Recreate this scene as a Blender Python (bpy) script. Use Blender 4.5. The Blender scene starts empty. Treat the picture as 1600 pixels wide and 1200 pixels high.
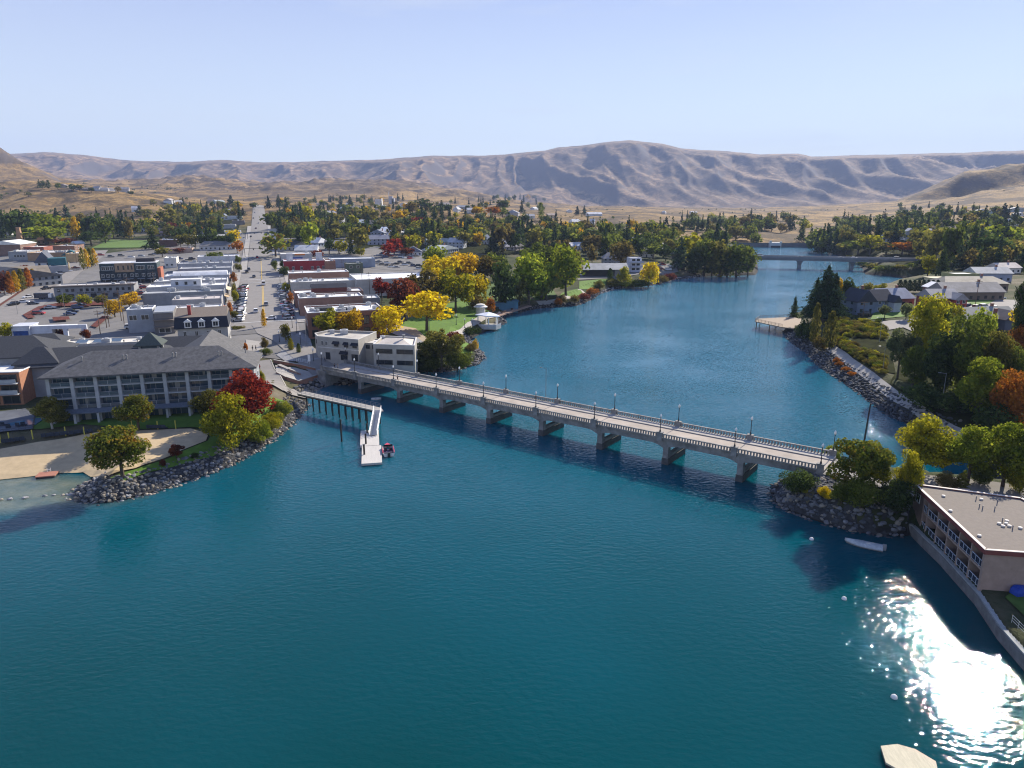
import bpy, bmesh, math, random
import numpy as np
from mathutils import Vector, Matrix
R = math.radians
scene = bpy.context.scene
COL = scene.collection

# ---------------------------------------------------------------- camera, sky, sun, exposure
F, CAMH = 1109.0, 52.0                      # focal length in photo pixels, height over the water
PITCH = math.atan(285/1109.0); CP, SP = math.cos(PITCH), math.sin(PITCH)
cam_d = bpy.data.cameras.new('camera'); cam = bpy.data.objects.new('camera', cam_d); COL.objects.link(cam)
cam.location = (0, 0, CAMH); cam.rotation_euler = (math.pi/2-PITCH, 0, 0)
cam_d.sensor_width = 36; cam_d.lens = 36*F/1600; cam_d.clip_start = 1; cam_d.clip_end = 60000
scene.camera = cam
SKY_K = .80
SUN_AZ, SUN_EL = 36.5, 31.0                 # to the right of straight ahead, above the horizon
world = bpy.data.worlds.new('World'); scene.world = world; world.use_nodes = True
_nt = world.node_tree; _bg = _nt.nodes['Background']
sky = _nt.nodes.new('ShaderNodeTexSky'); sky.sky_type = 'NISHITA'; sky.sun_disc = False
sky.sun_elevation = R(SUN_EL); sky.sun_rotation = R(SUN_AZ); sky.altitude = 350
sky.air_density = 1.0; sky.dust_density = 0.05; sky.ozone_density = 2.0
# a pale, even afternoon sky: the Nishita sky softened towards a clear gradient, with faint high cirrus
def _sn(kind, **kw):
    n = _nt.nodes.new('ShaderNode'+kind)
    for k, v in kw.items():
        if hasattr(n, k): setattr(n, k, v)
        else: n.inputs[k].default_value = v
    return n
_L = _nt.links.new; _tc = _sn('TexCoord'); _sx = _sn('SeparateXYZ'); _L(_tc.outputs['Generated'], _sx.inputs[0])
_rp = _nt.nodes.new('ShaderNodeValToRGB'); _cr = _rp.color_ramp
for _ in range(4): _cr.elements.new(.5)
for _e, (_p, _c) in zip(_cr.elements, [(.0, (6.0, 6.0, 5.9)), (.075, (5.75, 6.0, 6.1)), (.14, (4.7, 5.1, 6.0)), (.25, (3.3, 3.65, 5.55)), (.5, (1.6, 2.3, 4.8)), (1, (.8, 1.4, 3.9))]): _e.position = _p; _e.color = (*[x/6 for x in _c], 1)
_L(_sx.outputs['Z'], _rp.inputs[0])
_sc = _sn('VectorMath', operation='SCALE'); _sc.inputs['Scale'].default_value = 6.0*SKY_K; _L(_rp.outputs[0], _sc.inputs[0])
_mx = _nt.nodes.new('ShaderNodeMix'); _mx.data_type = 'RGBA'; _mx.inputs[0].default_value = .74; _L(sky.outputs[0], _mx.inputs[6]); _L(_sc.outputs[0], _mx.inputs[7])
_mp = _sn('Mapping'); _mp.inputs['Scale'].default_value = (1.2, 1.2, 9); _mp.inputs['Rotation'].default_value = (0, .12, .3); _L(_tc.outputs['Generated'], _mp.inputs[0])
_n1 = _sn('TexNoise', Scale=2.6, Detail=7, Roughness=.62, Distortion=.6); _L(_mp.outputs[0], _n1.inputs['Vector'])
_r2 = _sn('MapRange'); _r2.inputs[1].default_value = .55; _r2.inputs[2].default_value = .85; _r2.inputs[4].default_value = .55; _L(_n1.outputs['Fac'], _r2.inputs[0])
_m2 = _nt.nodes.new('ShaderNodeMix'); _m2.data_type = 'RGBA'; _L(_r2.outputs[0], _m2.inputs[0]); _L(_mx.outputs[2], _m2.inputs[6]); _m2.inputs[7].default_value = (5.2*SKY_K, 5.6*SKY_K, 6*SKY_K, 1)
_L(_m2.outputs[2], _bg.inputs[0]); _bg.inputs[1].default_value = 0.10
sun_d = bpy.data.lights.new('sun', 'SUN'); sun = bpy.data.objects.new('sun', sun_d); COL.objects.link(sun)
sun_d.energy = 5.0; sun_d.angle = R(0.5); sun_d.color = (1, .91, .77)
sun.rotation_euler = (R(90-SUN_EL), 0, R(-SUN_AZ)+math.pi)
_d = Vector((math.sin(R(SUN_AZ))*math.cos(R(SUN_EL)), math.cos(R(SUN_AZ))*math.cos(R(SUN_EL)), math.sin(R(SUN_EL))))
sun.rotation_euler = _d.to_track_quat('Z', 'Y').to_euler()
vs = scene.view_settings; vs.view_transform = 'Standard'; vs.look = 'None'; vs.gamma = 1; vs.use_curve_mapping = False
vs.exposure = 0.92
cy = scene.cycles; cy.use_denoising = True; cy.filter_width = 1.15; cy.max_bounces = 6; cy.volume_bounces = 0; cy.diffuse_bounces = 3; cy.transparent_max_bounces = 6
cy.glossy_bounces = 3; cy.transmission_bounces = 3; cy.sample_clamp_indirect = 6; cy.caustics_reflective = False; cy.caustics_refractive = False

# ---------------------------------------------------------------- materials
def nodes_of(name):
    m = bpy.data.materials.new(name); m.use_nodes = True
    nt = m.node_tree; return m, nt, nt.nodes['Principled BSDF']
def N(nt, kind, **kw):
    n = nt.nodes.new('ShaderNode'+kind)
    for k, v in kw.items():
        if hasattr(n, k): setattr(n, k, v)
        else: n.inputs[k].default_value = v
    return n
def ramp(nt, fac, stops):
    r = nt.nodes.new('ShaderNodeValToRGB'); cr = r.color_ramp
    while len(cr.elements) < len(stops): cr.elements.new(.5)
    for e, (p, c) in zip(cr.elements, stops): e.position = p; e.color = (*c, 1)
    nt.links.new(fac, r.inputs[0]); return r.outputs[0]
def mixc(nt, fac, a, b, mode='MIX'):
    m = nt.nodes.new('ShaderNodeMix'); m.data_type = 'RGBA'; m.blend_type = mode
    for s, v in ((m.inputs[0], fac), (m.inputs[6], a), (m.inputs[7], b)):
        if isinstance(v, bpy.types.NodeSocket): nt.links.new(v, s)
        elif isinstance(v, tuple): s.default_value = (*v, 1)
        else: s.default_value = v
    return m.outputs[2]
MATS = {}
def mat(name, c, rough=.75, var=.25, scale=.6, bump=0, metal=0, spec=.3, coord='Object', jitter=0.0, streak=None):
    """a painted / stone / roofing surface with mottled wear; jitter varies the tint from one object to the next"""
    if name in MATS: return MATS[name]
    m, nt, b = nodes_of(name); L = nt.links.new
    tc = nt.nodes.new('ShaderNodeNewGeometry').outputs['Position'] if coord == 'World' else nt.nodes.new('ShaderNodeTexCoord').outputs[coord]
    if streak:
        mp = N(nt, 'Mapping'); mp.inputs['Scale'].default_value = streak; L(tc, mp.inputs[0]); tc = mp.outputs[0]
    n1 = N(nt, 'TexNoise', Scale=scale, Detail=6, Roughness=.65); L(tc, n1.inputs['Vector'])
    lo = tuple(max(0, x*(1-var)) for x in c); hi = tuple(min(1, x*(1+var)) for x in c)
    col = ramp(nt, n1.outputs['Fac'], [(.3, lo), (.7, hi)])
    if jitter:
        oi = N(nt, 'ObjectInfo'); hs = N(nt, 'HueSaturation')
        mr = N(nt, 'MapRange'); mr.inputs[3].default_value = 1-jitter; mr.inputs[4].default_value = 1+jitter
        L(oi.outputs['Random'], mr.inputs[0]); L(mr.outputs[0], hs.inputs['Value']); L(col, hs.inputs['Color']); col = hs.outputs[0]
    L(col, b.inputs['Base Color']); b.inputs['Roughness'].default_value = rough; b.inputs['Metallic'].default_value = metal
    b.inputs['Specular IOR Level'].default_value = spec
    if bump:
        bp = N(nt, 'Bump', Strength=bump, Distance=.1); L(n1.outputs['Fac'], bp.inputs['Height']); L(bp.outputs[0], b.inputs['Normal'])
    MATS[name] = m; return m

# ---------------------------------------------------------------- object helpers
def tag(o, label=None, cat=None, group=None, kind=None):
    if label: o['label'] = label
    if cat: o['category'] = cat
    if group: o['group'] = group
    if kind: o['kind'] = kind
    return o
def empty(name, loc=(0, 0, 0), rz=0, label=None, cat=None, group=None):
    o = bpy.data.objects.new(name, None); COL.objects.link(o); o.location = loc; o.rotation_euler = (0, 0, rz)
    o.empty_display_size = .3
    return tag(o, label, cat, group)
class MB:
    """collects boxes, prisms, tubes ... and links them as ONE mesh object"""
    def __init__(s): s.v = []; s.f = []; s.mi = []
    def add(s, vs, fs, mi=0):
        k = len(s.v); s.v += [tuple(v) for v in vs]; s.f += [tuple(i+k for i in f) for f in fs]; s.mi += [mi]*len(fs); return s
    def box(s, x0, x1, y0, y1, z0, z1, mi=0):
        return s.add([(x0,y0,z0),(x1,y0,z0),(x1,y1,z0),(x0,y1,z0),(x0,y0,z1),(x1,y0,z1),(x1,y1,z1),(x0,y1,z1)],
                     [(0,3,2,1),(4,5,6,7),(0,1,5,4),(1,2,6,5),(2,3,7,6),(3,0,4,7)], mi)
    def cbox(s, c, sz, rz=0, mi=0):
        ca, sa = math.cos(rz), math.sin(rz); a, b, h = sz[0]/2, sz[1]/2, sz[2]
        pts = [(-a,-b),(a,-b),(a,b),(-a,b)]; P = [(c[0]+x*ca-y*sa, c[1]+x*sa+y*ca) for x, y in pts]
        return s.add([(x, y, c[2]) for x, y in P]+[(x, y, c[2]+h) for x, y in P], [(0,3,2,1),(4,5,6,7),(0,1,5,4),(1,2,6,5),(2,3,7,6),(3,0,4,7)], mi)
    def prism(s, pts, z0, z1, mi=0):
        """pts counter-clockwise; z0/z1 numbers or per-point lists"""
        n = len(pts); a = z0 if hasattr(z0, '__len__') else [z0]*n; b = z1 if hasattr(z1, '__len__') else [z1]*n
        vs = [(p[0], p[1], a[i]) for i, p in enumerate(pts)]+[(p[0], p[1], b[i]) for i, p in enumerate(pts)]
        fs = [tuple(range(n-1, -1, -1)), tuple(range(n, 2*n))]+[(i, (i+1) % n, n+(i+1) % n, n+i) for i in range(n)]
        return s.add(vs, fs, mi)
    def tube(s, p0, p1, r0, r1=None, n=6, mi=0):
        r1 = r0 if r1 is None else r1; p0, p1 = Vector(p0), Vector(p1); d = (p1-p0)
        q = d.to_track_quat('Z', 'Y'); vs = []
        for p, r in ((p0, r0), (p1, r1)):
            for i in range(n):
                a = 2*math.pi*i/n; vs.append(p+q@Vector((r*math.cos(a), r*math.sin(a), 0)))
        fs = [(i, (i+1) % n, n+(i+1) % n, n+i) for i in range(n)]+[tuple(range(n-1, -1, -1)), tuple(range(n, 2*n))]
        return s.add(vs, fs, mi)
    def lathe(s, prof, c=(0, 0, 0), n=8, mi=0):
        vs = []; m = len(prof)
        for r, z in prof:
            for i in range(n):
                a = 2*math.pi*i/n; vs.append((c[0]+r*math.cos(a), c[1]+r*math.sin(a), c[2]+z))
        fs = [(j*n+i, j*n+(i+1) % n, (j+1)*n+(i+1) % n, (j+1)*n+i) for j in range(m-1) for i in range(n)]
        fs += [tuple(range(n-1, -1, -1)), tuple(range((m-1)*n, m*n))]
        return s.add(vs, fs, mi)
    def mesh(s, name, mats, smooth=False):
        me = bpy.data.meshes.new(name); me.from_pydata(s.v, [], s.f); me.update()
        for m in (mats if isinstance(mats, (list, tuple)) else [mats]): me.materials.append(m)
        if len(me.materials) > 1: me.polygons.foreach_set('material_index', s.mi)
        if smooth: me.polygons.foreach_set('use_smooth', [True]*len(me.polygons))
        return me
    def build(s, name, mats, parent=None, loc=None, rz=None, smooth=False):
        o = bpy.data.objects.new(name, s.mesh(name, mats, smooth)); COL.objects.link(o)
        if parent is not None: o.parent = parent
        if loc is not None: o.location = loc
        if rz is not None: o.rotation_euler = (0, 0, rz)
        return o
def inst(me, name, parent=None, loc=(0, 0, 0), rot=(0, 0, 0), scale=(1, 1, 1)):
    o = bpy.data.objects.new(name, me); COL.objects.link(o); o.parent = parent
    o.location = loc; o.rotation_euler = rot; o.scale = scale; return o
def copy_tree(o, parent=None):
    c = o.copy(); COL.objects.link(c)
    if parent is not None: c.parent = parent
    for ch in list(o.children): copy_tree(ch, c)
    return c

# ---------------------------------------------------------------- noise, terrain
def _hash(ix, iy, seed):
    h = (ix*374761393 + iy*668265263 + seed*974634733) & 0xffffffff
    h = ((h ^ (h >> 13))*1274126177) & 0xffffffff
    return ((h ^ (h >> 16)) & 0xffffff)/float(0xffffff)
def vnoise(x, y, seed=0):
    x0 = np.floor(x).astype(np.int64); y0 = np.floor(y).astype(np.int64); fx = x-x0; fy = y-y0
    u = fx*fx*fx*(fx*(fx*6-15)+10); v = fy*fy*fy*(fy*(fy*6-15)+10)
    def g(ix, iy, dx, dy):
        a = _hash(ix, iy, seed)*2*np.pi; return np.cos(a)*dx+np.sin(a)*dy
    a = g(x0, y0, fx, fy); b = g(x0+1, y0, fx-1, fy); c = g(x0, y0+1, fx, fy-1); d = g(x0+1, y0+1, fx-1, fy-1)
    return (a*(1-u)+b*u)*(1-v)+(c*(1-u)+d*u)*v
def fbm(x, y, seed, o=5, ridged=False, gain=.5):
    s = 0; a = 1.0; t = 0
    for i in range(o):
        n = vnoise(x*2**i, y*2**i, seed+i*17)
        s = s+a*((1-2.2*np.abs(n))-.5 if ridged else n*1.4); t += a; a *= gain
    return s/t
def z_of_y(y, G):
    Y = (np.asarray(y, float)-600)/F; return CAMH-G*(SP+Y*CP)/(CP-Y*SP)
def c_of(x, G): return 800+F/CP*x/np.maximum(G, 1)
ZC = [-600,0,100,200,300,400,500,600,700,800,900,1000,1100,1200,1300,1400,1500,1600,2200]
ROWZ = {  # heights above the water of the near ground, per picture column
 40: [4,3.5,3.5,3.5,3.5,4,4,4,4,4,4,4,4,4,4,3,2,1.9,1.9],
 98: [4,3.5,3.5,3.5,3.5,4,4,4,4,4,4,4,4,4,4.5,4,2.6,2.0,2.0],
 116:[4,3.5,3.5,3.5,3.5,4,4,4,4,4,4,4,4,4,4.6,4.8,4.8,4.8,4.8],
 150:[4,3.5,3.5,3.5,3.5,4,4,4,4,4,4,4,4,4,4.5,4.5,4.5,5,5],
 195:[5,5,4.5,4.5,4.5,5,5,4.5,4,4,4,4,4,4,4.5,4.5,4.5,6,6],
 225:[6.3,6.3,6.3,6.3,6.3,6.3,6,5,4,4,4,4,4,4,5,6.5,8,8,8],
 285:[7.2,7.2,7.2,7.2,7.2,7.2,7,6,4.5,4,4,4,4,4,8,9,10,10,10],
 420:[9.5,9.5,9.5,9.5,9.5,9.5,9,8,7,5.5,5,5,5,5,7,8,11,12,12],
 550:[13.5,13.5,13.5,14,14.5,14.5,14,12,11,9,8,8,7,6,6,7,9.5,14,15],
 700:[19,19,19,18,19,20,19,18,16,14,12,11,10,8,8,16,20,21,21]}
ROWY = {
 900: [350,350,350,350,348,344,345,350,360,362,362,364,372,380,378,362,350,345,345],
 1020:[345,345,345,343,342,335,338,342,330,342,356,357,362,366,368,355,344,340,338],
 1150:[335,335,332,325,335,326,332,335,326,335,345,348,356,358,358,348,338,334,332],
 1500:[288,286,288,301,316,318,323,324,322,328,336,338,345,347,345,337,326,318,315],
 1900:[296,292,292,301,312,318,316,318,320,326,331,331,336,338,336,330,314,300,296],
 2280:[222,256,288,297,301,306,306,306,312,321,327,328,330,331,329,321,307,289,286],
 2400:[195,226,286,296,300,306,306,306,312,321,327,327,330,331,328,318,273,254,250],
 3000:[230,245,290,292,294,299,299,299,307,319,326,326,327,326,322,316,275,262,256],
 3800:[250,260,284,291,282,291,287,290,299,317,326,326,326,327,325,320,300,285,280],
 5000:[280,284,292,297,298,300,298,299,309,322,327,327,327,328,326,320,305,295,290]}
CREST = [(-600,238),(0,241),(40,240),(80,237),(140,242),(200,250),(280,253),(300,252),(360,250),(420,254),(500,252),(560,250),(600,249),(680,243),(760,243),(800,240),(850,235),(870,230),(905,228),(940,222),(980,219),(1030,224),(1060,232),(1130,236),(1180,241),(1220,240),(1245,240),(1257,245),(1330,242),(1400,241),(1500,238),(1600,234),(2200,232)]
MIDF = {5800:.30, 6500:.72}                 # share of the climb to the far rim reached at these distances
CGRID = np.arange(-700, 2301, 10.0)
_cy = np.interp(CGRID, *zip(*CREST))
_rows = []
for g, v in ROWZ.items(): _rows.append((g, np.interp(CGRID, ZC, v)))
for g, v in ROWY.items(): _rows.append((g, z_of_y(np.interp(CGRID, ZC, v), g)))
_foot = z_of_y(np.interp(CGRID, ZC, ROWY[5000]), 5000); _top = z_of_y(_cy, 7500)
_steep = np.exp(-((CGRID-1330)/110)**2)      # the steep dark face on the right
for g, f in MIDF.items():
    ff = f+_steep*(.10 if g == 5800 else .22)
    _rows.append((g, _foot+(_top-_foot)*ff))
_rows.append((7500, _top)); _rows.append((9000, _top+25)); _rows.append((13000, _top-60))
_rows.sort(key=lambda r: r[0])
GL = np.log(np.array([r[0] for r in _rows], float)); ZT = np.array([r[1] for r in _rows])
_dl = np.diff(GL)[:, None]; _sl = np.diff(ZT, axis=0)/_dl
_TN = np.zeros_like(ZT); _TN[0] = _sl[0]; _TN[-1] = _sl[-1]
_a, _b = _sl[:-1], _sl[1:]; _TN[1:-1] = np.where(_a*_b > 0, 2*_a*_b/np.where(_a+_b == 0, 1, _a+_b), 0)
def base_z(x, G):
    x = np.asarray(x, float); G = np.maximum(np.asarray(G, float), 41)
    c = np.clip((c_of(x, G)-CGRID[0])/10, 0, len(CGRID)-1.001); j = c.astype(int); w = c-j
    l = np.clip(np.log(G), GL[0], GL[-1]-1e-6); i = np.clip(np.searchsorted(GL, l, 'right')-1, 0, len(GL)-2)
    h = GL[i+1]-GL[i]; t = (l-GL[i])/h
    def hz(j):
        p0, p1, m0, m1 = ZT[i, j], ZT[i+1, j], _TN[i, j]*h, _TN[i+1, j]*h
        return p0*(2*t**3-3*t*t+1)+m0*(t**3-2*t*t+t)+p1*(-2*t**3+3*t*t)+m1*(t**3-t*t)
    return hz(j)*(1-w)+hz(j+1)*w
def sstep(a, b, x): t = np.clip((x-a)/(b-a), 0, 1); return t*t*(3-2*t)
def relief(x, G):
    """gullies and knolls of the dry hills; nothing inside the town"""
    x = np.asarray(x, float); G = np.asarray(G, float); z = np.zeros(np.broadcast(x, G).shape)
    m = G > 880
    if not m.any(): return z
    X, Y = np.broadcast_arrays(x, G); X = X[m]; Y = Y[m]; c = c_of(X, Y)
    near = sstep(880, 1300, Y)*(1-sstep(4200, 5200, Y))
    hill = np.clip(1-np.abs(c-100)/420, .22, 1)
    a = sstep(1900, 2350, Y)*(1-sstep(2900, 3500, Y))*np.clip((150-c)/150, 0, 1)*22*fbm(X/150, Y/240, 13, 5, True, .55)
    a += sstep(1700, 2150, Y)*(1-sstep(2500, 3400, Y))*np.clip((c-1380)/120, 0, 1)*26*(fbm(X/210, Y/420, 15, 4, True, .5)-.1)
    a += near*hill*9*fbm(X/170, Y/260, 3, 5, True, .55) + near*4*fbm(X/60, Y/80, 9, 4)
    a += sstep(750, 960, Y)*(1-sstep(1150, 1400, Y))*np.exp(-((c-750)/110)**2)*9*fbm(X/24, Y/110, 61, 4, True, .6)
    mid = sstep(2200, 3000, Y)*(1-sstep(4600, 5600, Y)); low = np.exp(-((c-430)/430)**2)
    a += mid*(low*62+9)*fbm(X/430, Y/460, 21, 5, True, .5)+mid*low*30*fbm(X/900, Y/700, 23, 3)
    tt = np.clip((Y-4900)/2560, 0, 1); far = 3.1*tt**.8*(1-tt)**.75
    wx = X+260*fbm(X/1300, Y/1300, 77, 3)+.16*(Y-5000); wy = Y
    def spur(u, seed):                                  # sharp crests between round-bottomed gullies
        k = np.abs(vnoise(u, wy/4200, seed))*2.0; return .5-np.clip(k, 0, 1)**.8
    a += far*(150*(spur(wx/1150, 31)+.12)+95*(spur(wx/520+.0006*wy, 37)+.1)+48*spur(wx/210-.0009*wy, 41)+60*fbm(X/900, Y/700, 55, 5)+26*fbm(X/150, Y/260, 57, 4))+9*sstep(5200, 6500, Y)*fbm(X/260, Y/260, 58, 3)
    a += near*hill*10*(.5-np.abs(vnoise(X/150+.002*Y, Y/900, 91))*2)
    # the far slopes never hide their own rim
    rim = np.interp(c, CGRID, _top); lim = CAMH+(rim-CAMH)*Y/7500-6-base_z(X, Y)-18*np.clip((7500-Y)/1500, 0, 1)
    a = np.where((Y > 4700) & (Y < 7500), np.minimum(a, lim+.15*(a-lim)*(a > lim)*np.clip((7450-Y)/2500, 0, 1)*0), a)
    z[m] = a
    return z

# shorelines, traced where the land meets the water
def ray(px, py):
    X = (px-800)/F; Y = (py-600)/F; return np.array([X, CP-Y*SP, -SP-Y*CP])
def at(px, py, z=0.0):
    d = ray(px, py); t = (z-CAMH)/d[2]; return np.array([d[0]*t, d[1]*t, z])
SHORE_W = [(-900,770),(-300,757),(0,748),(40,744),(90,738),(128,737),(148,744),(130,757),(118,767),(114,778),(130,785),(160,786),(200,780),(250,767),(290,752),(330,740),(370,722),(400,706),(430,685),(455,664),(472,645),(482,632),(478,620),(492,609),(520,600),(540,602),(556,598),(562,590),(578,582),(600,580),(640,580),(690,582),(720,577),(745,570),(757,560),(748,546),(735,535),(738,528),(757,519),(778,512),(790,503),(784,496),(800,490),(830,484),(850,481),(900,478),(925,468),(935,460),(960,452),(985,449),(1020,446),(1050,438),(1100,432),(1180,430),(1184,424),(1183,406),(1175,396),(1150,389),(1100,387)]
SHORE_E = [(1287,387),(1292,392),(1312,401),(1336,409),(1348,420),(1352,429),(1385,431),(1420,436),(1425,443),(1400,449),(1360,455),(1345,461),(1310,466),(1262,484),(1242,490),(1232,497),(1226,517),(1232,530),(1245,540),(1262,552),(1280,572),(1310,592),(1340,612),(1370,635),(1400,655),(1440,670),(1475,682),(1510,697),(1540,716),(1552,744),(1535,766),(1480,765),(1440,759),(1400,753),(1350,746),(1316,738),(1300,734),(1280,738),(1240,746),(1214,757),(1203,768),(1210,785),(1235,800),(1270,812),(1320,828),(1370,836),(1412,838),(1423,836),(1440,854),(1467,880),(1524,945),(1560,1000),(1600,1047),(1700,1165),(1900,1400)]
PW = np.array([at(*p)[:2] for p in SHORE_W]); PE = np.array([at(*p)[:2] for p in SHORE_E])
PW = np.vstack([PW, [[PW[-1, 0]+20, 900], [40000*.2, 1500], [40000, 30000], [-40000, 30000], [-40000, PW[0, 1]]]])
PE = np.vstack([PE, [[40000, PE[-1, 1]], [40000, 30000], [40000*.2, 1500], [PE[0, 0]-10, 900]]])
def inside(P, x, y):
    r = np.zeros(x.shape, bool); n = len(P)
    for i in range(n):
        x0, y0 = P[i]; x1, y1 = P[(i+1) % n]
        if y0 == y1: continue
        r ^= ((y0 > y) != (y1 > y)) & (x < (x1-x0)*(y-y0)/(y1-y0)+x0)
    return r
def dist(P, x, y):
    d = np.full(x.shape, 1e9); n = len(P)
    for i in range(n):
        a, b = P[i], P[(i+1) % n]; ab = b-a; L = ab@ab+1e-9
        t = np.clip(((x-a[0])*ab[0]+(y-a[1])*ab[1])/L, 0, 1)
        d = np.minimum(d, (x-a[0]-t*ab[0])**2+(y-a[1]-t*ab[1])**2)
    return np.sqrt(d)
def shore_d(x, y):
    """metres inland (+) or out on the water (-)"""
    d = np.minimum(dist(PW, x, y), dist(PE, x, y)); return np.where(inside(PW, x, y) | inside(PE, x, y), d, -d)
BEACH = at(60, 740)[:2]
def ground(x, y):
    x, y = np.broadcast_arrays(np.asarray(x, float), np.asarray(y, float)); z = np.array(base_z(x, y)+relief(x, y))
    m = (y < 960) & (np.abs(x) < 1.0*y+60)
    if m.any():
        X = x[m]; Y = y[m]; sd = shore_d(X, Y)
        bm = np.exp(-(((X-BEACH[0]+8)/30)**2+((Y-BEACH[1]-6)/16)**2)**2)
        sl = .55-.41*bm
        wall = np.exp(-(((X-66)/26)**2+((Y-88)/30)**2)**2); sl = sl+wall*3
        zz = np.where(sd < 0, np.maximum(-4, sd*sl), np.minimum(z[m], sl*sd+.05))
        z[m] = zz
    return z
def gz(x, y): return float(ground(np.array([x]), np.array([y]))[0])
_T = np.exp(np.linspace(np.log(60), np.log(9500), 900))
def pick(px, py, dz=0.0):
    """the point of the ground seen at this place in the photograph"""
    d = ray(px, py); T = _T/d[1]; x = d[0]*T; y = d[1]*T; z = CAMH+d[2]*T; g = np.maximum(ground(x, y), 0)+dz
    k = np.argmax(z <= g)
    if k == 0: return np.array([x[-1], y[-1], g[-1]])
    e0 = z[k-1]-g[k-1]; e1 = z[k]-g[k]; w = e0/(e0-e1) if e0 != e1 else 0; t = T[k-1]+(T[k]-T[k-1])*w
    p = d*t+np.array([0, 0, CAMH]); p[2] = max(gz(p[0], p[1]), 0)+dz; return p
def sheet_mesh(name, X, Y, Z, m, wrap=False):
    r, c = X.shape; v = np.stack([X, Y, Z], -1).reshape(-1, 3).astype(np.float32)
    i = np.arange(r*c).reshape(r, c); q = np.stack([i[:-1, :-1], i[:-1, 1:], i[1:, 1:], i[1:, :-1]], -1).reshape(-1, 4)
    me = bpy.data.meshes.new(name); me.vertices.add(len(v)); me.vertices.foreach_set('co', v.ravel())
    me.loops.add(q.size); me.loops.foreach_set('vertex_index', q.ravel().astype(np.int32))
    me.polygons.add(len(q)); me.polygons.foreach_set('loop_start', np.arange(0, q.size, 4, dtype=np.int32))
    me.polygons.foreach_set('use_smooth', np.ones(len(q), bool)); me.update(calc_edges=True); me.materials.append(m); return me
# ---------------------------------------------------------------- land, water
def make_land_mat():
    m, nt, b = nodes_of('dry_land'); L = nt.links.new
    geo = nt.nodes.new('ShaderNodeNewGeometry'); pos = geo.outputs['Position']
    sep = N(nt, 'SeparateXYZ'); L(pos, sep.inputs[0])
    # town ground: trodden dirt, dry lawn
    n1 = N(nt, 'TexNoise', Scale=.035, Detail=8, Roughness=.6); L(pos, n1.inputs['Vector'])
    town = ramp(nt, n1.outputs['Fac'], [(.36, (.028, .042, .014)), (.50, (.055, .062, .026)), (.58, (.12, .105, .065)), (.70, (.20, .175, .135))])
    # dry golden hills with dark sage and rock
    mp = N(nt, 'Mapping'); mp.inputs['Scale'].default_value = (1, .55, 1.6); L(pos, mp.inputs[0])
    n2 = N(nt, 'TexNoise', Scale=.012, Detail=12, Roughness=.72, Distortion=.6); L(mp.outputs[0], n2.inputs['Vector'])
    n3 = N(nt, 'TexNoise', Scale=.0016, Detail=6, Roughness=.6); L(mp.outputs[0], n3.inputs['Vector'])
    n4 = N(nt, 'TexNoise', Scale=.16, Detail=4, Roughness=.7); L(pos, n4.inputs['Vector'])
    gold = ramp(nt, n2.outputs['Fac'], [(.34, (.045, .036, .022)), (.45, (.12, .082, .042)), (.53, (.41, .26, .095)), (.70, (.58, .385, .155))])
    gold = mixc(nt, ramp(nt, n4.outputs['Fac'], [(.38, (0, 0, 0)), (.62, (1, 1, 1))]), mixc(nt, .7, gold, (.05, .040, .024)), gold)
    farc = ramp(nt, n2.outputs['Fac'], [(.37, (.050, .036, .028)), (.47, (.15, .10, .062)), (.58, (.38, .255, .14))])
    fary = N(nt, 'MapRange'); fary.inputs[1].default_value = 2600; fary.inputs[2].default_value = 5200; L(sep.outputs['Y'], fary.inputs[0])
    hills = mixc(nt, fary.outputs[0], gold, farc)
    hills = mixc(nt, ramp(nt, n3.outputs['Fac'], [(.40, (0, 0, 0)), (.60, (.5, .5, .5))]), hills, (.12, .090, .062))
    # steep faces show bare rock
    sn = N(nt, 'SeparateXYZ'); L(geo.outputs['Normal'], sn.inputs[0])
    st = N(nt, 'MapRange'); st.inputs[1].default_value = .93; st.inputs[2].default_value = .78; L(sn.outputs['Z'], st.inputs[0])
    hills = mixc(nt, st.outputs[0], hills, (.105, .088, .080))
    # town -> hills with distance
    nb = N(nt, 'TexNoise', Scale=.006, Detail=5); L(pos, nb.inputs['Vector'])
    ad = N(nt, 'Math', operation='MULTIPLY_ADD'); L(nb.outputs['Fac'], ad.inputs[0]); ad.inputs[1].default_value = 420; L(sep.outputs['Y'], ad.inputs[2])
    mr = N(nt, 'MapRange'); mr.inputs[1].default_value = 960; mr.inputs[2].default_value = 1130; L(ad.outputs[0], mr.inputs[0])
    col = mixc(nt, mr.outputs[0], town, hills)
    # wet stony bank near the waterline
    wl = N(nt, 'MapRange'); wl.inputs[1].default_value = .9; wl.inputs[2].default_value = 2.2; L(sep.outputs['Z'], wl.inputs[0])
    col = mixc(nt, wl.outputs[0], (.032, .030, .028), col)
    L(col, b.inputs['Base Color']); b.inputs['Roughness'].default_value = .95; b.inputs['Specular IOR Level'].default_value = .1
    bp = N(nt, 'Bump', Strength=.6, Distance=6); L(n2.outputs['Fac'], bp.inputs['Height']); L(bp.outputs[0], b.inputs['Normal'])
    return m
LAND = make_land_mat()
def polar(c, g):
    C, G = np.meshgrid(c, g); X = (C-800)*CP/F*G; return X, G
g_near = np.concatenate([np.exp(np.arange(np.log(38), np.log(1015), .0095))]); g_near[-1] = 1010.0
cc = np.arange(-560, 2165, 3.4)
X, Y = polar(cc, g_near); o = bpy.data.objects.new('ground', sheet_mesh('ground', X, Y, ground(X, Y), LAND)); COL.objects.link(o); tag(o, kind='structure')
g_far = np.exp(np.arange(np.log(1010.0), np.log(11500), .0062)); g_far[0] = 1010.0
cc2 = np.arange(-240, 1845, 2.2)
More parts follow.
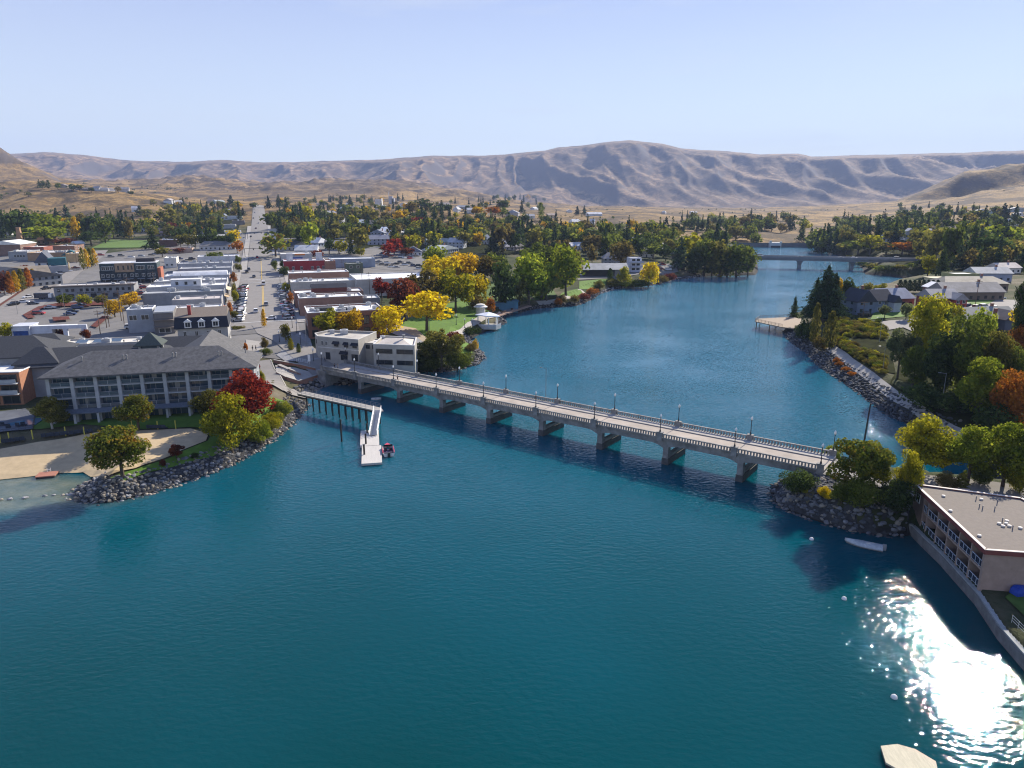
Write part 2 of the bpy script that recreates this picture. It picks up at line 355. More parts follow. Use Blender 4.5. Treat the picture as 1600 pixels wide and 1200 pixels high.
X, Y = polar(cc2, g_far); o = bpy.data.objects.new('hills', sheet_mesh('hills', X, Y, ground(X, Y), LAND)); COL.objects.link(o); tag(o, kind='structure')

def make_water_mat():
    m, nt, b = nodes_of('lake_water'); L = nt.links.new
    pos = nt.nodes.new('ShaderNodeNewGeometry').outputs['Position']
    n0 = N(nt, 'TexNoise', Scale=.012, Detail=3, Roughness=.5); L(pos, n0.inputs['Vector'])
    col = ramp(nt, n0.outputs['Fac'], [(.3, (.000, .040, .046)), (.7, (.000, .074, .094))])
    # deep green lake in front, pale sky sheen put into the colour upriver
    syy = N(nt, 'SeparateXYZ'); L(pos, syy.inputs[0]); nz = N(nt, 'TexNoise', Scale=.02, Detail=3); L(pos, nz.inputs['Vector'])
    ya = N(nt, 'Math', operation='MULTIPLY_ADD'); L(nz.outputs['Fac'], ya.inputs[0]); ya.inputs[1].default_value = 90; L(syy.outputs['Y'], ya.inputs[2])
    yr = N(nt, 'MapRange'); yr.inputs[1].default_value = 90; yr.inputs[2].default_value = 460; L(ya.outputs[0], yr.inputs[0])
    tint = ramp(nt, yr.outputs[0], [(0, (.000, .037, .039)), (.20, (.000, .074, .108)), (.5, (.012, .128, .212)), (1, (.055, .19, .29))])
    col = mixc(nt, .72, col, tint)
    # pale sandy shallows inside the little beach lagoon
    sx = N(nt, 'SeparateXYZ'); L(pos, sx.inputs[0])
    lag = at(40, 768); dx = N(nt, 'Math', operation='SUBTRACT'); L(sx.outputs['X'], dx.inputs[0]); dx.inputs[1].default_value = lag[0]
    mp = N(nt, 'Mapping'); mp.inputs['Location'].default_value = (-lag[0]/30+.35, -lag[1]/9+.1, 0); mp.inputs['Scale'].default_value = (1/30, 1/9, 0); L(pos, mp.inputs[0])
    ln = N(nt, 'VectorMath', operation='LENGTH'); L(mp.outputs[0], ln.inputs[0])
    n9 = N(nt, 'TexNoise', Scale=.25, Detail=4); L(pos, n9.inputs['Vector'])
    sm = N(nt, 'Math', operation='MULTIPLY_ADD'); L(n9.outputs['Fac'], sm.inputs[0]); sm.inputs[1].default_value = .5; L(ln.outputs['Value'], sm.inputs[2])
    shal = ramp(nt, sm.outputs[0], [(.72, (1, 1, 1)), (1.0, (.95, .95, .95)), (1.32, (0, 0, 0))]) if False else None
    r = nt.nodes.new('ShaderNodeMapRange'); r.inputs[1].default_value = 1.45; r.inputs[2].default_value = 1.05; L(sm.outputs[0], r.inputs[0])
    sand = ramp(nt, n9.outputs['Fac'], [(.35, (.075, .115, .105)), (.65, (.14, .165, .13))])
    col = mixc(nt, r.outputs[0], col, sand)
    L(col, b.inputs['Base Color']); b.subsurface_method = 'BURLEY'; b.inputs['Subsurface Weight'].default_value = 1; b.inputs['Subsurface Radius'].default_value = (1, 1, 1); b.inputs['Subsurface Scale'].default_value = 3.0
    b.inputs['Roughness'].default_value = .018; b.inputs['IOR'].default_value = 1.27
    mp1 = N(nt, 'Mapping'); mp1.inputs['Rotation'].default_value = (0, 0, R(24)); mp1.inputs['Scale'].default_value = (.7, 1.25, 1); L(pos, mp1.inputs[0])
    w1 = N(nt, 'TexNoise', Scale=1.25, Detail=2.5, Roughness=.5, Distortion=.25); L(mp1.outputs[0], w1.inputs['Vector'])
    w2 = N(nt, 'TexNoise', Scale=.028, Detail=3); L(pos, w2.inputs['Vector'])
    amp = N(nt, 'MapRange'); amp.inputs[1].default_value = .3; amp.inputs[2].default_value = .7; amp.inputs[3].default_value = .30; amp.inputs[4].default_value = 1.1; L(w2.outputs['Fac'], amp.inputs[0])
    bp = N(nt, 'Bump', Distance=.142*2.75); L(w1.outputs['Fac'], bp.inputs['Height']); chop = N(nt, 'MapRange'); chop.inputs[1].default_value = .1; chop.inputs[2].default_value = .75; chop.inputs[3].default_value = .36; chop.inputs[4].default_value = 1.1; L(yr.outputs[0], chop.inputs[0])
    mu = N(nt, 'Math', operation='MULTIPLY'); L(amp.outputs[0], mu.inputs[0]); L(chop.outputs[0], mu.inputs[1]); L(mu.outputs[0], bp.inputs['Strength']); L(bp.outputs[0], b.inputs['Normal'])
    return m
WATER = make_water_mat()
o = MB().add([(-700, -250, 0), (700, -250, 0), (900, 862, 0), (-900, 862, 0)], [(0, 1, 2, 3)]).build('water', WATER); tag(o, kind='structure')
# ---------------------------------------------------------------- trees and shrubs
def leaf_mat(name, cols, trans=.52, nscale=.35):
    """cols: dark to light leaf tints; every leaf takes its own tint, in drifts through the crown"""
    m = bpy.data.materials.new('leaves_'+name); m.use_nodes = True; nt = m.node_tree; nt.nodes.clear(); L = nt.links.new
    out = nt.nodes.new('ShaderNodeOutputMaterial'); d = nt.nodes.new('ShaderNodeBsdfDiffuse'); t = nt.nodes.new('ShaderNodeBsdfTranslucent'); mx = nt.nodes.new('ShaderNodeMixShader')
    geo = nt.nodes.new('ShaderNodeNewGeometry'); n = N(nt, 'TexNoise', Scale=nscale, Detail=3); L(geo.outputs['Position'], n.inputs['Vector'])
    ad = N(nt, 'Math', operation='MULTIPLY_ADD'); L(geo.outputs['Random Per Island'], ad.inputs[0]); ad.inputs[1].default_value = .42
    sc = N(nt, 'Math', operation='MULTIPLY_ADD'); L(n.outputs['Fac'], sc.inputs[0]); sc.inputs[1].default_value = 1.3; sc.inputs[2].default_value = -.36
    L(sc.outputs[0], ad.inputs[2])
    k = len(cols); col = ramp(nt, ad.outputs[0], [(.12+.76*i/(k-1), c) for i, c in enumerate(cols)])
    oi = N(nt, 'ObjectInfo'); hs = N(nt, 'HueSaturation'); mr = N(nt, 'MapRange'); mr.inputs[3].default_value = .78; mr.inputs[4].default_value = 1.2
    L(oi.outputs['Random'], mr.inputs[0]); L(mr.outputs[0], hs.inputs['Value']); L(col, hs.inputs['Color'])
    L(hs.outputs[0], d.inputs[0]); L(hs.outputs[0], t.inputs[0]); mx.inputs[0].default_value = trans
    L(d.outputs[0], mx.inputs[1]); L(t.outputs[0], mx.inputs[2]); L(mx.outputs[0], out.inputs[0]); return m
LEAF = {
 'green': leaf_mat('green', [(.052,.073,.013),(.124,.156,.023),(.234,.247,.039)]),
 'dark': leaf_mat('dark', [(.023,.042,.013),(.057,.086,.023),(.117,.150,.036)], .40),
 'bright': leaf_mat('bright', [(.081,.124,.013),(.215,.260,.023),(.403,.403,.039)]),
 'olive': leaf_mat('olive', [(.065,.072,.018),(.163,.156,.031),(.299,.247,.052)]),
 'lime': leaf_mat('lime', [(.11,.12,.010),(.30,.29,.018),(.52,.43,.024)]),
 'yellow': leaf_mat('yellow', [(.30,.21,.008),(.60,.45,.012),(.82,.64,.02)]),
 'gold': leaf_mat('gold', [(.27,.17,.010),(.53,.33,.014),(.74,.48,.022)]),
 'orange': leaf_mat('orange', [(.16,.080,.012),(.42,.15,.02),(.58,.23,.03)]),
 'red': leaf_mat('red', [(.10,.014,.012),(.25,.030,.018),(.38,.075,.028)]),
 'maroon': leaf_mat('maroon', [(.060,.018,.014),(.15,.04,.022),(.26,.085,.032)]),
 'brown': leaf_mat('brown', [(.065,.055,.018),(.155,.122,.034),(.25,.19,.05)]),
 'tipped': leaf_mat('tipped', [(.052,.078,.014),(.125,.155,.022),(.21,.21,.03),(.36,.18,.03)]),
 'spruce': leaf_mat('spruce', [(.016,.031,.018),(.036,.062,.031),(.075,.107,.044)], .28),
 'pale': leaf_mat('pale', [(.072,.090,.039),(.152,.179,.072),(.269,.287,.108)]),
}
BARK = mat('bark', (.09, .068, .05), .9, .35, 3)
PALEBARK = mat('pale_bark', (.42, .40, .36), .85, .2, 4)
def leaf_cloud(name, P, Nn, size, m, rng):
    """one small four-sided leaf clump per point"""
    k = len(P); a = rng.normal(size=(k, 3)); Nn = Nn+.55*rng.normal(size=(k, 3)); Nn /= np.linalg.norm(Nn, axis=1)[:, None]+1e-9
    u = np.cross(Nn, a); u /= np.linalg.norm(u, axis=1)[:, None]+1e-9; w = np.cross(Nn, u)
    s = (np.asarray(size)*(.6+.8*rng.random(k)))[:, None]; e = .75+.5*rng.random(k)[:, None]
    q = np.stack([P-u*s*.5, P-w*s*.5*e+Nn*s*.1, P+u*s*.5, P+w*s*.5*e+Nn*s*.1], 1).reshape(-1, 3).astype(np.float32)
    me = bpy.data.meshes.new(name); me.vertices.add(4*k); me.vertices.foreach_set('co', q.ravel())
    me.loops.add(4*k); me.loops.foreach_set('vertex_index', np.arange(4*k, dtype=np.int32))
    me.polygons.add(k); me.polygons.foreach_set('loop_start', np.arange(0, 4*k, 4, dtype=np.int32)); me.update(calc_edges=True)
    me.materials.append(m); return me
def crown_points(shape, n, rng):
    """points and outward directions of a crown in a box 1 wide and 1 high (z 0 ground .. 1 top)"""
    def lobes(M, cz, rx, rz, lr, lo=-.75):
        C = []
        while len(C) < M:
            v = rng.normal(size=3); v /= np.linalg.norm(v)
            if v[2] < lo: continue
            f = .45+.68*rng.random()
            C.append((v[0]*rx*f, v[1]*rx*f, cz+v[2]*rz*(.5+.62*rng.random()), lr*(.42+.85*rng.random()**1.3)))
        C.append((0, 0, cz, lr*1.5)); C = np.array(C)
        k = rng.choice(len(C), n, p=C[:, 3]**2/np.sum(C[:, 3]**2)); v = rng.normal(size=(n, 3)); v /= np.linalg.norm(v, axis=1)[:, None]
        r = C[k, 3]*(.55+.5*rng.random(n)**.6); P = C[k, :3]+v*r[:, None]*np.array([1, 1, .9])
        return P, v
    if shape == 'round': return lobes(34, .58, .33, .33, .165)
    if shape == 'oval': return lobes(34, .53, .30, .38, .165)
    if shape == 'spread': return lobes(36, .56, .36, .30, .155, -.7)
    if shape == 'tall': return lobes(26, .52, .30, .38, .18, -1)
    if shape == 'open': return lobes(24, .58, .37, .31, .13)
    if shape == 'bush': return lobes(18, .40, .36, .34, .22, -.4)
    if shape == 'column':
        z = .12+.88*rng.random(n); ph = rng.random(n)*2*np.pi; w = .46*np.sin(np.clip(z, .0, 1)**.7*np.pi*.97)**.6*(.8+.3*np.sin(z*30+3*ph))
        r = w*(.5+.5*rng.random(n)**.5); v = np.stack([np.cos(ph), np.sin(ph), .5+0*z], 1); return np.stack([r*np.cos(ph), r*np.sin(ph), z], 1), v
    if shape in ('conifer', 'spire'):
        t = 1-np.sqrt(rng.random(n)); z = .08+.92*t; tiers = 15; ph = rng.random(n)*2*np.pi
        k = np.floor(t*tiers)/tiers; fr = (t*tiers) % 1
        off = np.floor(t*tiers)*2.4; arm = .5+.5*np.cos(ph*5+off)
        w = .5*(1-t)**.85*(1.08-.45*fr)*(.62+.45*arm)*(.9+.25*np.sin(off*3.1))
        r = w*rng.random(n)**.45; z = z-.035*r/.5*(1-t); v = np.stack([np.cos(ph)*.6, np.sin(ph)*.6, .8+0*z], 1)
        return np.stack([r*np.cos(ph), r*np.sin(ph), z], 1), v
    if shape == 'pine':
        C = [(rng.normal()*.16*(1.25-h), rng.normal()*.16*(1.25-h), h, .10+.10*(1.1-h)) for h in np.linspace(.40, .95, 17)]; C = np.array(C)
        for i in range(len(C)):
            a = rng.random()*6.28; q = .27*(1.15-C[i, 2])*rng.random()**.5*1.6; C[i, 0] = q*math.cos(a); C[i, 1] = q*math.sin(a)
        k = rng.integers(len(C), size=n); v = rng.normal(size=(n, 3)); v /= np.linalg.norm(v, axis=1)[:, None]
        return C[k, :3]+v*(C[k, 3]*(.4+.6*rng.random(n)))[:, None]*np.array([1.15, 1.15, .6]), v+np.array([0, 0, .6])
    if shape == 'hedge': return lobes(30, .5, .42, .42, .17, -1)
    raise ValueError(shape)
TRUNK_TOP = dict(round=.55, oval=.5, spread=.6, tall=.4, open=.62, bush=.3, column=.5, conifer=.9, spire=.9, pine=.9, hedge=.3)
_crowns, _trunks = {}, {}
def crown_mesh(shape, col, lod, var):
    """lod: 2 near, 1 middle, 0 far"""
    key = (shape, lod, var)
    if key not in _crowns:
        rng = np.random.default_rng(abs(hash((shape.__len__()*7+ord(shape[0])*31+ord(shape[-1]), lod, var))) % 99991)
        n = (300, 1500, 7600)[lod]; size = (.120, .064, .033)[lod]
        if shape in ('conifer', 'spire', 'pine'): n = int(n*1.2); size *= .8
        P, v = crown_points(shape, n, rng); _crowns[key] = (P, v, size)
    ck = key+(col,)
    if ck not in _crowns:
        P, v, size = _crowns[key]; _crowns[ck] = leaf_cloud('crown_'+shape, P, v, size, LEAF[col], np.random.default_rng(5+var))
    return _crowns[ck]
def trunk_mesh(shape, var, pale=False):
    key = (shape, var, pale)
    if key in _trunks: return _trunks[key]
    rng = random.Random(var*13+len(shape)); b = MB(); top = TRUNK_TOP[shape]; r = .026 if shape not in ('conifer', 'spire') else .02
    m1 = (rng.uniform(-.012, .012), rng.uniform(-.012, .012), top*.55)
    b.tube((0, 0, -.04), m1, r*1.25, r*.85, 7); b.tube(m1, (0, 0, top), r*.85, r*.3, 6)
    if shape not in ('conifer', 'spire', 'column', 'hedge'):
        for i in range(6):
            a = i*1.05+rng.random(); z0 = top*(.45+.09*i); l = .16+.12*rng.random(); e = (math.cos(a)*l, math.sin(a)*l, z0+.12+.12*rng.random())
            md = (e[0]*.5, e[1]*.5, z0+(e[2]-z0)*.62); b.tube((0, 0, z0), md, r*.5, r*.32, 5); b.tube(md, e, r*.32, r*.12, 4)
    _trunks[key] = b.mesh('trunk', PALEBARK if pale else BARK); return _trunks[key]
TREE_N = [0]; TREES = []
KIND = dict(conifer='conifer_tree', spire='conifer_tree', pine='pine_tree', bush='shrub', hedge='shrub', column='columnar_tree')
_SH, _CO = {}, {}
def plant(x, y, z, h, w, shape, col, label, group=None, name=None, pale=False, lod=None, cat=None):
    TREE_N[0] += 1; i = TREE_N[0]; d = math.hypot(x, y)
    if lod is None: lod = 2 if d < 240 else 1 if d < 520 else 0
    name = name or KIND.get(shape, 'broadleaf_tree'); cat = cat or ('shrub' if name == 'shrub' else 'tree')
    var = i % (2 if lod == 2 else 3); rz = (i*2.399) % 6.283
    o = empty(name, (x, y, z-.05), rz, label, cat, group)
    inst(crown_mesh(shape, col, lod, var), 'crown' if cat == 'tree' else 'leaves', o, scale=(w, w, h))
    if cat == 'tree' or lod == 2: inst(trunk_mesh(shape, var, pale), 'trunk' if cat == 'tree' else 'stem', o, scale=(max(w, h*.55), max(w, h*.55), h))
    return o
def tree_px(px, ytop, ybase, wpx, shape, col, label, group=None, **k):
    """a plant standing where the photograph shows its foot, as tall and wide as it shows there"""
    p = pick(px, ybase); d = ray(px, ytop); t = math.hypot(p[0], p[1])/math.hypot(d[0], d[1]); h = CAMH+d[2]*t-p[2]
    Zc = p[1]*CP-(p[2]-CAMH)*SP; w = wpx*Zc/F
    w *= dict(round=1.16, oval=1.2, spread=1.14, tall=1.22, open=1.15, bush=1.05, column=1.1, hedge=.9, conifer=1.4, spire=1.3, pine=1.15).get(shape, 1.0)
    return plant(p[0], p[1], p[2], max(h, .5), w, shape, col, label, group, **k)
# ---------------------------------------------------------------- the old concrete bridge
CONC = mat('bridge_concrete', (.24, .235, .225), .85, .42, .5, .15)
CONC_D = mat('wet_concrete', (.085, .085, .085), .8, .3, .8)
ASPH = mat('asphalt', (.135, .130, .125), .9, .16, .35, coord='World')
ASPH_L = mat('worn_asphalt', (.225, .21, .195), .9, .12, .3, coord='World')
WALK = mat('pavement_concrete', (.33, .31, .285), .85, .14, .5, coord='World')
PAINT_W = mat('road_paint_white', (.72, .72, .70), .7, .1, 2)
PAINT_Y = mat('road_paint_yellow', (.62, .42, .10), .7, .1, 2)
WHITE = mat('white_paint', (.78, .78, .77), .5, .06, 1)
STEEL = mat('grey_steel', (.30, .31, .32), .45, .15, 3, metal=.6)
DARKM = mat('dark_metal', (.035, .037, .04), .5, .2, 3)
GLOBE = mat('lamp_globe', (.85, .84, .80), .25, .03, 3)
BR_O = np.array([-42.8, 191.6]); BR_D = np.array([.8004, -.5995]); BR_T = np.array([.5995, .8004]); BR_A = math.atan2(BR_D[1], BR_D[0])
SP_L = 15.35
bridge = empty('road_bridge', (BR_O[0], BR_O[1], 0), BR_A, 'long grey concrete bridge with balustrades on eight piers across the river', 'bridge')
# local axes: x along the bridge, y across it (away from the camera)
def dz(x): return 5.0+.0062*x
def rail_span(x0, x1, y, name='balustrade'):
    b = MB(); 
    def bar(xa, xb, ya, yb, za, zb):
        b.add([(xa,ya,dz(xa)+za),(xb,ya,dz(xb)+za),(xb,yb,dz(xb)+za),(xa,yb,dz(xa)+za),(xa,ya,dz(xa)+zb),(xb,ya,dz(xb)+zb),(xb,yb,dz(xb)+zb),(xa,yb,dz(xa)+zb)],
              [(0,3,2,1),(4,5,6,7),(0,1,5,4),(1,2,6,5),(2,3,7,6),(3,0,4,7)])
    bar(x0, x1, y-.16, y+.16, 0, .24); bar(x0, x1, y-.18, y+.18, .84, 1.06)
    n = max(2, int((x1-x0)/.56)); st = (x1-x0)/n
    for i in range(n): bar(x0+st*i+st*.28, x0+st*i+st*.72, y-.12, y+.12, .24, .84)
    return b.build(name, CONC, bridge)
X0, X1 = -15.9, 122.6
posts = [-15.2]+[-1+SP_L*k for k in range(8)]+[122.0]
b = MB()
for xa, xb in zip([X0]+posts[1:-1], posts[1:-1]+[X1]):
    b.add([(xa,.1,dz(xa)-.45),(xb,.1,dz(xb)-.45),(xb,8.6,dz(xb)-.45),(xa,8.6,dz(xa)-.45),(xa,.1,dz(xa)),(xb,.1,dz(xb)),(xb,8.6,dz(xb)),(xa,8.6,dz(xa))],
          [(0,3,2,1),(4,5,6,7),(0,1,5,4),(1,2,6,5),(2,3,7,6),(3,0,4,7)])
b.build('deck', CONC, bridge)
def strip(y0, y1, z0, m, name, par, xs=(X0, X1)):
    a, c = xs; return MB().add([(a,y0,dz(a)+z0),(c,y0,dz(c)+z0),(c,y1,dz(c)+z0),(a,y1,dz(a)+z0)], [(0,1,2,3)]).build(name, m, par)
strip(.35, 6.15, .02, mat('bridge_roadway', (.37, .32, .27), .9, .22, .25), 'roadway', bridge)
b = MB(); b.add([(X0,6.2,dz(X0)+.02),(X1,6.2,dz(X1)+.02),(X1,8.5,dz(X1)+.02),(X0,8.5,dz(X0)+.02),(X0,6.2,dz(X0)+.2),(X1,6.2,dz(X1)+.2),(X1,8.5,dz(X1)+.2),(X0,8.5,dz(X0)+.2)], [(0,3,2,1),(4,5,6,7),(0,1,5,4),(1,2,6,5),(2,3,7,6),(3,0,4,7)])
b.build('footway', WALK, bridge)
for k in range(len(posts)-1):                                       # haunched girders
    xa, xb = posts[k]+.9, posts[k+1]+.9
    for y in (.12, 7.9):
        n = 16; top = []; bot = []; xs = [xa+(xb-xa)*i/n for i in range(n+1)]
        for x in xs:
            u = min(x-xa, xb-x); zb = dz(x)-1.35-.85*max(0, 1-u/3.2)**2
            if k == 0: zb = dz(x)-1.3
            top.append(dz(x)-.42); bot.append(zb)
        b = MB(); vs = [(x, y, z) for x, z in zip(xs, top)]+[(x, y, z) for x, z in zip(xs, bot)]+[(x, y+.6, z) for x, z in zip(xs, top)]+[(x, y+.6, z) for x, z in zip(xs, bot)]
        m = n+1; fs = []
        for i in range(n): fs += [(i, m+i, m+i+1, i+1), (2*m+i, 2*m+i+1, 3*m+i+1, 3*m+i), (m+i, 3*m+i, 3*m+i+1, m+i+1)]
        b.add(vs, fs).build('girder', CONC, bridge)
    for y in (-.2, 8.75): rail_span(posts[k]+.55, posts[k+1]-.55, y)
pm = MB().box(-.55, .55, -.34, .34, -.6, 1.16).box(-.65, .65, -.42, .42, 1.16, 1.3).mesh('rail_post', CONC)
for x in posts:
    for y in (-.2, 8.75): inst(pm, 'rail_post', bridge, (x, y, dz(x)))
for k in range(8):
    x = -.3+SP_L*k; zt = dz(x)-2.05
    p = MB().box(x, x+1.15, .1, 1.25, 1.35, zt+1.2).box(x, x+1.15, 7.5, 8.65, 1.35, zt+1.2).box(x+.1, x+1.05, 1.25, 7.5, 1.35, 1.95).box(x+.05, x+1.1, 1.25, 7.5, zt+.35, zt+1.0).build('pier', CONC, bridge)
    MB().box(x-.12, x+1.27, .0, 8.75, -3, 1.35).build('footing', CONC_D, p)
MB().box(-17.5, -13.6, -.5, 9.1, -1, dz(-15)-.46).build('abutment', CONC, bridge)
MB().box(121.2, 124.5, -.5, 9.1, -1, dz(122)-.46).build('abutment', CONC, bridge)
def make_lamp(name, label, h=3.1, r=.085, globe=.24, m=DARKM):
    o = empty(name, (0, 0, 0), 0, label, 'street lamp')
    MB().lathe([(r*2.1, 0), (r*2.1, .25), (r*1.2, .45), (r, .6), (r*.8, h-.3), (r*1.3, h-.22), (r*1.3, h-.1)], n=8).build('post', m, o)
    MB().lathe([(.04, h-.1), (globe*.75, h), (globe, h+.2), (globe*.8, h+.42), (globe*.3, h+.58), (.03, h+.68)], n=10).build('globe', GLOBE, o, smooth=True); return o
LAMPW = ['at the left end', 'over the first pier', 'over the second pier', 'over the third pier', 'over the fourth pier', 'over the fifth pier', 'over the sixth pier', 'over the seventh pier', 'over the eighth pier', 'at the right end']
lamp0 = make_lamp('bridge_lamp', 'x')
for s_, y in (('near', -.2), ('far', 8.75)):
    for k, x in enumerate(posts):
        c = lamp0 if (s_ == 'near' and k == 0) else copy_tree(lamp0)
        p = BR_O+BR_D*x+BR_T*y; c.location = (p[0], p[1], dz(x)+1.3); c.rotation_euler = (0, 0, BR_A)
        tag(c, f'globe lamp on {s_} balustrade of the concrete bridge {LAMPW[k]}', 'street lamp', 'bridge lamps')

# ---------------------------------------------------------------- the highway bridge upriver
HB = np.array([at(1170, 430)[:2], at(1259, 428)[:2], at(1348, 430)[:2]])
a_ = HB[1]; zt = 9.2
p0 = at(1120, 400, zt)[:2]; p1 = at(1470, 406.5, zt)[:2]; hd = (p1-p0); hl = np.linalg.norm(hd); hd /= hl
GREYC = mat('highway_concrete', (.23, .235, .25), .85, .15, .3)
hb = empty('highway_bridge', (p0[0], p0[1], 0), math.atan2(hd[1], hd[0]), 'low grey highway bridge on wide flared piers further up the river', 'bridge')
MB().box(0, hl, 0, 11, zt-1.0, zt-.25).build('deck', GREYC, hb)
MB().box(0, hl, .9, 2.2, zt-2.6, zt-1.0).box(0, hl, 8.8, 10.1, zt-2.6, zt-1.0).build('girder', GREYC, hb)
for y in (0, 10.7): MB().box(0, hl, y-.05, y+.35, zt-.25, zt+.75).build('parapet', GREYC, hb)
for q in (at(1181, 431), at(1259, 428), at(1347, 430)):
    x = float((q[:2]-p0)@hd)
    b = MB(); prof = [(1.1, -3), (1.1, zt-5.8), (1.5, zt-4.2), (2.6, zt-2.6)]
    for (w0, z0), (w1, z1) in zip(prof, prof[1:]):
        b.add([(x-w0,2,z0),(x+w0,2,z0),(x+w0,9,z0),(x-w0,9,z0),(x-w1,1.2,z1),(x+w1,1.2,z1),(x+w1,9.8,z1),(x-w1,9.8,z1)], [(0,1,5,4),(1,2,6,5),(2,3,7,6),(3,0,4,7)])
    b.build('pier', GREYC, hb)
for q in (pick(1430, 416),): 
    x = float((q[:2]-p0)@hd); MB().box(x-6, x+6, .5, 10.5, 0, zt-2.6).build('abutment', GREYC, hb)
# dam across the outlet
q0, q1 = at(1120, 386)[:2], at(1300, 386.5)[:2]; dd = q1-q0; dl = np.linalg.norm(dd); dd /= dl
dam = empty('dam', (q0[0], q0[1], 0), math.atan2(dd[1], dd[0]), 'low dark dam wall across the river behind the highway bridge', 'dam')
MB().box(0, dl, 0, 6, -2, 4.2).box(0, dl, -.3, .5, 4.2, 5.0).build('wall', mat('dam_concrete', (.16, .165, .17), .9, .2, .2), dam)
gx = float((at(1208, 386)[:2]-q0)@dd)
MB().box(gx-6.5, gx+6.5, -6, 2, -1, 5.6).box(gx-6.9, gx-5, -6.4, -4.4, 5.6, 7.8).box(gx+5, gx+6.9, -6.4, -4.4, 5.6, 7.0).build('gate_house', mat('gate_white', (.55, .55, .53), .7, .1, .4), dam)
MB().box(gx-5.5, gx+5.5, -6.1, -5.9, -1, 2.0).build('gate', DARKM, dam)

# ---------------------------------------------------------------- promenade pier, gangway, floating dock
DECKM = mat('grey_boardwalk', (.36, .34, .31), .85, .15, .8, streak=(6, .6, 1))
PILE = mat('dark_pile', (.045, .04, .036), .85, .3, 2)
pa, pb = at(470, 613, 4.0), at(597, 640.5, 4.0); pd = (pb-pa)[:2]; pl = np.linalg.norm(pd); pd /= pl
pier = empty('boardwalk_pier', (pa[0], pa[1], 0), math.atan2(pd[1], pd[0]), 'narrow grey boardwalk pier on dark posts with thin railings left of the bridge', 'pier')
b = MB(); b.box(0, pl-1.6, -1.25, 1.25, 3.72, 4.0); b.prism([(pl-1.6,-1.25),(pl+.6,-.2),(pl-1.6,1.25)], 3.72, 4.0); b.build('deck', DECKM, pier)
MB().box(0, pl-1.7, -1.1, -.85, 3.35, 3.72).box(0, pl-1.7, .85, 1.1, 3.35, 3.72).build('beam', PILE, pier)
def thin_rail(par, x0, x1, y, z, h=1.05, step=1.6, m=STEEL, name='railing', r=.035):
    b = MB(); n = max(1, round((x1-x0)/step))
    for i in range(n+1): xx = x0+(x1-x0)*i/n; b.tube((xx, y, z), (xx, y, z+h), r, n=4)
    for zz in (h, h*.66, h*.33): b.tube((x0, y, z+zz), (x1, y, z+zz), r*.8, n=4)
    return b.build(name, m, par)
thin_rail(pier, 0, pl-1.7, 1.15, 4.0); thin_rail(pier, 0, pl-4.2, -1.15, 4.0)
pm = MB().tube((0, 0, -3), (0, 0, 3.4), .17, n=7).mesh('post', PILE)
for i in range(11):
    for y in (-.95, .95): inst(pm, 'post', pier, (3.2+i*(pl-5.0)/10, y, 0))
ga, gb = at(590, 641, 4.0), at(583, 680, .75); gd = gb-ga; gl = math.hypot(gd[0], gd[1])
gang = empty('gangway', (ga[0], ga[1], 0), math.atan2(gd[1], gd[0]), 'sloping white railed gangway from boardwalk pier down to the floating dock', 'gangway')
def gzl(x): return 4.05+(.78-4.05)*x/gl
b = MB().add([(0,-.8,gzl(0)-.12),(gl,-.8,gzl(gl)-.12),(gl,.8,gzl(gl)-.12),(0,.8,gzl(0)-.12),(0,-.8,gzl(0)),(gl,-.8,gzl(gl)),(gl,.8,gzl(gl)),(0,.8,gzl(0))], [(0,3,2,1),(4,5,6,7),(0,1,5,4),(1,2,6,5),(2,3,7,6),(3,0,4,7)]); b.build('walkway', STEEL, gang)
for y in (-.85, .85):
    b = MB(); n = 9
    for i in range(n+1):
        x = gl*i/n; b.tube((x, y, gzl(x)-.1), (x, y, gzl(x)+1.1), .05, n=4)
        if i < n: x2 = gl*(i+1)/n; b.tube((x, y, gzl(x)-.1), (x2, y, gzl(x2)+1.1), .03, n=4)
    for h in (0, .55, 1.1): b.tube((0, y, gzl(0)+h), (gl, y, gzl(gl)+h), .06, n=4)
    b.build('railing', WHITE, gang)
da, db = at(580, 672, .55), at(580.5, 723.5, .55)
dv = (db-da)[:2]; dL = np.linalg.norm(dv); dv /= dL
dock = empty('floating_dock', (da[0], da[1], 0), math.atan2(dv[1], dv[0]), 'pale floating dock of two sections at the foot of the gangway', 'dock')
PALE = mat('dock_planks', (.50, .475, .44), .8, .08, .8, streak=(.5, 5, 1))
w_ = 2.05
for i, (x0, x1, o_) in enumerate([(0, dL*.50, .35), (dL*.51, dL, -.05)]):
    s1 = MB().box(x0, x1, -w_-o_, w_-o_, .1, .55).build('section', PALE, dock)
    MB().box(x0+.05, x1-.05, -w_-o_+.05, w_-o_-.05, -.4, .1).build('float', DARKM, s1)
for (a_x, top, bot, w) in [(574, 662, 680, 'behind'), (572, 678, 697, 'middle'), (569.5, 695, 714, 'front')]:
    q = at(a_x, bot, .0); d_ = ray(a_x, top); h = CAMH+d_[2]*(q[1]/d_[1])
    o = MB().tube((0, 0, -2), (0, 0, h), .2, n=8).tube((0, 0, h), (0, 0, h+.12), .22, .05, n=8).build('mooring_pile', PILE, loc=(q[0], q[1], 0)); tag(o, {'behind':'dark pile at the head of the floating dock next to gangway foot','middle':'dark pile at the middle of the floating dock left side','front':'dark pile at the front half of the floating dock left side'}[w], 'pile', 'mooring piles')
q = at(534, 690, 0); o = MB().tube((0, 0, -2), (0, 0, 5.2), .2, n=8).tube((0, 0, 5.2), (0, 0, 5.3), .22, .05, n=8).build('mooring_pile', PILE, loc=(q[0], q[1], 0)); tag(o, 'lone dark pile standing in open water left of the floating dock', 'pile', 'mooring piles')
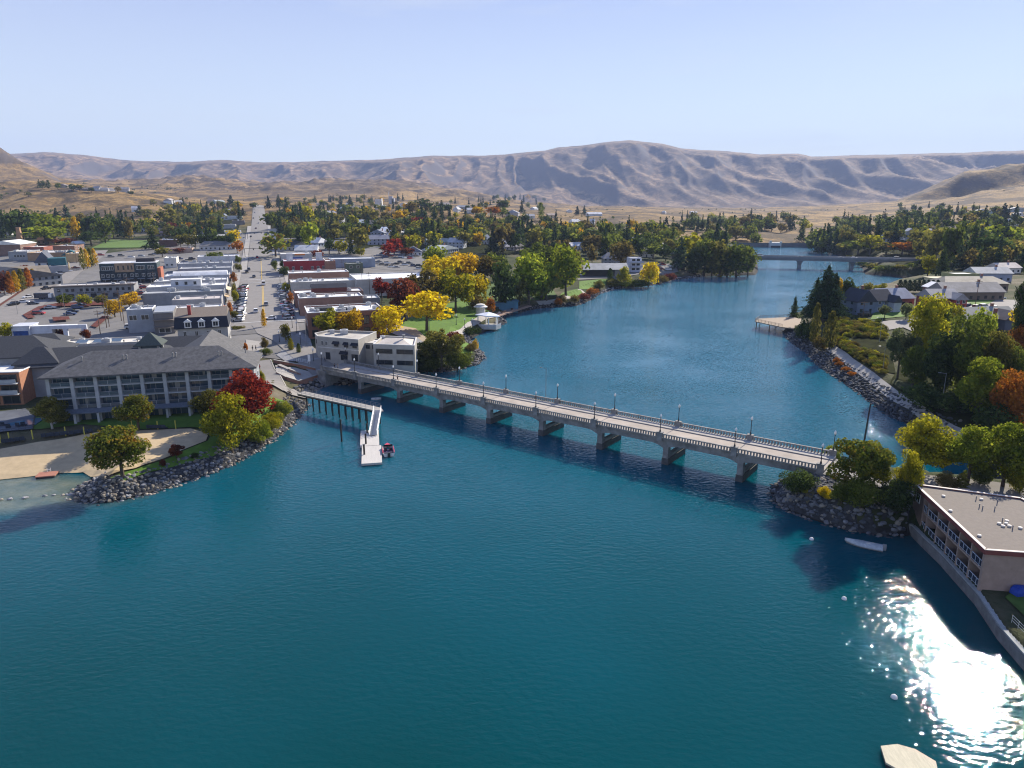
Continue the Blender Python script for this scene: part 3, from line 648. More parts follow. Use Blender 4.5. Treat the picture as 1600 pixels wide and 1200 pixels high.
# ---------------------------------------------------------------- boats, floats, buoys
HULLW = mat('boat_white', (.72, .71, .69), .3, .04, 1); HULLR = mat('boat_pink_red', (.62, .075, .11), .3, .08, 1); SEATM = mat('boat_seat', (.035, .03, .055), .5, .2, 2)
def hull(b, L, W, H, mi=0, inner=.0, z0=-.15, n=10):
    """pointed at +x"""
    rim = []; keel = []
    for i in range(n+1):
        u = i/n; w = W/2*(1-max(0, (u-.45)/.55)**2.2); rim.append((L*(u-.5), w, H*(.8+.25*u*u))); keel.append((L*(u*.93-.5), w*.72, z0))
    vs = rim+[(x, -y, z) for x, y, z in rim]+keel+[(x, -y, z) for x, y, z in keel]; m = n+1; fs = []
    for i in range(n): fs += [(i+1, i, 2*m+i, 2*m+i+1), (m+i, m+i+1, 3*m+i+1, 3*m+i), (2*m+i, 3*m+i, 3*m+i+1, 2*m+i+1)]
    fs.append((0, m, 3*m, 2*m)); b.add(vs, fs, mi); return rim
q = at(606.5, 706, 0); L_ = 6.2
boat = empty('motor_boat', (q[0], q[1], 0), math.atan2(dv[1], dv[0])+math.pi+.03, 'white motor boat with pink red bow deck and dark seats tied to the floating dock', 'boat')
b = MB(); rim = hull(b, L_, 2.45, .95); b.build('hull', HULLW, boat)
b = MB(); n = 10; fr = [r for r in rim if r[0] > .9]; vs = [(x, y*.99, z+.015) for x, y, z in fr]+[(x, -y*.99, z+.015) for x, y, z in fr]; k = len(fr); b.add(vs, [(i, k+i, k+i+1, i+1) for i in range(k-1)]); b.build('bow_deck', HULLR, boat)
MB().box(-L_*.49, .9, -1.02, 1.02, .28, .32).build('cockpit_floor', mat('boat_floor', (.10, .075, .16), .6, .2, 2), boat)
for y in (-.55, .55): MB().box(-.35, .25, y-.3, y+.3, .32, .72).box(-.42, -.28, y-.3, y+.3, .72, 1.05).build('seat', SEATM, boat)
MB().box(-2.7, -2.0, -.95, .95, .32, .75).build('bench_seat', SEATM, boat)
b = MB(); b.add([(1.0,-1.05,.95),(1.0,1.05,.95),(.45,.9,1.5),(.45,-.9,1.5)], [(0,1,2,3),(3,2,1,0)]); b.build('windscreen', mat('tinted_glass', (.02, .03, .04), .1, .1, 1, spec=.6), boat)
MB().box(-3.5, -3.05, -.28, .28, -.2, .95).build('outboard_motor', DARKM, boat)
MB().box(-3.0, .9, 1.1, 1.24, .82, .98).box(-3.0, .9, -1.24, -1.1, .82, .98).build('gunwale', HULLR, boat)
q = at(1349, 853, 0); 
cb = empty('covered_boat', (q[0], q[1], 0), R(152), 'small boat under a pale grey tarpaulin moored off the boulder bank near the motel', 'boat')
b = MB(); hull(b, 5.4, 2.2, .42); b.build('hull', mat('hull_grey', (.28, .29, .29), .5, .1, 1), cb)
b = MB(); TARP = mat('grey_tarpaulin', (.42, .44, .43), .8, .25, 2.2, .4); n = 10; ring = []
for i in range(n+1):
    u = i/n; w = 1.14*(1-max(0, (u-.45)/.55)**2.2); x = 5.4*(u-.5); zr = .42*(.8+.25*u*u)+.02
    ring.append([(x, -w, zr-.1), (x, -w*.6, zr+.22), (x, 0, zr+.30+.1*math.sin(u*9)), (x, w*.6, zr+.22), (x, w, zr-.1)])
b.add([p for r in ring for p in r], [(i*5+j, i*5+j+1, (i+1)*5+j+1, (i+1)*5+j) for i in range(n) for j in range(4)]+[(0, 5, 1, 1)][:0]).build('cover', TARP, cb, smooth=True)
MB().box(-3.15, -2.65, -.22, .22, -.1, .9).build('outboard_motor', mat('motor_grey', (.3, .3, .3), .5, .1, 2), cb)
for (a_x, a_y, lab) in [(1268, 843, 'white round buoy floating near the covered boat'), (1319, 936, 'white round buoy in open water below the covered boat'), (1397, 1090, 'small grey buoy in the edge of the sun glitter')]:
    q = at(a_x, a_y, 0); o = MB().lathe([(.05, -.3), (.3, -.2), (.36, .0), (.3, .22), (.14, .36), (.03, .4)], n=10).build('buoy', HULLW, loc=(q[0], q[1], 0), smooth=True); tag(o, lab, 'buoy', 'mooring buoys')
q = at(588, 624, 0); o = empty('rowing_boat', (q[0], q[1], 0), .1, 'tiny white rowing dinghy drifting under the bridge beside the boardwalk pier', 'boat')
b = MB(); hull(b, 2.7, 1.1, .4); b.build('hull', HULLW, o); MB().box(-.3, .0, -.42, .42, .22, .27).build('thwart', DECKM, o)
q = at(74, 744, 0); o = empty('swim_platform', (q[0], q[1], 0), .28, 'small red brown swimming platform with ladder in the shallow lagoon', 'platform')
MB().box(-1.7, 1.7, -1.3, 1.3, .3, .48).build('deck', mat('red_planks', (.36, .16, .11), .8, .15, 2, streak=(1, 6, 1)), o); MB().box(-1.6, 1.6, -1.2, 1.2, -.3, .3).build('float', DARKM, o)
b = MB(); [b.tube((x, 1.25, -.4), (x, 1.25, 1.25), .04, n=5) for x in (-.3, .3)]; [b.tube((-.3, 1.25, z), (.3, 1.25, z), .03, n=5) for z in (.0, .3, .9)]; b.build('ladder', WHITE, o)
q = at(1408, 1184, .5); P8 = [(at(a, c, .5)[:2]-q[:2]) for a, c in [(1376, 1166), (1384, 1192), (1420, 1212), (1468, 1216), (1462, 1190), (1430, 1171), (1402, 1163)]]
o = empty('octagonal_float', (q[0], q[1], 0), 0, 'pale plank swim float with cut corners beside the sun glitter at bottom', 'float')
MB().prism([tuple(p) for p in P8], .35, .55).build('deck', mat('cream_planks', (.50, .46, .34), .8, .14, 1.2, streak=(4, .7, 1)), o)
MB().prism([tuple(p*.97) for p in P8], -.4, .35).build('float', DARKM, o)
# ---------------------------------------------------------------- boulders of the riprap banks
ROCK = [mat('rock_grey', (.19, .19, .20), .9, .35, 1.3, .5, jitter=.45), mat('rock_tan', (.27, .235, .19), .9, .35, 1.3, .5, jitter=.35), mat('rock_dark', (.075, .08, .088), .9, .35, 1.3, .5, jitter=.35)]
def rock_mesh(seed, m):
    rng = np.random.default_rng(seed); bm = bmesh.new(); bmesh.ops.create_icosphere(bm, subdivisions=2, radius=1)
    pl = [(v/np.linalg.norm(v), .55+.4*rng.random()) for v in rng.normal(size=(13, 3))]; sc = np.array([1, .62+.3*rng.random(), .5+.3*rng.random()])
    for v in bm.verts:
        p = np.array(v.co)
        for nrm, d in pl:
            k = p@nrm-d
            if k > 0: p = p-nrm*k
        v.co = p*sc*.62
    me = bpy.data.meshes.new('boulder'); bm.to_mesh(me); bm.free(); me.materials.append(m); return me
ROCKS = [rock_mesh(i, ROCK[(0, 0, 1, 2, 0, 1, 0, 2)[i]]) for i in range(8)]
def seg_points(S, a0, a1, step):
    P = [at(*p)[:2] for p in S]; P = P[a0:a1+1]; out = []
    for p, q in zip(P, P[1:]):
        L = np.linalg.norm(q-p); n = max(1, int(L/step))
        for i in range(n): out.append((p+(q-p)*(i+.5)/n, (q-p)/L))
    return out
_rr = random.Random(21)
def rocks(S, a0, a1, rows, step, size, cb, side, jit=.35):
    for p, t in seg_points(S, a0, a1, step):
        n = np.array([-t[1], t[0]])*side
        for r in rows:
            q = p+n*(r+_rr.uniform(-jit, jit))+t*_rr.uniform(-step*.5, step*.5); z = gz(q[0], q[1]); s = size*_rr.uniform(.55, 1.35)
            cb((q[0], q[1], max(z, -.3)+s*.12), (_rr.uniform(-.5, .5), _rr.uniform(-.5, .5), _rr.uniform(0, 6.28)), s, _rr.randrange(8))
wi = SHORE_W.index
_all = []
rocks(SHORE_W, wi((130,757)), wi((482,632)), (-.7, .0, .7, 1.4, 2.1, 2.9, 3.8, 4.8), .54, .72, lambda *a: _all.append(a), 1)
_all.sort(key=lambda a: -a[2]/math.hypot(a[0][0], a[0][1]))
for i, (loc, rot, s, k) in enumerate(_all[:300]):
    o = inst(ROCKS[k], 'boulder', None, loc, rot, (s, s, s)); tag(o, 'angular boulder in the riprap bank around the hotel breakwater', 'boulder', 'boulders of the hotel breakwater')
def mass(name, items):
    V = []; Fc = []; mi = []; k0 = 0
    cache = [([np.array(v.co) for v in me.vertices], [tuple(p.vertices) for p in me.polygons]) for me in ROCKS]
    for loc, rot, s, k in items:
        from mathutils import Euler
        M = np.array(Euler(rot).to_matrix()); vs, fs = cache[k]; W_ = np.array(vs)@M.T*s+np.array(loc)
        V += [tuple(v) for v in W_]; Fc += [tuple(i+k0 for i in f) for f in fs]; mi += [(0, 0, 1, 2, 0, 1, 0, 2)[k]]*len(fs); k0 += len(vs)
    me = bpy.data.meshes.new(name); me.from_pydata(V, [], Fc); [me.materials.append(m) for m in ROCK]; me.polygons.foreach_set('material_index', mi)
    o = bpy.data.objects.new(name, me); COL.objects.link(o); tag(o, kind='stuff'); return o
mass('riprap', _all[300:])
def riprap(S, p0, p1, rows, step, size, side=1):
    it = []; i0, i1 = S.index(p0), S.index(p1); rocks(S, i0, i1, rows, step, size, lambda *a: it.append(a), side)
    if S is SHORE_E: it = [(l, r, s, k if _rr.random() < .35 else _rr.choice((3, 7))) for l, r, s, k in it]  # east bank shade put into the colour by picking mostly dark boulders
    mass('riprap', it)
riprap(SHORE_W, (478,620), (578,582), (-.5, .4, 1.3, 2.2, 3.2), 1.0, 1.1)
riprap(SHORE_W, (690,582), (738,528), (-.4, .5, 1.4, 2.4), 1.0, 1.0)
riprap(SHORE_W, (778,512), (935,460), (-.4, .8, 1.9), 1.3, 1.1)
riprap(SHORE_W, (935,460), (1100,432), (-.3, 1.2), 1.8, 1.2)
riprap(SHORE_E, (1226,517), (1475,682), (-.5, .3, 1.1, 1.9, 2.8, 3.8, 4.9), .72, .88)
riprap(SHORE_E, (1280,738), (1412,838), (-.5, .2, .9, 1.6, 2.3, 3.0, 3.8, 4.6, 5.5, 6.5, 7.5), .75, .8)
it = []
_bp = [(1214,764),(1240,750),(1285,758),(1330,792),(1418,806),(1414,836),(1320,828),(1236,800)]; _bw = np.array([at(*p, 2)[:2] for p in _bp])
while len(it) < 950:
    q = np.array([_rr.uniform(_bw[:, 0].min(), _bw[:, 0].max()), _rr.uniform(_bw[:, 1].min(), _bw[:, 1].max())])
    if inside(_bw, q[:1], q[1:])[0]: s = .8*_rr.uniform(.45, 1.3); it.append(((q[0], q[1], gz(*q)+s*.1), (_rr.uniform(-.5, .5), _rr.uniform(-.5, .5), _rr.uniform(0, 6.28)), s, _rr.randrange(8)))
mass('riprap', it)
it = []
for a, c in [(2, 781), (16, 780), (70, 775), (84, 774), (98, 774), (104, 773), (110, 774), (40, 778)]:
    q = at(a, c, 0); it.append(((q[0], q[1], .05), (0, .2, a), _rr.uniform(.6, 1.1), a % 8))
mass('riprap', it)
# ---------------------------------------------------------------- roads, lots, lawns, sand (thin sheets that follow the ground)
def drape(name, poly, m, dz=.12, step=3.0, world=False, px=True):
    P = [pick(*p)[:2] if px else np.array(p) for p in poly]
    bm = bmesh.new(); vs = [bm.verts.new((p[0], p[1], 0)) for p in P]; bm.faces.new(vs); bm.normal_update()
    for ax in (0, 1):
        lo = min(p[ax] for p in P); hi = max(p[ax] for p in P); k = math.floor(lo/step)*step
        while k < hi:
            no = (1, 0, 0) if ax == 0 else (0, 1, 0); co = (k, 0, 0) if ax == 0 else (0, k, 0)
            bmesh.ops.bisect_plane(bm, geom=bm.verts[:]+bm.edges[:]+bm.faces[:], plane_co=co, plane_no=no); k += step
    bmesh.ops.triangulate(bm, faces=bm.faces[:])
    X = np.array([v.co.x for v in bm.verts]); Y = np.array([v.co.y for v in bm.verts]); Z = ground(X, Y)+dz+.10
    for v, z in zip(bm.verts, Z): v.co.z = z
    bmesh.ops.recalc_face_normals(bm, faces=bm.faces[:])
    if sum(f.normal.z*f.calc_area() for f in bm.faces) < 0: bmesh.ops.reverse_faces(bm, faces=bm.faces[:])
    me = bpy.data.meshes.new(name); bm.to_mesh(me); bm.free(); me.materials.append(m)
    o = bpy.data.objects.new(name, me); COL.objects.link(o); tag(o, kind='structure'); return o
def ribbon(name, pts, half, m, dz=.14, step=5.0, off=0.0, kind='structure'):
    pts = [np.array(p, float)[:2] for p in pts]; S = []
    for a, b in zip(pts, pts[1:]):
        n = max(1, int(np.linalg.norm(b-a)/step)); S += [a+(b-a)*i/n for i in range(n)]
    S.append(pts[-1]); S = np.array(S); T_ = np.gradient(S, axis=0); T_ /= np.linalg.norm(T_, axis=1)[:, None]; Nn = np.stack([T_[:, 1], -T_[:, 0]], 1)
    h = half if isinstance(half, tuple) else (-half, half); lat = np.linspace(h[0], h[1], max(2, int((h[1]-h[0])/4)+1))
    X = S[:, 0:1]+Nn[:, 0:1]*(lat+off); Y = S[:, 1:2]+Nn[:, 1:2]*(lat+off); Z = ground(X, Y)+dz+.10
    me = sheet_mesh(name, X, Y, Z, m); me.polygons.foreach_set('use_smooth', np.zeros(len(me.polygons), bool))
    if me.polygons[0].normal.z < 0: me.flip_normals()
    o = bpy.data.objects.new(name, me); COL.objects.link(o); tag(o, kind=kind); return o
S0 = np.array([-101., 284.]); _an = R(19); SD = np.array([-math.sin(_an), math.cos(_an)]); SN_ = np.array([math.cos(_an), math.sin(_an)])
def st(u, v): return S0+SN_*u+SD*v
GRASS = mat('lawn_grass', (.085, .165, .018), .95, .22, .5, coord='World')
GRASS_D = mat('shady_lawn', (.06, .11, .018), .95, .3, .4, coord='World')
SAND = mat('beach_sand', (.46, .355, .215), .95, .13, .5, .2, coord='World')
LOT = mat('parking_lot_asphalt', (.165, .158, .15), .92, .2, .09, coord='World')
DIRT = mat('bare_dirt', (.33, .26, .18), .95, .2, .3, coord='World')
PLAZA = mat('plaza_paving', (.24, .24, .245), .85, .15, .4, coord='World')
REDCOVER = mat('red_ground_cover', (.105, .024, .015), .95, .5, .9, .8, coord='World')
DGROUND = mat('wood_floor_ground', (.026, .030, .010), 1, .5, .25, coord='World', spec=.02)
STONE = mat('stone_bank', (.05, .05, .052), 1, .5, .9, .6, coord='World', spec=.05)
drape('stone_bank', [(1208,768),(1240,748),(1285,754),(1330,786),(1420,800),(1418,834),(1370,834),(1320,826),(1270,810),(1235,798),(1212,784)], STONE, .05, 2)
drape('stone_bank', [(121,768),(150,750),(200,752),(260,733),(330,712),(385,690),(430,664),(456,640),(474,630),(480,634),(470,646),(453,666),(428,686),(398,707),(368,722),(328,740),(288,752),(250,766),(200,778),(160,784),(132,783),(118,776)], STONE, .05, 2)
drape('downtown_ground', [(-40,560),(380,556),(470,566),(486,520),(478,470),(640,452),(700,424),(640,398),(520,388),(430,378),(372,362),(262,385),(150,398),(-40,398)], LOT, .08, 6)
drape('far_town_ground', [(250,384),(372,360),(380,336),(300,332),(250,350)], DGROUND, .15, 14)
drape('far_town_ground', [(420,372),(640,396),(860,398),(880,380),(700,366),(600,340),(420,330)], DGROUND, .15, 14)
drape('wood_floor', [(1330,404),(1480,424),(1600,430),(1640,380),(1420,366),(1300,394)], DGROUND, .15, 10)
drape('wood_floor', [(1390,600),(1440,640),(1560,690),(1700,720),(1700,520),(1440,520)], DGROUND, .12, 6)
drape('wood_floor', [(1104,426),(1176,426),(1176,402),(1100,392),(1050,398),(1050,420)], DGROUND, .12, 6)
ribbon('main_street', [st(1, -38), st(1, 165)], 12.0, ASPH_L, .16)
ribbon('main_street', [st(1, 165), st(.5, 560), st(.5, 1050)], 8.5, ASPH_L, .3, 12)
for (a, b) in ((-14.9, -11), (13, 16.8)): ribbon('pavement', [st(0, -20), st(0, 165)], (a, b), WALK, .30)
for (a, b) in ((-12, -8), (9, 13)): ribbon('pavement', [st(0, 165), st(0, 560)], (a, b), WALK, .40, 10)
for v, h in ((118, 5), (250, 6), (400, 6)): ribbon('cross_street', [st(-95, v), st(95, v)], h, ASPH_L, .22, 6)
ribbon('street_marking', [st(.6, -12), st(.6, 112)], .12, PAINT_Y, .20); ribbon('street_marking', [st(1.1, -12), st(1.1, 112)], .12, PAINT_Y, .20)
ribbon('street_marking', [st(.6, 124), st(.6, 245)], .16, PAINT_Y, .36, 8)
for v in (-15, 111, 125, 243, 257): ribbon('crosswalk_marking', [st(-10, v), st(12, v)], .35, PAINT_W, .40 if v > 165 else .27, 3)
for v in range(-10, 100, 3):
    for (a, b) in ((-10.9, -6.4), (8.2, 12.9)):
        p, q = st(a, v), st(b, v+2.2)
        ribbon('street_marking', [p, q], .06, PAINT_W, .20, 2)
# left avenue
av = [pick(-60, 560)[:2], pick(-10, 512)[:2], pick(45, 470)[:2], pick(100, 428)[:2], pick(138, 404)[:2], pick(150, 392)[:2]]
ribbon('avenue', av, 8.5, ASPH_L, .2); ribbon('median_bed', [a*.9+b*.1 if False else a for a, b in zip(av[1:4], av[2:5])]+[av[4]], 0.6, REDCOVER, .42, 5, off=-8.6)
ribbon('pavement', av[1:4], (-13, -9.6), WALK, .36)
# square at the bridge head
bl = BR_O+BR_D*(-15.8)+BR_T*3.2
ribbon('bridge_approach', [bl+BR_D*1.5, bl-BR_D*8, st(8, -52), st(3, -38), st(1, -20)], 4.6, ASPH_L, .26, 3)
drape('plaza', [(442,548),(432,556),(446,566),(500,573),(540,566),(560,566),(492,556),(484,528),(470,520),(455,528)], PLAZA, .2, 2)
ribbon('side_street', [st(1, -34), st(-18, -36), pick(300, 536)[:2], pick(150, 545)[:2], pick(-40, 556)[:2]], 4.5, ASPH, .20, 4)
ribbon('hotel_path', [pick(408, 566)[:2], pick(414, 582)[:2], pick(432, 602)[:2], pick(455, 616)[:2], pick(472, 618)[:2]], 2.5, ASPH_L, .42, 1.5)
for sd in (-2.9, 2.6): ribbon('kerb', [pick(408, 566)[:2], pick(414, 582)[:2], pick(432, 602)[:2], pick(455, 616)[:2]], (sd, sd+.3), WALK, .5, 1.5)
drape('terrace_paving', [(430,571),(446,575),(493,584),(499,588),(467,599),(449,592),(433,584)], WALK, .08, 1.5)
drape('corner_pavement', [(384,532),(412,536),(420,550),(408,562),(396,560),(386,548)], WALK, .24, 3)
# hotel grounds
drape('lawn', [(0,668),(60,672),(130,664),(230,672),(300,668),(335,672),(325,690),(272,714),(215,734),(172,748),(196,752),(250,735),(330,716),(380,690),(425,668),(458,642),(448,628),(400,625),(300,640),(120,655),(0,650)], GRASS, .10, 2)
drape('beach', [(-200,712),(-60,706),(0,703),(60,692),(130,680),(215,674),(298,671),(326,679),(322,690),(268,713),(212,733),(170,745),(152,746),(130,739),(90,740),(40,746),(0,750),(-200,764)], SAND, .14, 2)
drape('pool_terrace', [(-30,682),(52,672),(56,652),(40,640),(-30,648)], mat('shaded_pool_paving', (.11, .12, .14), .85, .15, .6, coord='World'), .22, 2)  # paving colour darkened and blued to stand for shade on the terrace
# park
drape('lawn', [(616,515),(665,540),(700,525),(760,492),(770,478),(740,468),(690,476),(640,498)], GRASS, .10, 2)
drape('lawn', [(874,468),(905,466),(915,458),(900,452),(878,458)], GRASS, .10, 2)
drape('lawn', [(905,452),(950,444),(956,436),(905,440)], GRASS, .10, 2)
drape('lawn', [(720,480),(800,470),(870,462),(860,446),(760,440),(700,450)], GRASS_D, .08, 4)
drape('lawn', [(716,556),(738,552),(742,542),(728,536),(712,540)], GRASS, .10, 2)
drape('lawn', [(970,378),(1038,378),(1030,370),(970,369)], GRASS, .2, 4)
ribbon('park_path', [pick(690,545)[:2], pick(700,526)[:2], pick(735,508)[:2], pick(770,494)[:2], pick(784,490)[:2]], 1.3, WALK, .3, 2)
ribbon('park_path', [pick(840,474)[:2], pick(870,471)[:2], pick(905,468)[:2], pick(915,460)[:2], pick(905,452)[:2]], 1.5, WALK, .16, 3)
drape('plaza', [(630,540),(690,560),(668,530),(650,514),(618,508)], DIRT, .12, 3)
ribbon('park_lane', [pick(590,508)[:2], pick(640,528)[:2], pick(662,545)[:2], pick(660,575)[:2]], 2.6, PLAZA, .18, 3)
drape('parking_lot', [(580,420),(690,428),(665,398),(585,385),(560,392)], LOT, .16, 5)
drape('parking_lot', [(900,438),(965,438),(1060,425),(1045,412),(990,420),(960,426),(900,424)], LOT, .16, 5)
# playing field, left lawns
drape('playing_field', [(143,388),(232,387),(232,376),(172,375)], mat('playing_field_grass', (.10, .17, .035), .95, .12, .05, coord='World'), .25, 8)
drape('lawn', [(118,412),(134,410),(134,400),(120,400)], mat('yellowed_lawn', (.16, .19, .04), .95, .15, .1, coord='World'), .14, 4)
# right bank
ribbon('riverside_path', [pick(1292,541)[:2], pick(1325,565)[:2], pick(1358,588)[:2], pick(1400,622)[:2], pick(1450,655)[:2], pick(1500,680)[:2], pick(1560,705)[:2]], 1.4, WALK, .2, 3)
drape('lawn', [(1308,495),(1330,492),(1338,478),(1316,478)], GRASS, .1, 2)
drape('lawn', [(1360,500),(1425,494),(1425,486),(1366,488)], GRASS, .1, 2)
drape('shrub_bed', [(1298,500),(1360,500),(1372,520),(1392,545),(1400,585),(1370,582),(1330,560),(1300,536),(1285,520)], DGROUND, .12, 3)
ribbon('cul_de_sac', [pick(1368,512)[:2], pick(1420,504)[:2], pick(1460,520)[:2]], 6, ASPH_L, .18, 3)
drape('driveway', [(1500,494),(1580,500),(1600,470),(1540,468),(1505,478)], ASPH_L, .18, 3)
drape('lawn', [(1506,478),(1540,478),(1555,470),(1510,470)], GRASS, .24, 2)
_cw = [BR_O+BR_D*122.4+BR_T*3.1]
ribbon('causeway_road', [_cw[0]-BR_D*1.5, _cw[0]+BR_D*14, pick(1450,757)[:2], pick(1540,768)[:2], pick(1620,782)[:2], pick(1720,800)[:2]], 3.6, ASPH_L, .3, 2)
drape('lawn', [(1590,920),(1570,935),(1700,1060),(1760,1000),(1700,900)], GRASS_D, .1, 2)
# ---------------------------------------------------------------- buildings
def W(c, r=.85, v=.2, s=.3, **k): return mat('wall_%02d_%02d_%02d' % tuple(int(x*100) for x in c), c, r, v, s, **k)
def RF(c, r=.8, v=.27, s=.22): return mat('roof_%02d_%02d_%02d' % tuple(int(x*100) for x in c), c, r, v, s)
GLASS = mat('window_glass', (.022, .028, .035), .12, .3, .4, spec=.6)
GLASS_B = mat('balcony_glass', (.05, .085, .12), .12, .25, .5, spec=.6)
FRAME = mat('window_frame', (.62, .61, .58), .6, .06, 1)
FRAME_D = mat('dark_frame', (.05, .05, .05), .6, .1, 1)
def _win_mesh(fm):
    b = MB(); b.box(-.5, .5, -.10, 0, 0, .07).box(-.5, .5, -.10, 0, .93, 1).box(-.5, -.44, -.10, 0, .07, .93).box(.44, .5, -.10, 0, .07, .93).box(-.025, .025, -.09, 0, .07, .93)
    return b.mesh('window', fm)
WINM = {'w': _win_mesh(FRAME), 'd': _win_mesh(FRAME_D)}
PANE = MB().box(-.44, .44, -.045, .02, .07, .93).mesh('pane', GLASS)
SIMPLE = MB().box(-.5, .5, -.06, .02, 0, 1).mesh('window', GLASS)
def win(par, x, y, z, w, h, rz=0, fm='w', pane=True):
    o = inst(WINM[fm] if pane else SIMPLE, 'window', par, (x, y, z), (0, 0, rz), (w, 1, h))
    if pane: inst(PANE, 'pane', o)
    return o
def face(par, D, Wd, side, spots, z, w, h, **k):
    """windows on a side of a box Wd wide (x) and D deep (y)"""
    for u in spots:
        if side == 'front': win(par, u, -.01, z, w, h, 0, **k)
        elif side == 'right': win(par, Wd+.01, u, z, w, h, math.pi/2, **k)
        elif side == 'left': win(par, -.01, u, z, w, h, -math.pi/2, **k)
UNITM = MB().box(-.7, .7, -.9, .9, .15, 1.1).box(-.75, .75, -.95, .95, 1.1, 1.16).lathe([(.45, 1.16), (.5, 1.3), (.1, 1.32)], n=8).box(-.6, .6, -.8, .8, 0, .15).mesh('roof_unit', mat('roof_unit_metal', (.40, .41, .42), .5, .15, 1))
VENTM = MB().lathe([(.16, 0), (.16, .7), (.28, .75), (.28, .95), (.05, 1.02)], n=7).mesh('roof_vent', mat('vent_metal', (.25, .25, .25), .5, .1, 2))
_br = random.Random(77)
def flat_body(par, pts, h, wm, rm, par_h=.5, z0=-2, cop=None):
    """wall block with a parapet and a sunk flat roof; pts counter-clockwise in local coordinates"""
    c = np.mean(np.array(pts), 0); inn = []; n = len(pts)
    for i in range(n):
        p0, p1, p2 = np.array(pts[i-1]), np.array(pts[i]), np.array(pts[(i+1) % n])
        d1 = (p1-p0)/np.linalg.norm(p1-p0); d2 = (p2-p1)/np.linalg.norm(p2-p1); n1 = np.array([-d1[1], d1[0]]); n2 = np.array([-d2[1], d2[0]])
        m_ = n1+n2; m_ /= max(.3, np.linalg.norm(m_)); inn.append(p1+m_*.3/max(.4, m_@n1))
    b = MB(); vs = [(p[0], p[1], z0) for p in pts]+[(p[0], p[1], h) for p in pts]+[(p[0], p[1], h) for p in inn]+[(p[0], p[1], h-par_h) for p in inn]
    fs = []
    for i in range(n):
        j = (i+1) % n; fs += [(i, j, n+j, n+i), (n+i, n+j, 2*n+j, 2*n+i), (2*n+i, 2*n+j, 3*n+j, 3*n+i)]
    b.add(vs, fs).build('wall', wm, par)
    b = MB(); b.add([(p[0], p[1], h-par_h+.01) for p in inn], [tuple(range(n))]).build('roof', rm, par)
    if cop:
        b = MB(); vs = []; 
        for i in range(n):
            q = np.array(pts[i]); d = q-c; d = d/np.linalg.norm(d); vs.append(q+d*.07)
        ii = [np.array(p)*1.0 for p in inn]
        V = [(p[0], p[1], h-.12) for p in vs]+[(p[0], p[1], h+.08) for p in vs]+[(p[0], p[1], h+.08) for p in ii]+[(p[0], p[1], h-.05) for p in ii]
        fs = []
        for i in range(n): j = (i+1) % n; fs += [(i, j, n+j, n+i), (n+i, n+j, 2*n+j, 2*n+i), (2*n+i, 2*n+j, 3*n+j, 3*n+i), (3*n+i, 3*n+j, j, i)]
        b.add(V, fs).build('coping', cop, par)
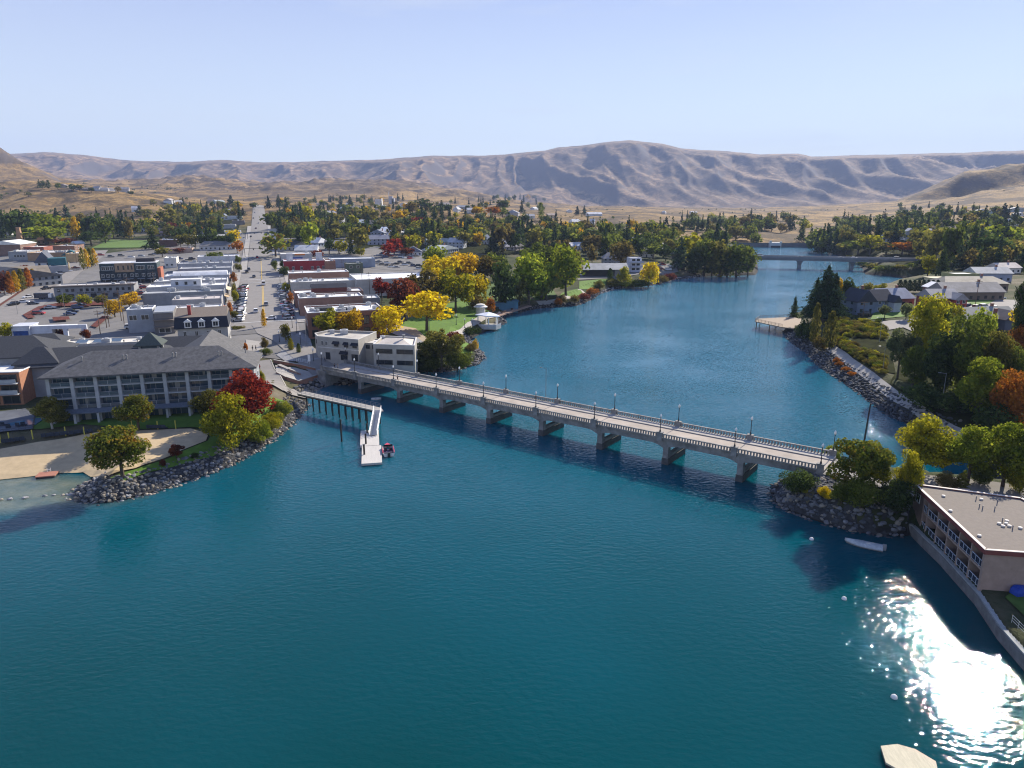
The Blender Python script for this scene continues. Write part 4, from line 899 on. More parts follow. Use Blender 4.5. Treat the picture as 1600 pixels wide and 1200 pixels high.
def shop(label, xl, xr, ytop, h, depth, wc, rc, cat='shop', group=None, units=2, wins=None, awn=None, side='right', pent=None, cop=None, rz=19, name='shop_building', front=None):
    p = pick(xl, ytop, h); d = ray(xr, ytop); t = (p[2]-CAMH)/d[2]; q = np.array([d[0]*t, d[1]*t])
    a = R(rz); ax = np.array([math.cos(a), math.sin(a)]); ay = np.array([-ax[1], ax[0]])
    # where the view line through xr meets the facade line
    k = np.array([d[0], d[1]])/math.hypot(d[0], d[1]); M = np.array([[ax[0], -k[0]], [ax[1], -k[1]]]); Wd = float(np.linalg.solve(M, -p[:2])[0])
    z0 = p[2]-h; o = empty(name, (p[0], p[1], z0), a, label, cat, group)
    flat_body(o, [(0, 0), (Wd, 0), (Wd, depth), (0, depth)], h, W(wc), RF(rc), .45, -3, cop)
    for i in range(units): inst(UNITM, 'roof_unit', o, (_br.uniform(1.5, Wd-1.5), _br.uniform(1.5, depth-1.5), h-.45), (0, 0, _br.choice([0, 1.57])), (_br.uniform(.7, 1.3),)*3)
    for i in range(units): inst(VENTM, 'roof_vent', o, (_br.uniform(1, Wd-1), _br.uniform(1, depth-1), h-.45))
    if wins: face(o, depth, Wd, 'front', [Wd*f for f in wins[0]], wins[1], wins[2], wins[3], fm=wins[4] if len(wins) > 4 else 'w')
    sx = Wd if side == 'right' else 0; n = max(1, int(depth/4.5)); dirx = 1 if side == 'right' else -1; rr = math.pi/2*dirx
    for i in range(n):
        win(o, sx+.01*dirx, depth*(i+.5)/n, .5, depth/n*.8, 2.3, rr, 'd')
        if h > 6.5: win(o, sx+.01*dirx, depth*(i+.5)/n, 4.3, 1.3, 1.7, rr)
    if awn:
        b = MB(); x0, x1 = sx, sx+dirx*1.9; b.add([(x0, .4, 3.9), (x1, .4, 3.1), (x1, depth-.4, 3.1), (x0, depth-.4, 3.9), (x0, .4, 3.8), (x1, .4, 3.0), (x1, depth-.4, 3.0), (x0, depth-.4, 3.8)], [(0,1,2,3),(7,6,5,4),(0,4,5,1),(2,6,7,3),(1,5,6,2)]); b.build('awning', mat('awning_%s' % awn[0], awn[1], .8, .12, 1), o)
    if pent:
        u0, u1, v0, v1, ph, pw, pr, pk = pent
        b = MB(); b.box(u0*Wd, u1*Wd, v0*depth, v1*depth, h-.5, h+ph); q2 = b.build('penthouse', W(pw), o)
        if pk == 'gable':
            x0, x1, y0, y1 = u0*Wd-.2, u1*Wd+.2, v0*depth-.2, v1*depth+.2; ym = (y0+y1)/2
            MB().add([(x0,y0,h+ph),(x1,y0,h+ph),(x1,y1,h+ph),(x0,y1,h+ph),(x0,ym,h+ph+1.6),(x1,ym,h+ph+1.6)], [(0,1,5,4),(2,3,4,5),(0,4,3),(1,2,5)]).build('roof', RF(pr), q2)
        else: MB().box(u0*Wd-.15, u1*Wd+.15, v0*depth-.15, v1*depth+.15, h+ph, h+ph+.18).build('roof', RF(pr), q2)
        if pk == 'win':
            for f in (.2, .5, .8): win(q2, (u0+(u1-u0)*f)*Wd, v0*depth-.01, h+.3, 1.2, ph*.55, 0, 'd', pane=False)
    if front == 'door':
        for f in (.15, .5, .8): inst(SIMPLE, 'door', o, (Wd*f, -.02, 0), (0, 0, 0), (1.2, 1, 2.2))
    return o, Wd
def gable_mesh(b, x0, x1, y0, y1, z, rh, along='x', ov=.5, th=.18, hip=0):
    """roof over a box; ridge along x or y; hip: metres the ridge is shortened at each end"""
    X0, X1, Y0, Y1 = x0-ov, x1+ov, y0-ov, y1+ov
    if along == 'x': ym = (Y0+Y1)/2; r0, r1 = (X0+hip, ym), (X1-hip, ym)
    else: xm = (X0+X1)/2; r0, r1 = (xm, Y0+hip), (xm, Y1-hip)
    vs = [(X0,Y0,z),(X1,Y0,z),(X1,Y1,z),(X0,Y1,z),(r0[0],r0[1],z+rh),(r1[0],r1[1],z+rh)]
    vs += [(a, c, d-th) for a, c, d in vs[:4]]
    fs = [(0,1,5,4),(1,2,5),(2,3,4,5),(3,0,4)] if along == 'x' else [(0,1,4),(1,2,5,4),(2,3,5),(3,0,4,5)]
    fs += [(6,7,1,0),(7,8,2,1),(8,9,3,2),(9,6,0,3),(9,8,7,6)]
    b.add(vs, fs)
def house(label, px, py, w, d, h, rh, rz, wc, rc, along='x', hip=0.0, name='house', cat='house', group=None, chim=True, wins=True, trim=None, pos=None, z=None):
    p = pick(px, py) if pos is None else np.array([pos[0], pos[1], gz(*pos)]); zz = p[2] if z is None else z
    o = empty(name, (p[0], p[1], zz), R(rz), label, cat, group); x0, x1 = -w/2, w/2
    b = MB(); b.box(x0, x1, 0, d, -1.5, h)
    if hip == 0:
        if along == 'x':
            for x in (x0, x1): b.add([(x,0,h),(x,d,h),(x,d/2,h+rh*.93)], [(0,1,2),(2,1,0)])
        else:
            for y in (0, d): b.add([(x0,y,h),(x1,y,h),(0,y,h+rh*.93)], [(0,1,2),(2,1,0)])
    b.build('wall', W(wc), o); b = MB(); gable_mesh(b, x0, x1, 0, d, h, rh, along, hip=hip); rf = b.build('roof', RF(rc), o)
    if chim: b = MB(); b.box(w*.22-.4, w*.22+.4, d*.55-.4, d*.55+.4, h+.2, h+rh+.9).box(w*.22-.48, w*.22+.48, d*.55-.48, d*.55+.48, h+rh+.9, h+rh+1.05); b.build('chimney', W((.27, .13, .09)), rf)
    if wins:
        n = max(2, int(w/3.2)); fl = 2 if h > 4.6 else 1
        for f in range(fl):
            for i in range(n):
                if f == 0 and i == n//2: continue
                win(o, x0+w*(i+.5)/n, -.01, .9+2.8*f, 1.2, 1.3, pane=False)
            for v in (.3, .7): win(o, x1+.01, d*v, .9+2.8*f, 1.2, 1.3, math.pi/2, pane=False); win(o, x0-.01, d*v, .9+2.8*f, 1.2, 1.3, -math.pi/2, pane=False)
        i = n//2; inst(SIMPLE, 'door', o, (x0+w*(i+.5)/n, -.02, 0), (0, 0, 0), (1.0, 1, 2.1))
    return o

# ---------- the lakeside hotel
HW = W((.26, .275, .30)); HTRIM = W((.37, .385, .405)); SHING = mat('grey_shingles', (.105, .104, .106), .9, .34, 1.1, .3); SHING2 = mat('dark_shingles', (.052, .055, .062), .9, .22, 2.5, .3)
hA = np.array([-103.4, 151.8]); hB_ = np.array([-60.9, 162.4]); hL = float(np.linalg.norm(hB_-hA)); hA_ang = math.atan2(*(hB_-hA)[::-1])
hotel = empty('hotel', (hA[0], hA[1], 3.6), hA_ang, 'four storey grey hotel with balcony grid and grey shingle hip roof by the beach', 'hotel')
HE = 10.9; HD = 15.0
MB().box(1.4, hL-.2, 1.9, HD, -1.5, HE).build('wall', HW, hotel)
b = MB(); gable_mesh(b, 0, hL, 0, HD, HE, 4.0, 'x', ov=.9, th=.35, hip=9); hr = b.build('roof', SHING, hotel)
b = MB(); x0 = hL-13; b.add([(x0-7, 16.5, HE+.1), (x0+8, 16.5, HE+.1), (x0+.5, 8.0, HE+4.05), (x0+.5, 28, HE+4.6), (x0-7, 28, HE+.1), (x0+8, 28, HE+.1)], [(0,2,3,4),(1,5,3,2)]); b.build('cross_gable', SHING, hotel)
MB().box(x0-6.4, x0+7.4, 15, 28, -1, HE+.0).build('rear_wing', HW, hotel)
for (x, y) in ((7, 4.2), (15.5, 4.2), (16.2, 4.2), (26, 4.2), (26.7, 4.2), (36, 4.0), (36.7, 4.0), (42, 4.4)):
    zr = HE+4.0*(y+.9)/(HD/2+.9); inst(VENTM, 'roof_vent', hr, (x, y, zr-.1), (0, 0, 0), (.8, .8, 1.1))
NB = 9; FLH = [0, 3.0, 5.75, 8.35]; colx = [hL*f for f in np.linspace(.006, .986, NB+1)]
for i, x in enumerate(colx):
    MB().box(x-.0, x+.75, .15, 1.9, -1.5, HE-.25).build('column', HTRIM, hotel)
for k in (1, 2, 3):
    MB().box(.8, hL-.3, .35, 1.95, FLH[k]-.28, FLH[k]).build('balcony_slab', HTRIM, hotel)
b = MB(); b.add([(-.3,-1.3,2.55),(hL,-1.3,2.55),(hL,.3,3.2),(-.3,.3,3.2),(-.3,-1.3,2.35),(hL,-1.3,2.35),(hL,.3,2.6),(-.3,.3,2.6)], [(0,1,2,3),(7,6,5,4),(0,4,5,1),(1,5,6,2),(3,7,4,0),(2,6,7,3)]); b.build('canopy_roof', mat('blue_grey_shingles', (.12, .14, .17), .9, .2, 2), hotel)
for i in range(0, NB+1): MB().box(colx[i]+.1, colx[i]+.6, -1.15, -.75, -1.5, 2.4).build('canopy_post', HTRIM, hotel)
CUR = mat('curtain', (.30, .30, .28), .8, .2, 1)
bayw = colx[1]-colx[0]-.75
pm = MB().box(-.5, .5, -.05, .05, 0, 1).mesh('pane', GLASS_B); cm = MB().box(-.5, .5, -.02, .02, 0, 1).mesh('curtain', CUR)
gm = MB().box(-.5, .5, -.03, .03, 0, .8).mesh('glass_panel', mat('rail_glass', (.055, .08, .105), .15, .1, .5, spec=.6))
for k in range(4):
    zf = FLH[k]
    for i in range(NB):
        x = (colx[i]+.75+colx[i+1])/2; hgt = (2.35, 2.3, 2.25, 2.2)[k]
        d_ = MB().box(-bayw/2+.1, bayw/2-.1, -.12, 0, 0, .1).box(-bayw/2+.1, bayw/2-.1, -.12, 0, hgt-.1, hgt).box(-.08, .08, -.12, 0, .1, hgt-.1).box(-bayw*.27-.05, -bayw*.27+.05, -.12, 0, .1, hgt-.1).build('balcony_window', W((.20, .21, .22)), hotel, loc=(x, 1.88, zf+.02))
        inst(pm, 'pane', d_, (0, -.04, .1), (0, 0, 0), (bayw-.3, 1, hgt-.2))
        if _br.random() < .45: inst(cm, 'curtain', d_, (_br.uniform(-.3, .3)*bayw, -.11, .12), (0, 0, 0), (bayw*_br.uniform(.12, .3), 1, hgt-.3))
        if k:
            rl = MB().box(-bayw/2, bayw/2, -.04, .04, 1.0, 1.05).box(-bayw/2, bayw/2, -.03, .03, .1, .15).box(-.04, .04, -.04, .04, 0, 1).box(-bayw*.5, -bayw*.5+.08, -.04, .04, 0, 1).box(bayw*.5-.08, bayw*.5, -.04, .04, 0, 1).build('balcony_railing', HTRIM, hotel, loc=(x, .5, zf))
            inst(gm, 'glass_panel', rl, (0, 0, .15), (0, 0, 0), (bayw-.2, 1, 1.02))
for y in (5, 11): win(hotel, hL-.19, y, 6.0, 1.3, 1.4, math.pi/2)
# brick wing at the far left with white flat roof
BRICK = mat('orange_brick', (.36, .17, .10), .9, .18, 1.5); BRICK_D = mat('red_brown_brick', (.20, .105, .075), .9, .18, 1.2)
p = pick(29, 581, 8.2); wing = empty('hotel_wing', (p[0], p[1], p[2]-8.2), R(8), 'brick hotel wing with white flat roof and two balcony floors at far left', 'hotel')
flat_body(wing, [(-30, 0), (0, 0), (0, 13), (-30, 13)], 8.2, BRICK, RF((.66, .65, .62)), .3, -3, WHITE)
for k in range(3):
    for i in range(6):
        x = -2.6-i*4.6; d_ = win(wing, x, -.02, .3+2.65*k, 3.9, 2.0, 0, 'd')
        if k: MB().box(-2.2, 2.2, -1.3, 0, -.2, 0).box(-2.2, 2.2, -1.3, -1.24, .95, 1.02).box(-2.2, 2.2, -1.3, -1.26, .08, .9, 0).build('balcony', HTRIM, wing, loc=(x, 0, .3+2.65*k))
# rear wings with dark roofs
def hiproof(label, px, py, w, d, h, rh, rz, hip, rm, along='x', name='hotel_wing', wall=HW, cat='hotel', zz=None):
    """front eave middle of the roof is seen at (px, py)"""
    p = pick(px, py, h); o = empty(name, (p[0], p[1], p[2]-h), R(rz), label, cat); MB().box(-w/2, w/2, .6, d-.6, -2, h).build('wall', wall, o)
    b = MB(); gable_mesh(b, -w/2, w/2, 0, d, h, rh, along, ov=.3, th=.3, hip=hip); b.build('roof', rm, o); return o
hiproof('dark grey hip roofed rear hotel wing at far left edge', 6, 559, 24, 16, 9.5, 4.2, 14, 8, SHING2)
hiproof('second small dark pyramid roof of hotel beside the brick wing', 55, 568, 10, 9, 8.6, 3.4, 14, 4.4, SHING2)
hiproof('long low dark roofed hotel building behind the grey balcony block', 155, 569, 38, 15, 8.0, 3.4, 14, 7, SHING2)
hiproof('small dark hip roof beyond the long low dark hotel roof', 60, 537, 13, 9, 6.6, 2.2, 14, 4, SHING2)
o, _w = shop('flat roofed annex with skylights and cream roof behind the dark hotel roofs', 92, 228, 539, 7.5, 9, (.36, .35, .34), (.60, .57, .50), 'hotel', None, 4, None, name='hotel_annex', rz=14)
for i, x in enumerate((5, 9.5, 14)):
    sk = MB().box(x-1.6, x+1.6, 2, 5, 7.0, 7.5).build('skylight', FRAME, o); MB().add([(x-1.5,2.1,7.52),(x+1.5,2.1,7.52),(x+1.5,4.9,7.9),(x-1.5,4.9,7.9)], [(0,1,2,3)]).build('pane', GLASS_B, sk)
# cupola tower
p = pick(232, 539, 12.0); tw = empty('hotel_tower', (p[0], p[1], p[2]-12.0), R(14), 'little square hotel tower with dark pyramid roof and open lantern sides', 'tower')
MB().box(-2.4, 2.4, 0, 4.8, -2, 9.2).build('wall', HTRIM, tw)
for x in (-2.2, 2.2):
    for y in (.2, 4.6): MB().box(x-.25, x+.25, y-.25, y+.25, 9.2, 12.0).build('post', HTRIM, tw)
b = MB(); gable_mesh(b, -2.6, 2.6, -.2, 5.0, 12.0, 3.0, 'x', ov=.8, hip=3.35); b.build('roof', mat('green_grey_shingles', (.06, .075, .07), .9, .2, 2.5), tw)
MB().box(-1.9, 1.9, .3, 4.5, 9.2, 11.9).build('lantern_glass', GLASS_B, tw)
# lounge with glass front between tower and cross gable
p = pick(247, 546, 9.0); lg = empty('hotel_lounge', (p[0], p[1], p[2]-9.0), R(14), 'dark roofed hotel lounge with a row of tall windows right of tower', 'hotel')
MB().box(0, 14, .5, 9, -2, 9).build('wall', HW, lg); b = MB(); gable_mesh(b, 0, 14, .2, 9, 9, 2.6, 'x', ov=.6); b.build('roof', SHING2, lg)
for i in range(5): win(lg, 1.6+i*2.7, .48, 6.2, 2.2, 2.2, 0, 'd')
# mansard roofed building
p = pick(277, 514, 9.0); mz = p[2]-9.0; mW = 14.2; mD = 15.5
ms = empty('mansard_building', (p[0], p[1], mz), R(19), 'grey building with steep navy mansard roof, three white dormers and red chimney', 'building')
MB().box(0, mW, 0, mD, -3, 9.1).build('wall', W((.36, .355, .35)), ms)
b = MB(); z1, z2 = 9.0, 12.4; b.add([(-.9,-.9,z1),(mW+.5,-.9,z1),(mW+.5,mD+.5,z1),(-.9,mD+.5,z1),(-.5,-.2,z2),(mW+.1,-.2,z2),(mW+.1,mD-.3,z2),(-.5,mD-.3,z2)], [(0,1,5,4),(1,2,6,5),(2,3,7,6),(3,0,4,7),(3,2,1,0)]); mr_ = b.build('mansard_roof', mat('navy_shingles', (.025, .030, .045), .85, .2, 2.5), ms)
b = MB(); b.add([(-.55,-.25,z2),(mW+.15,-.25,z2),(mW+.15,mD-.25,z2),(-.55,mD-.25,z2),(-.5,mD*.62,z2+1.7),(mW+.1,mD*.62,z2+1.7)], [(0,1,5,4),(2,3,4,5),(0,4,3),(1,2,5)]); b.build('roof', mat('brown_shingles', (.17, .14, .115), .9, .2, 2.5), ms)
MB().box(3.2, 4.1, 2.0, 2.9, z2, z2+3.0).box(3.1, 4.2, 1.9, 3.0, z2+3.0, z2+3.2).build('chimney', W((.33, .06, .05)), ms)
for f in (.22, .49, .77):
    x = mW*f; d_ = MB().box(x-.95, x+.95, -1.15, 1, 9.3, 11.1).add([(x-1.2,-1.35,11.1),(x+1.2,-1.35,11.1),(x+1.2,1.2,11.1),(x-1.2,1.2,11.1),(x,-1.35,12.0),(x,1.2,12.0)], [(0,1,4),(1,2,5,4),(2,3,5),(3,0,4,5),(3,2,1,0)]).build('dormer', WHITE, ms)
    win(d_, x, -1.16, 9.5, 1.5, 1.5)
face(ms, mD, mW, 'front', [mW*f for f in (.14, .37, .61, .83)], 6.6, .9, 1.5)
face(ms, mD, mW, 'right', [3, 7, 11], 4.2, 1.1, 1.5); face(ms, mD, mW, 'right', [3, 8, 12.5], .6, 2.6, 2.2, fm='d')

# ---------- shops left of the main street, nearest first
LG = 'shops left of main street'
shop('light grey two storey office with two lit windows beside corrugated roof shed', 197, 238, 484, 8.5, 9, (.33, .345, .37), (.66, .66, .65), group=LG, wins=((.22, .68), 4.6, 2.6, 1.9), units=3, cop=WHITE)
o, w_ = shop('tall narrow building with corrugated metal roof and dark back galleries', 239, 270, 488, 8.0, 12, (.18, .17, .165), (.40, .42, .44), group=LG, units=0, wins=((.5,), .7, 4.0, 1.6))
for z in (2.7, 5.3): MB().box(-.2, w_+.2, -1.4, 0, z-.15, z).box(-.2, w_+.2, -1.4, -1.3, z+.8, z+.9).build('gallery', W((.22, .18, .15)), o)
b = MB(); n = 22
for i in range(n): b.box(w_*i/n, w_*(i+.45)/n, -.3, 11.6, 7.7+.0, 8.02)
b.add([(-.1,-.4,7.8),(w_+.1,-.4,7.8),(w_+.1,11.8,8.6),(-.1,11.8,8.6),(-.1,-.4,7.6),(w_+.1,-.4,7.6)], [(0,1,2,3),(4,5,1,0)]); b.build('corrugated_roof', mat('ribbed_metal', (.42, .44, .46), .45, .08, 1, metal=.4), o)
shop('white roofed shop just behind the mansard building', 271, 345, 483, 7.0, 10, (.42, .41, .40), (.68, .68, .68), group=LG, units=2, awn=('brown', (.20, .10, .07)))
shop('mottled grey walled shop with pinkish parapet line', 268, 346, 469, 8.2, 12, (.30, .30, .31), (.52, .47, .44), group=LG, units=2, awn=('rust', (.32, .11, .06)))
shop('long low grey shop with plain grey side wall', 222, 350, 459, 6.2, 11, (.25, .26, .27), (.36, .37, .38), group=LG, units=5, awn=('tan', (.45, .33, .20)))
shop('white roofed shop carrying a long white penthouse', 228, 353, 449, 6.0, 14, (.42, .42, .43), (.70, .70, .70), group=LG, units=3, pent=(.30, .68, .2, .62, 2.6, (.50, .51, .53), (.68, .68, .68), 'win'), awn=('cream', (.55, .46, .32)))
shop('white roofed shop with scattered small vents next to penthouse shop', 240, 355, 440, 5.6, 12, (.42, .42, .43), (.66, .66, .66), group=LG, units=7)
o, w_ = shop('grey shop with three arched white roof vaults', 256, 358, 432, 5.5, 16, (.34, .36, .40), (.56, .57, .58), group=LG, units=3, awn=('terracotta', (.40, .17, .10)))
b = MB(); n = 8; x0, x1 = w_*.12, w_*.97; pr = [(3+9*i/n, 5.0+2.3*math.sin(math.pi*i/n)) for i in range(n+1)]
b.add([(x0, y, z) for y, z in pr]+[(x1, y, z) for y, z in pr], [(i, n+1+i, n+2+i, i+1) for i in range(n)]+[tuple(range(n, -1, -1)), tuple(range(n+1, 2*n+2))]); b.build('vaulted_roof', RF((.66, .66, .66)), o)
shop('grey flat roofed shop beyond the arched roof vaults', 280, 362, 420, 5.5, 14, (.32, .33, .35), (.38, .39, .41), group=LG, units=3)
shop('long grey roofed shop with white parapet on the next corner', 277, 363, 412, 5.5, 13, (.40, .40, .41), (.40, .41, .43), group=LG, units=4)
shop('white walled store with brick street end and shrub on roof', 308, 373, 401, 5.0, 16, (.55, .55, .56), (.58, .58, .60), group=LG, units=3, wins=((.3, .55), 1.0, 1.6, 1.6))
house('grey shingled low house with small white gable on main street', 340, 391, 26, 14, 3.6, 3.2, 19, (.50, .50, .50), (.17, .165, .165), hip=4, name='shop_building', cat='shop')
shop('cream back building with a white wall and dark cars before it', 256, 275, 403, 6.5, 15, (.60, .58, .54), (.62, .62, .60), group=LG, units=1, wins=((.2, .6), 1.5, 1.2, 1.2))
shop('red brown low motel roof behind cream back building', 245, 300, 389, 4, 14, (.42, .30, .24), (.26, .17, .13), 'building', units=1)
shop('low dark brick building left of the clipped tree row', 248, 276, 375, 6, 26, (.13, .075, .06), (.55, .55, .55), 'school', units=2)
shop('long low white roofed school block behind the clipped tree row', 276, 354, 369, 5, 30, (.40, .34, .28), (.66, .65, .63), 'school', units=2, cop=WHITE)
shop('small white flat roofed store on far main street', 350, 376, 361, 5, 16, (.58, .58, .58), (.55, .57, .60), group=LG, units=1)
shop('long pale roofed store row on far main street', 340, 368, 351, 5, 18, (.45, .44, .42), (.60, .60, .61), group=LG, units=2)
shop('dark fronted store with pale roof on far main street', 362, 382, 345, 5, 18, (.20, .18, .17), (.55, .55, .56), group=LG, units=1)
shop('white warehouse roof at the far top of main street', 320, 345, 349, 4.5, 22, (.50, .50, .51), (.66, .66, .66), group=LG, units=0)
shop('white store at the far upper end of main street', 347, 378, 338, 5, 24, (.62, .62, .62), (.60, .60, .62), group=LG, units=0)

# ---------- shops right of the main street
RG = 'shops right of main street'
BRK = (.24, .125, .09)
o, w_ = shop('two storey brown brick building behind three yellow trees', 480, 600, 489, 9.0, 17, BRK, (.68, .68, .67), group=RG, units=8, side='left', cop=WHITE)
face(o, 17, w_, 'front', [2.2, w_*.28, w_*.50, w_*.76, w_*.90], 4.2, 1.9, 3.0, fm='d'); face(o, 17, w_, 'front', [2.2, w_*.5, w_*.76], .6, 2.0, 2.4, fm='d')
MB().box(3, 9, 6, 10, 8.5, 9.6).box(11, 17, 5, 9, 8.5, 9.3).build('roof_well', FRAME_D, o)
shop('long brick walled shop with stained pink brick side wall', 467, 567, 466, 7.6, 12, (.33, .19, .14), (.70, .70, .69), group=RG, units=6, side='left', cop=WHITE)
shop('grey rear annex of the long pink brick shop', 566, 594, 466, 6.6, 11, (.24, .25, .27), (.62, .62, .62), group=RG, units=1, side='left')
shop('brick shop bearing a dark navy shed roof with brick gable on top', 460, 568, 458, 6.8, 12, (.22, .14, .11), (.66, .66, .66), group=RG, units=2, side='left', pent=(.25, .76, .05, .55, 1.6, (.17, .06, .05), (.028, .03, .045), 'gable'))
shop('beige sided white roofed shop between two brick ones', 454, 556, 441, 6.4, 14, (.47, .44, .39), (.68, .68, .68), group=RG, units=5, side='left')
shop('brick walled white roofed shop next to the red building', 451, 545, 427, 6.8, 14, (.34, .19, .135), (.70, .70, .70), group=RG, units=2, side='left', cop=WHITE)
o, w_ = shop('bright red painted building with white framed windows', 443, 508, 408, 8.0, 15, (.30, .035, .04), (.62, .62, .64), group=RG, units=2, side='left', cop=WHITE)
face(o, 15, w_, 'front', [w_*f for f in (.08, .22, .42, .68, .82, .95)], 2.6, 1.5, 2.0)
for f in (.16, .88): MB().box(w_*f-1.8, w_*f+1.8, 7, 10, 7.5, 12.0).build('stair_head', W((.42, .43, .46)), o)
shop('bare brick rear annex of the bright red building', 507, 524, 408, 7.6, 14, (.30, .16, .11), (.55, .55, .55), group=RG, units=1, side='left')
o, w_ = shop('low store with white orange and blue bands on its roof edge', 438, 487, 397, 5.0, 18, (.45, .44, .43), (.60, .60, .60), group=RG, units=1, side='left')
MB().box(w_*.45, w_*.78, -.3, -.05, 3.9, 5.0).build('orange_fascia', W((.65, .22, .06)), o); MB().box(w_*.3, w_*.7, -.5, -.3, 1.5, 2.6).build('blue_fascia', W((.03, .08, .34)), o)
house('black hip roofed restaurant right of the main street', 456, 392, 26, 18, 3.5, 4.2, 19, (.42, .40, .38), (.045, .047, .055), hip=8, name='restaurant', cat='restaurant')
shop('long blue grey metal warehouse with white roof', 515, 586, 405, 5.5, 13, (.30, .34, .40), (.68, .69, .70), 'warehouse', units=0, side='left', name='warehouse')
shop('small olive green two storey building with pale roof slab', 540, 567, 412, 6.5, 8, (.12, .14, .10), (.50, .50, .48), 'building', units=1, side='left', name='building', wins=((.3, .7), 3.6, 1.8, 1.6))
shop('big beige hall with sloping white roof beside the small red tree', 557, 692, 437, 8.0, 30, (.50, .47, .42), (.72, .72, .72), 'hall', units=0, side='left', wins=((.48,), 1.0, 2.0, 2.4, 'd'), cop=WHITE, name='hall')
shop('small store with red stripe sign far up main street', 421, 434, 366, 5, 14, (.62, .60, .58), (.66, .66, .66), group=RG, units=0, side='left')
shop('grey low store with flat roof far up main street', 421, 436, 358, 4.5, 14, (.40, .40, .40), (.36, .37, .38), group=RG, units=0, side='left')
shop('long white motel row at the upper end of main street', 414, 434, 336, 5, 24, (.55, .56, .58), (.60, .60, .62), group=RG, units=0, side='left')

# ---------- beige corner building by the bridge
BEI = (.37, .35, .315); bz = 5.6
bc = empty('corner_building', (-60.3, 214.2, bz), 0, 'beige two part corner building with flat roofs and dark awnings beside the bridge', 'building')
def rel(p): return (p[0]+60.3, p[1]-214.2)
LP = [rel(p) for p in [(-61.0, 216.5), (-58.9, 211.6), (-45.4, 206.0), (-42.4, 219.0), (-58, 222)]]
flat_body(bc, LP, 7.0, W(BEI), RF((.46, .43, .38)), .6, -3, W((.56, .54, .50)))
RP = [rel(p) for p in [(-40.6, 203.8), (-28.2, 201.7), (-29.2, 214.0), (-40.0, 217.0)]]
flat_body(bc, RP, 6.1, W(BEI), RF((.60, .56, .50)), .6, -4, W((.58, .57, .55)))
MP = [rel(p) for p in [(-45.0, 210.6), (-40.0, 209.4), (-38.2, 216.0), (-42.5, 217.0)]]
flat_body(bc, MP, 5.2, W((.40, .37, .32)), RF((.58, .56, .54)), .3, -4)
b = MB(); q0, q1, q2, q3 = [np.array(p) for p in RP]; cc_ = (q0+q1+q2+q3)/4
b.add([(*(q0*.93+cc_*.07), 5.55), (*(q1*.93+cc_*.07), 5.55), (*(q2*.93+cc_*.07), 5.55), (*(q3*.93+cc_*.07), 5.55), (*(cc_+(q0-q1)*.12), 6.9), (*(cc_+(q1-q0)*.12), 6.9)], [(0,1,5,4),(1,2,5),(2,3,4,5),(3,0,4)]); b.build('pitched_roof', RF((.56, .50, .43)), bc)
def on_wall(par, a, c, f, z, w, h, kind='win', fm='d'):
    a, c = np.array(a), np.array(c); p = a+(c-a)*f; an = math.atan2(*(c-a)[::-1]); n = np.array([math.sin(an), -math.cos(an)])
    if kind == 'win': return win(par, p[0]+n[0]*.02, p[1]+n[1]*.02, z, w, h, an, fm)
    if kind == 'awn':
        ca, sa = math.cos(an), math.sin(an); b = MB(); L2 = w/2
        def P(x, o_, zz): return (p[0]+ca*x+n[0]*o_, p[1]+sa*x+n[1]*o_, zz)
        b.add([P(-L2,0,z+h),P(L2,0,z+h),P(L2,.9,z),P(-L2,.9,z),P(-L2,.05,z-.05),P(L2,.05,z-.05)], [(3,2,1,0),(0,4,3),(1,2,5),(4,5,2,3)]); return b.build('awning', mat('black_awning', (.02, .022, .03), .8, .2, 1), par)
for f in (.46, .70, .91):
    on_wall(bc, LP[1], LP[2], f, 4.3, 1.5, 1.1); on_wall(bc, LP[1], LP[2], f, 5.1, 2.3 if f != .7 else 1.6, .8, 'awn')
on_wall(bc, LP[1], LP[2], .12, 4.3, .8, 1.4, fm='w'); on_wall(bc, LP[1], LP[2], .22, 4.3, .8, 1.4, fm='w')
on_wall(bc, LP[1], LP[2], .64, .3, 2.4, 1.6); on_wall(bc, LP[1], LP[2], .64, 2.2, 2.8, .9, 'awn'); on_wall(bc, LP[1], LP[2], .90, .4, 2.2, 2.0); on_wall(bc, LP[1], LP[2], .24, .1, 1.6, 2.2)
on_wall(bc, LP[0], LP[1], .5, 4.3, .8, 1.4)
for z in (3.4, .1):
    for f in (.26, .76): 
        o = on_wall(bc, RP[0], RP[1], f, z, 5.0, 1.35)
for f in (.3, .7): on_wall(bc, MP[0], MP[1], f, 3.4, 1.3, 1.2)
p_, q_ = np.array(LP[1]), np.array(LP[2]); b = MB(); nn = np.array([(q_-p_)[1], -(q_-p_)[0]]); nn /= np.linalg.norm(nn)
b.prism([tuple(p_+nn*.12), tuple(q_+nn*.12), tuple(q_), tuple(p_)], 3.55, 3.8).build('string_course', W((.56, .54, .50)), bc)
inst(UNITM, 'roof_unit', bc, (8, 4, 6.4), (0, 0, .3), (1.6, 1.4, 1.2)); inst(UNITM, 'roof_unit', bc, (4, 5, 6.4), (0, 0, .3)); inst(UNITM, 'roof_unit', bc, (20.5, 1, 5.2), (0, 0, .3)); inst(VENTM, 'roof_vent', bc, (28, -6, 6.9), (0, 0, 0), (2, 2, 1.3))
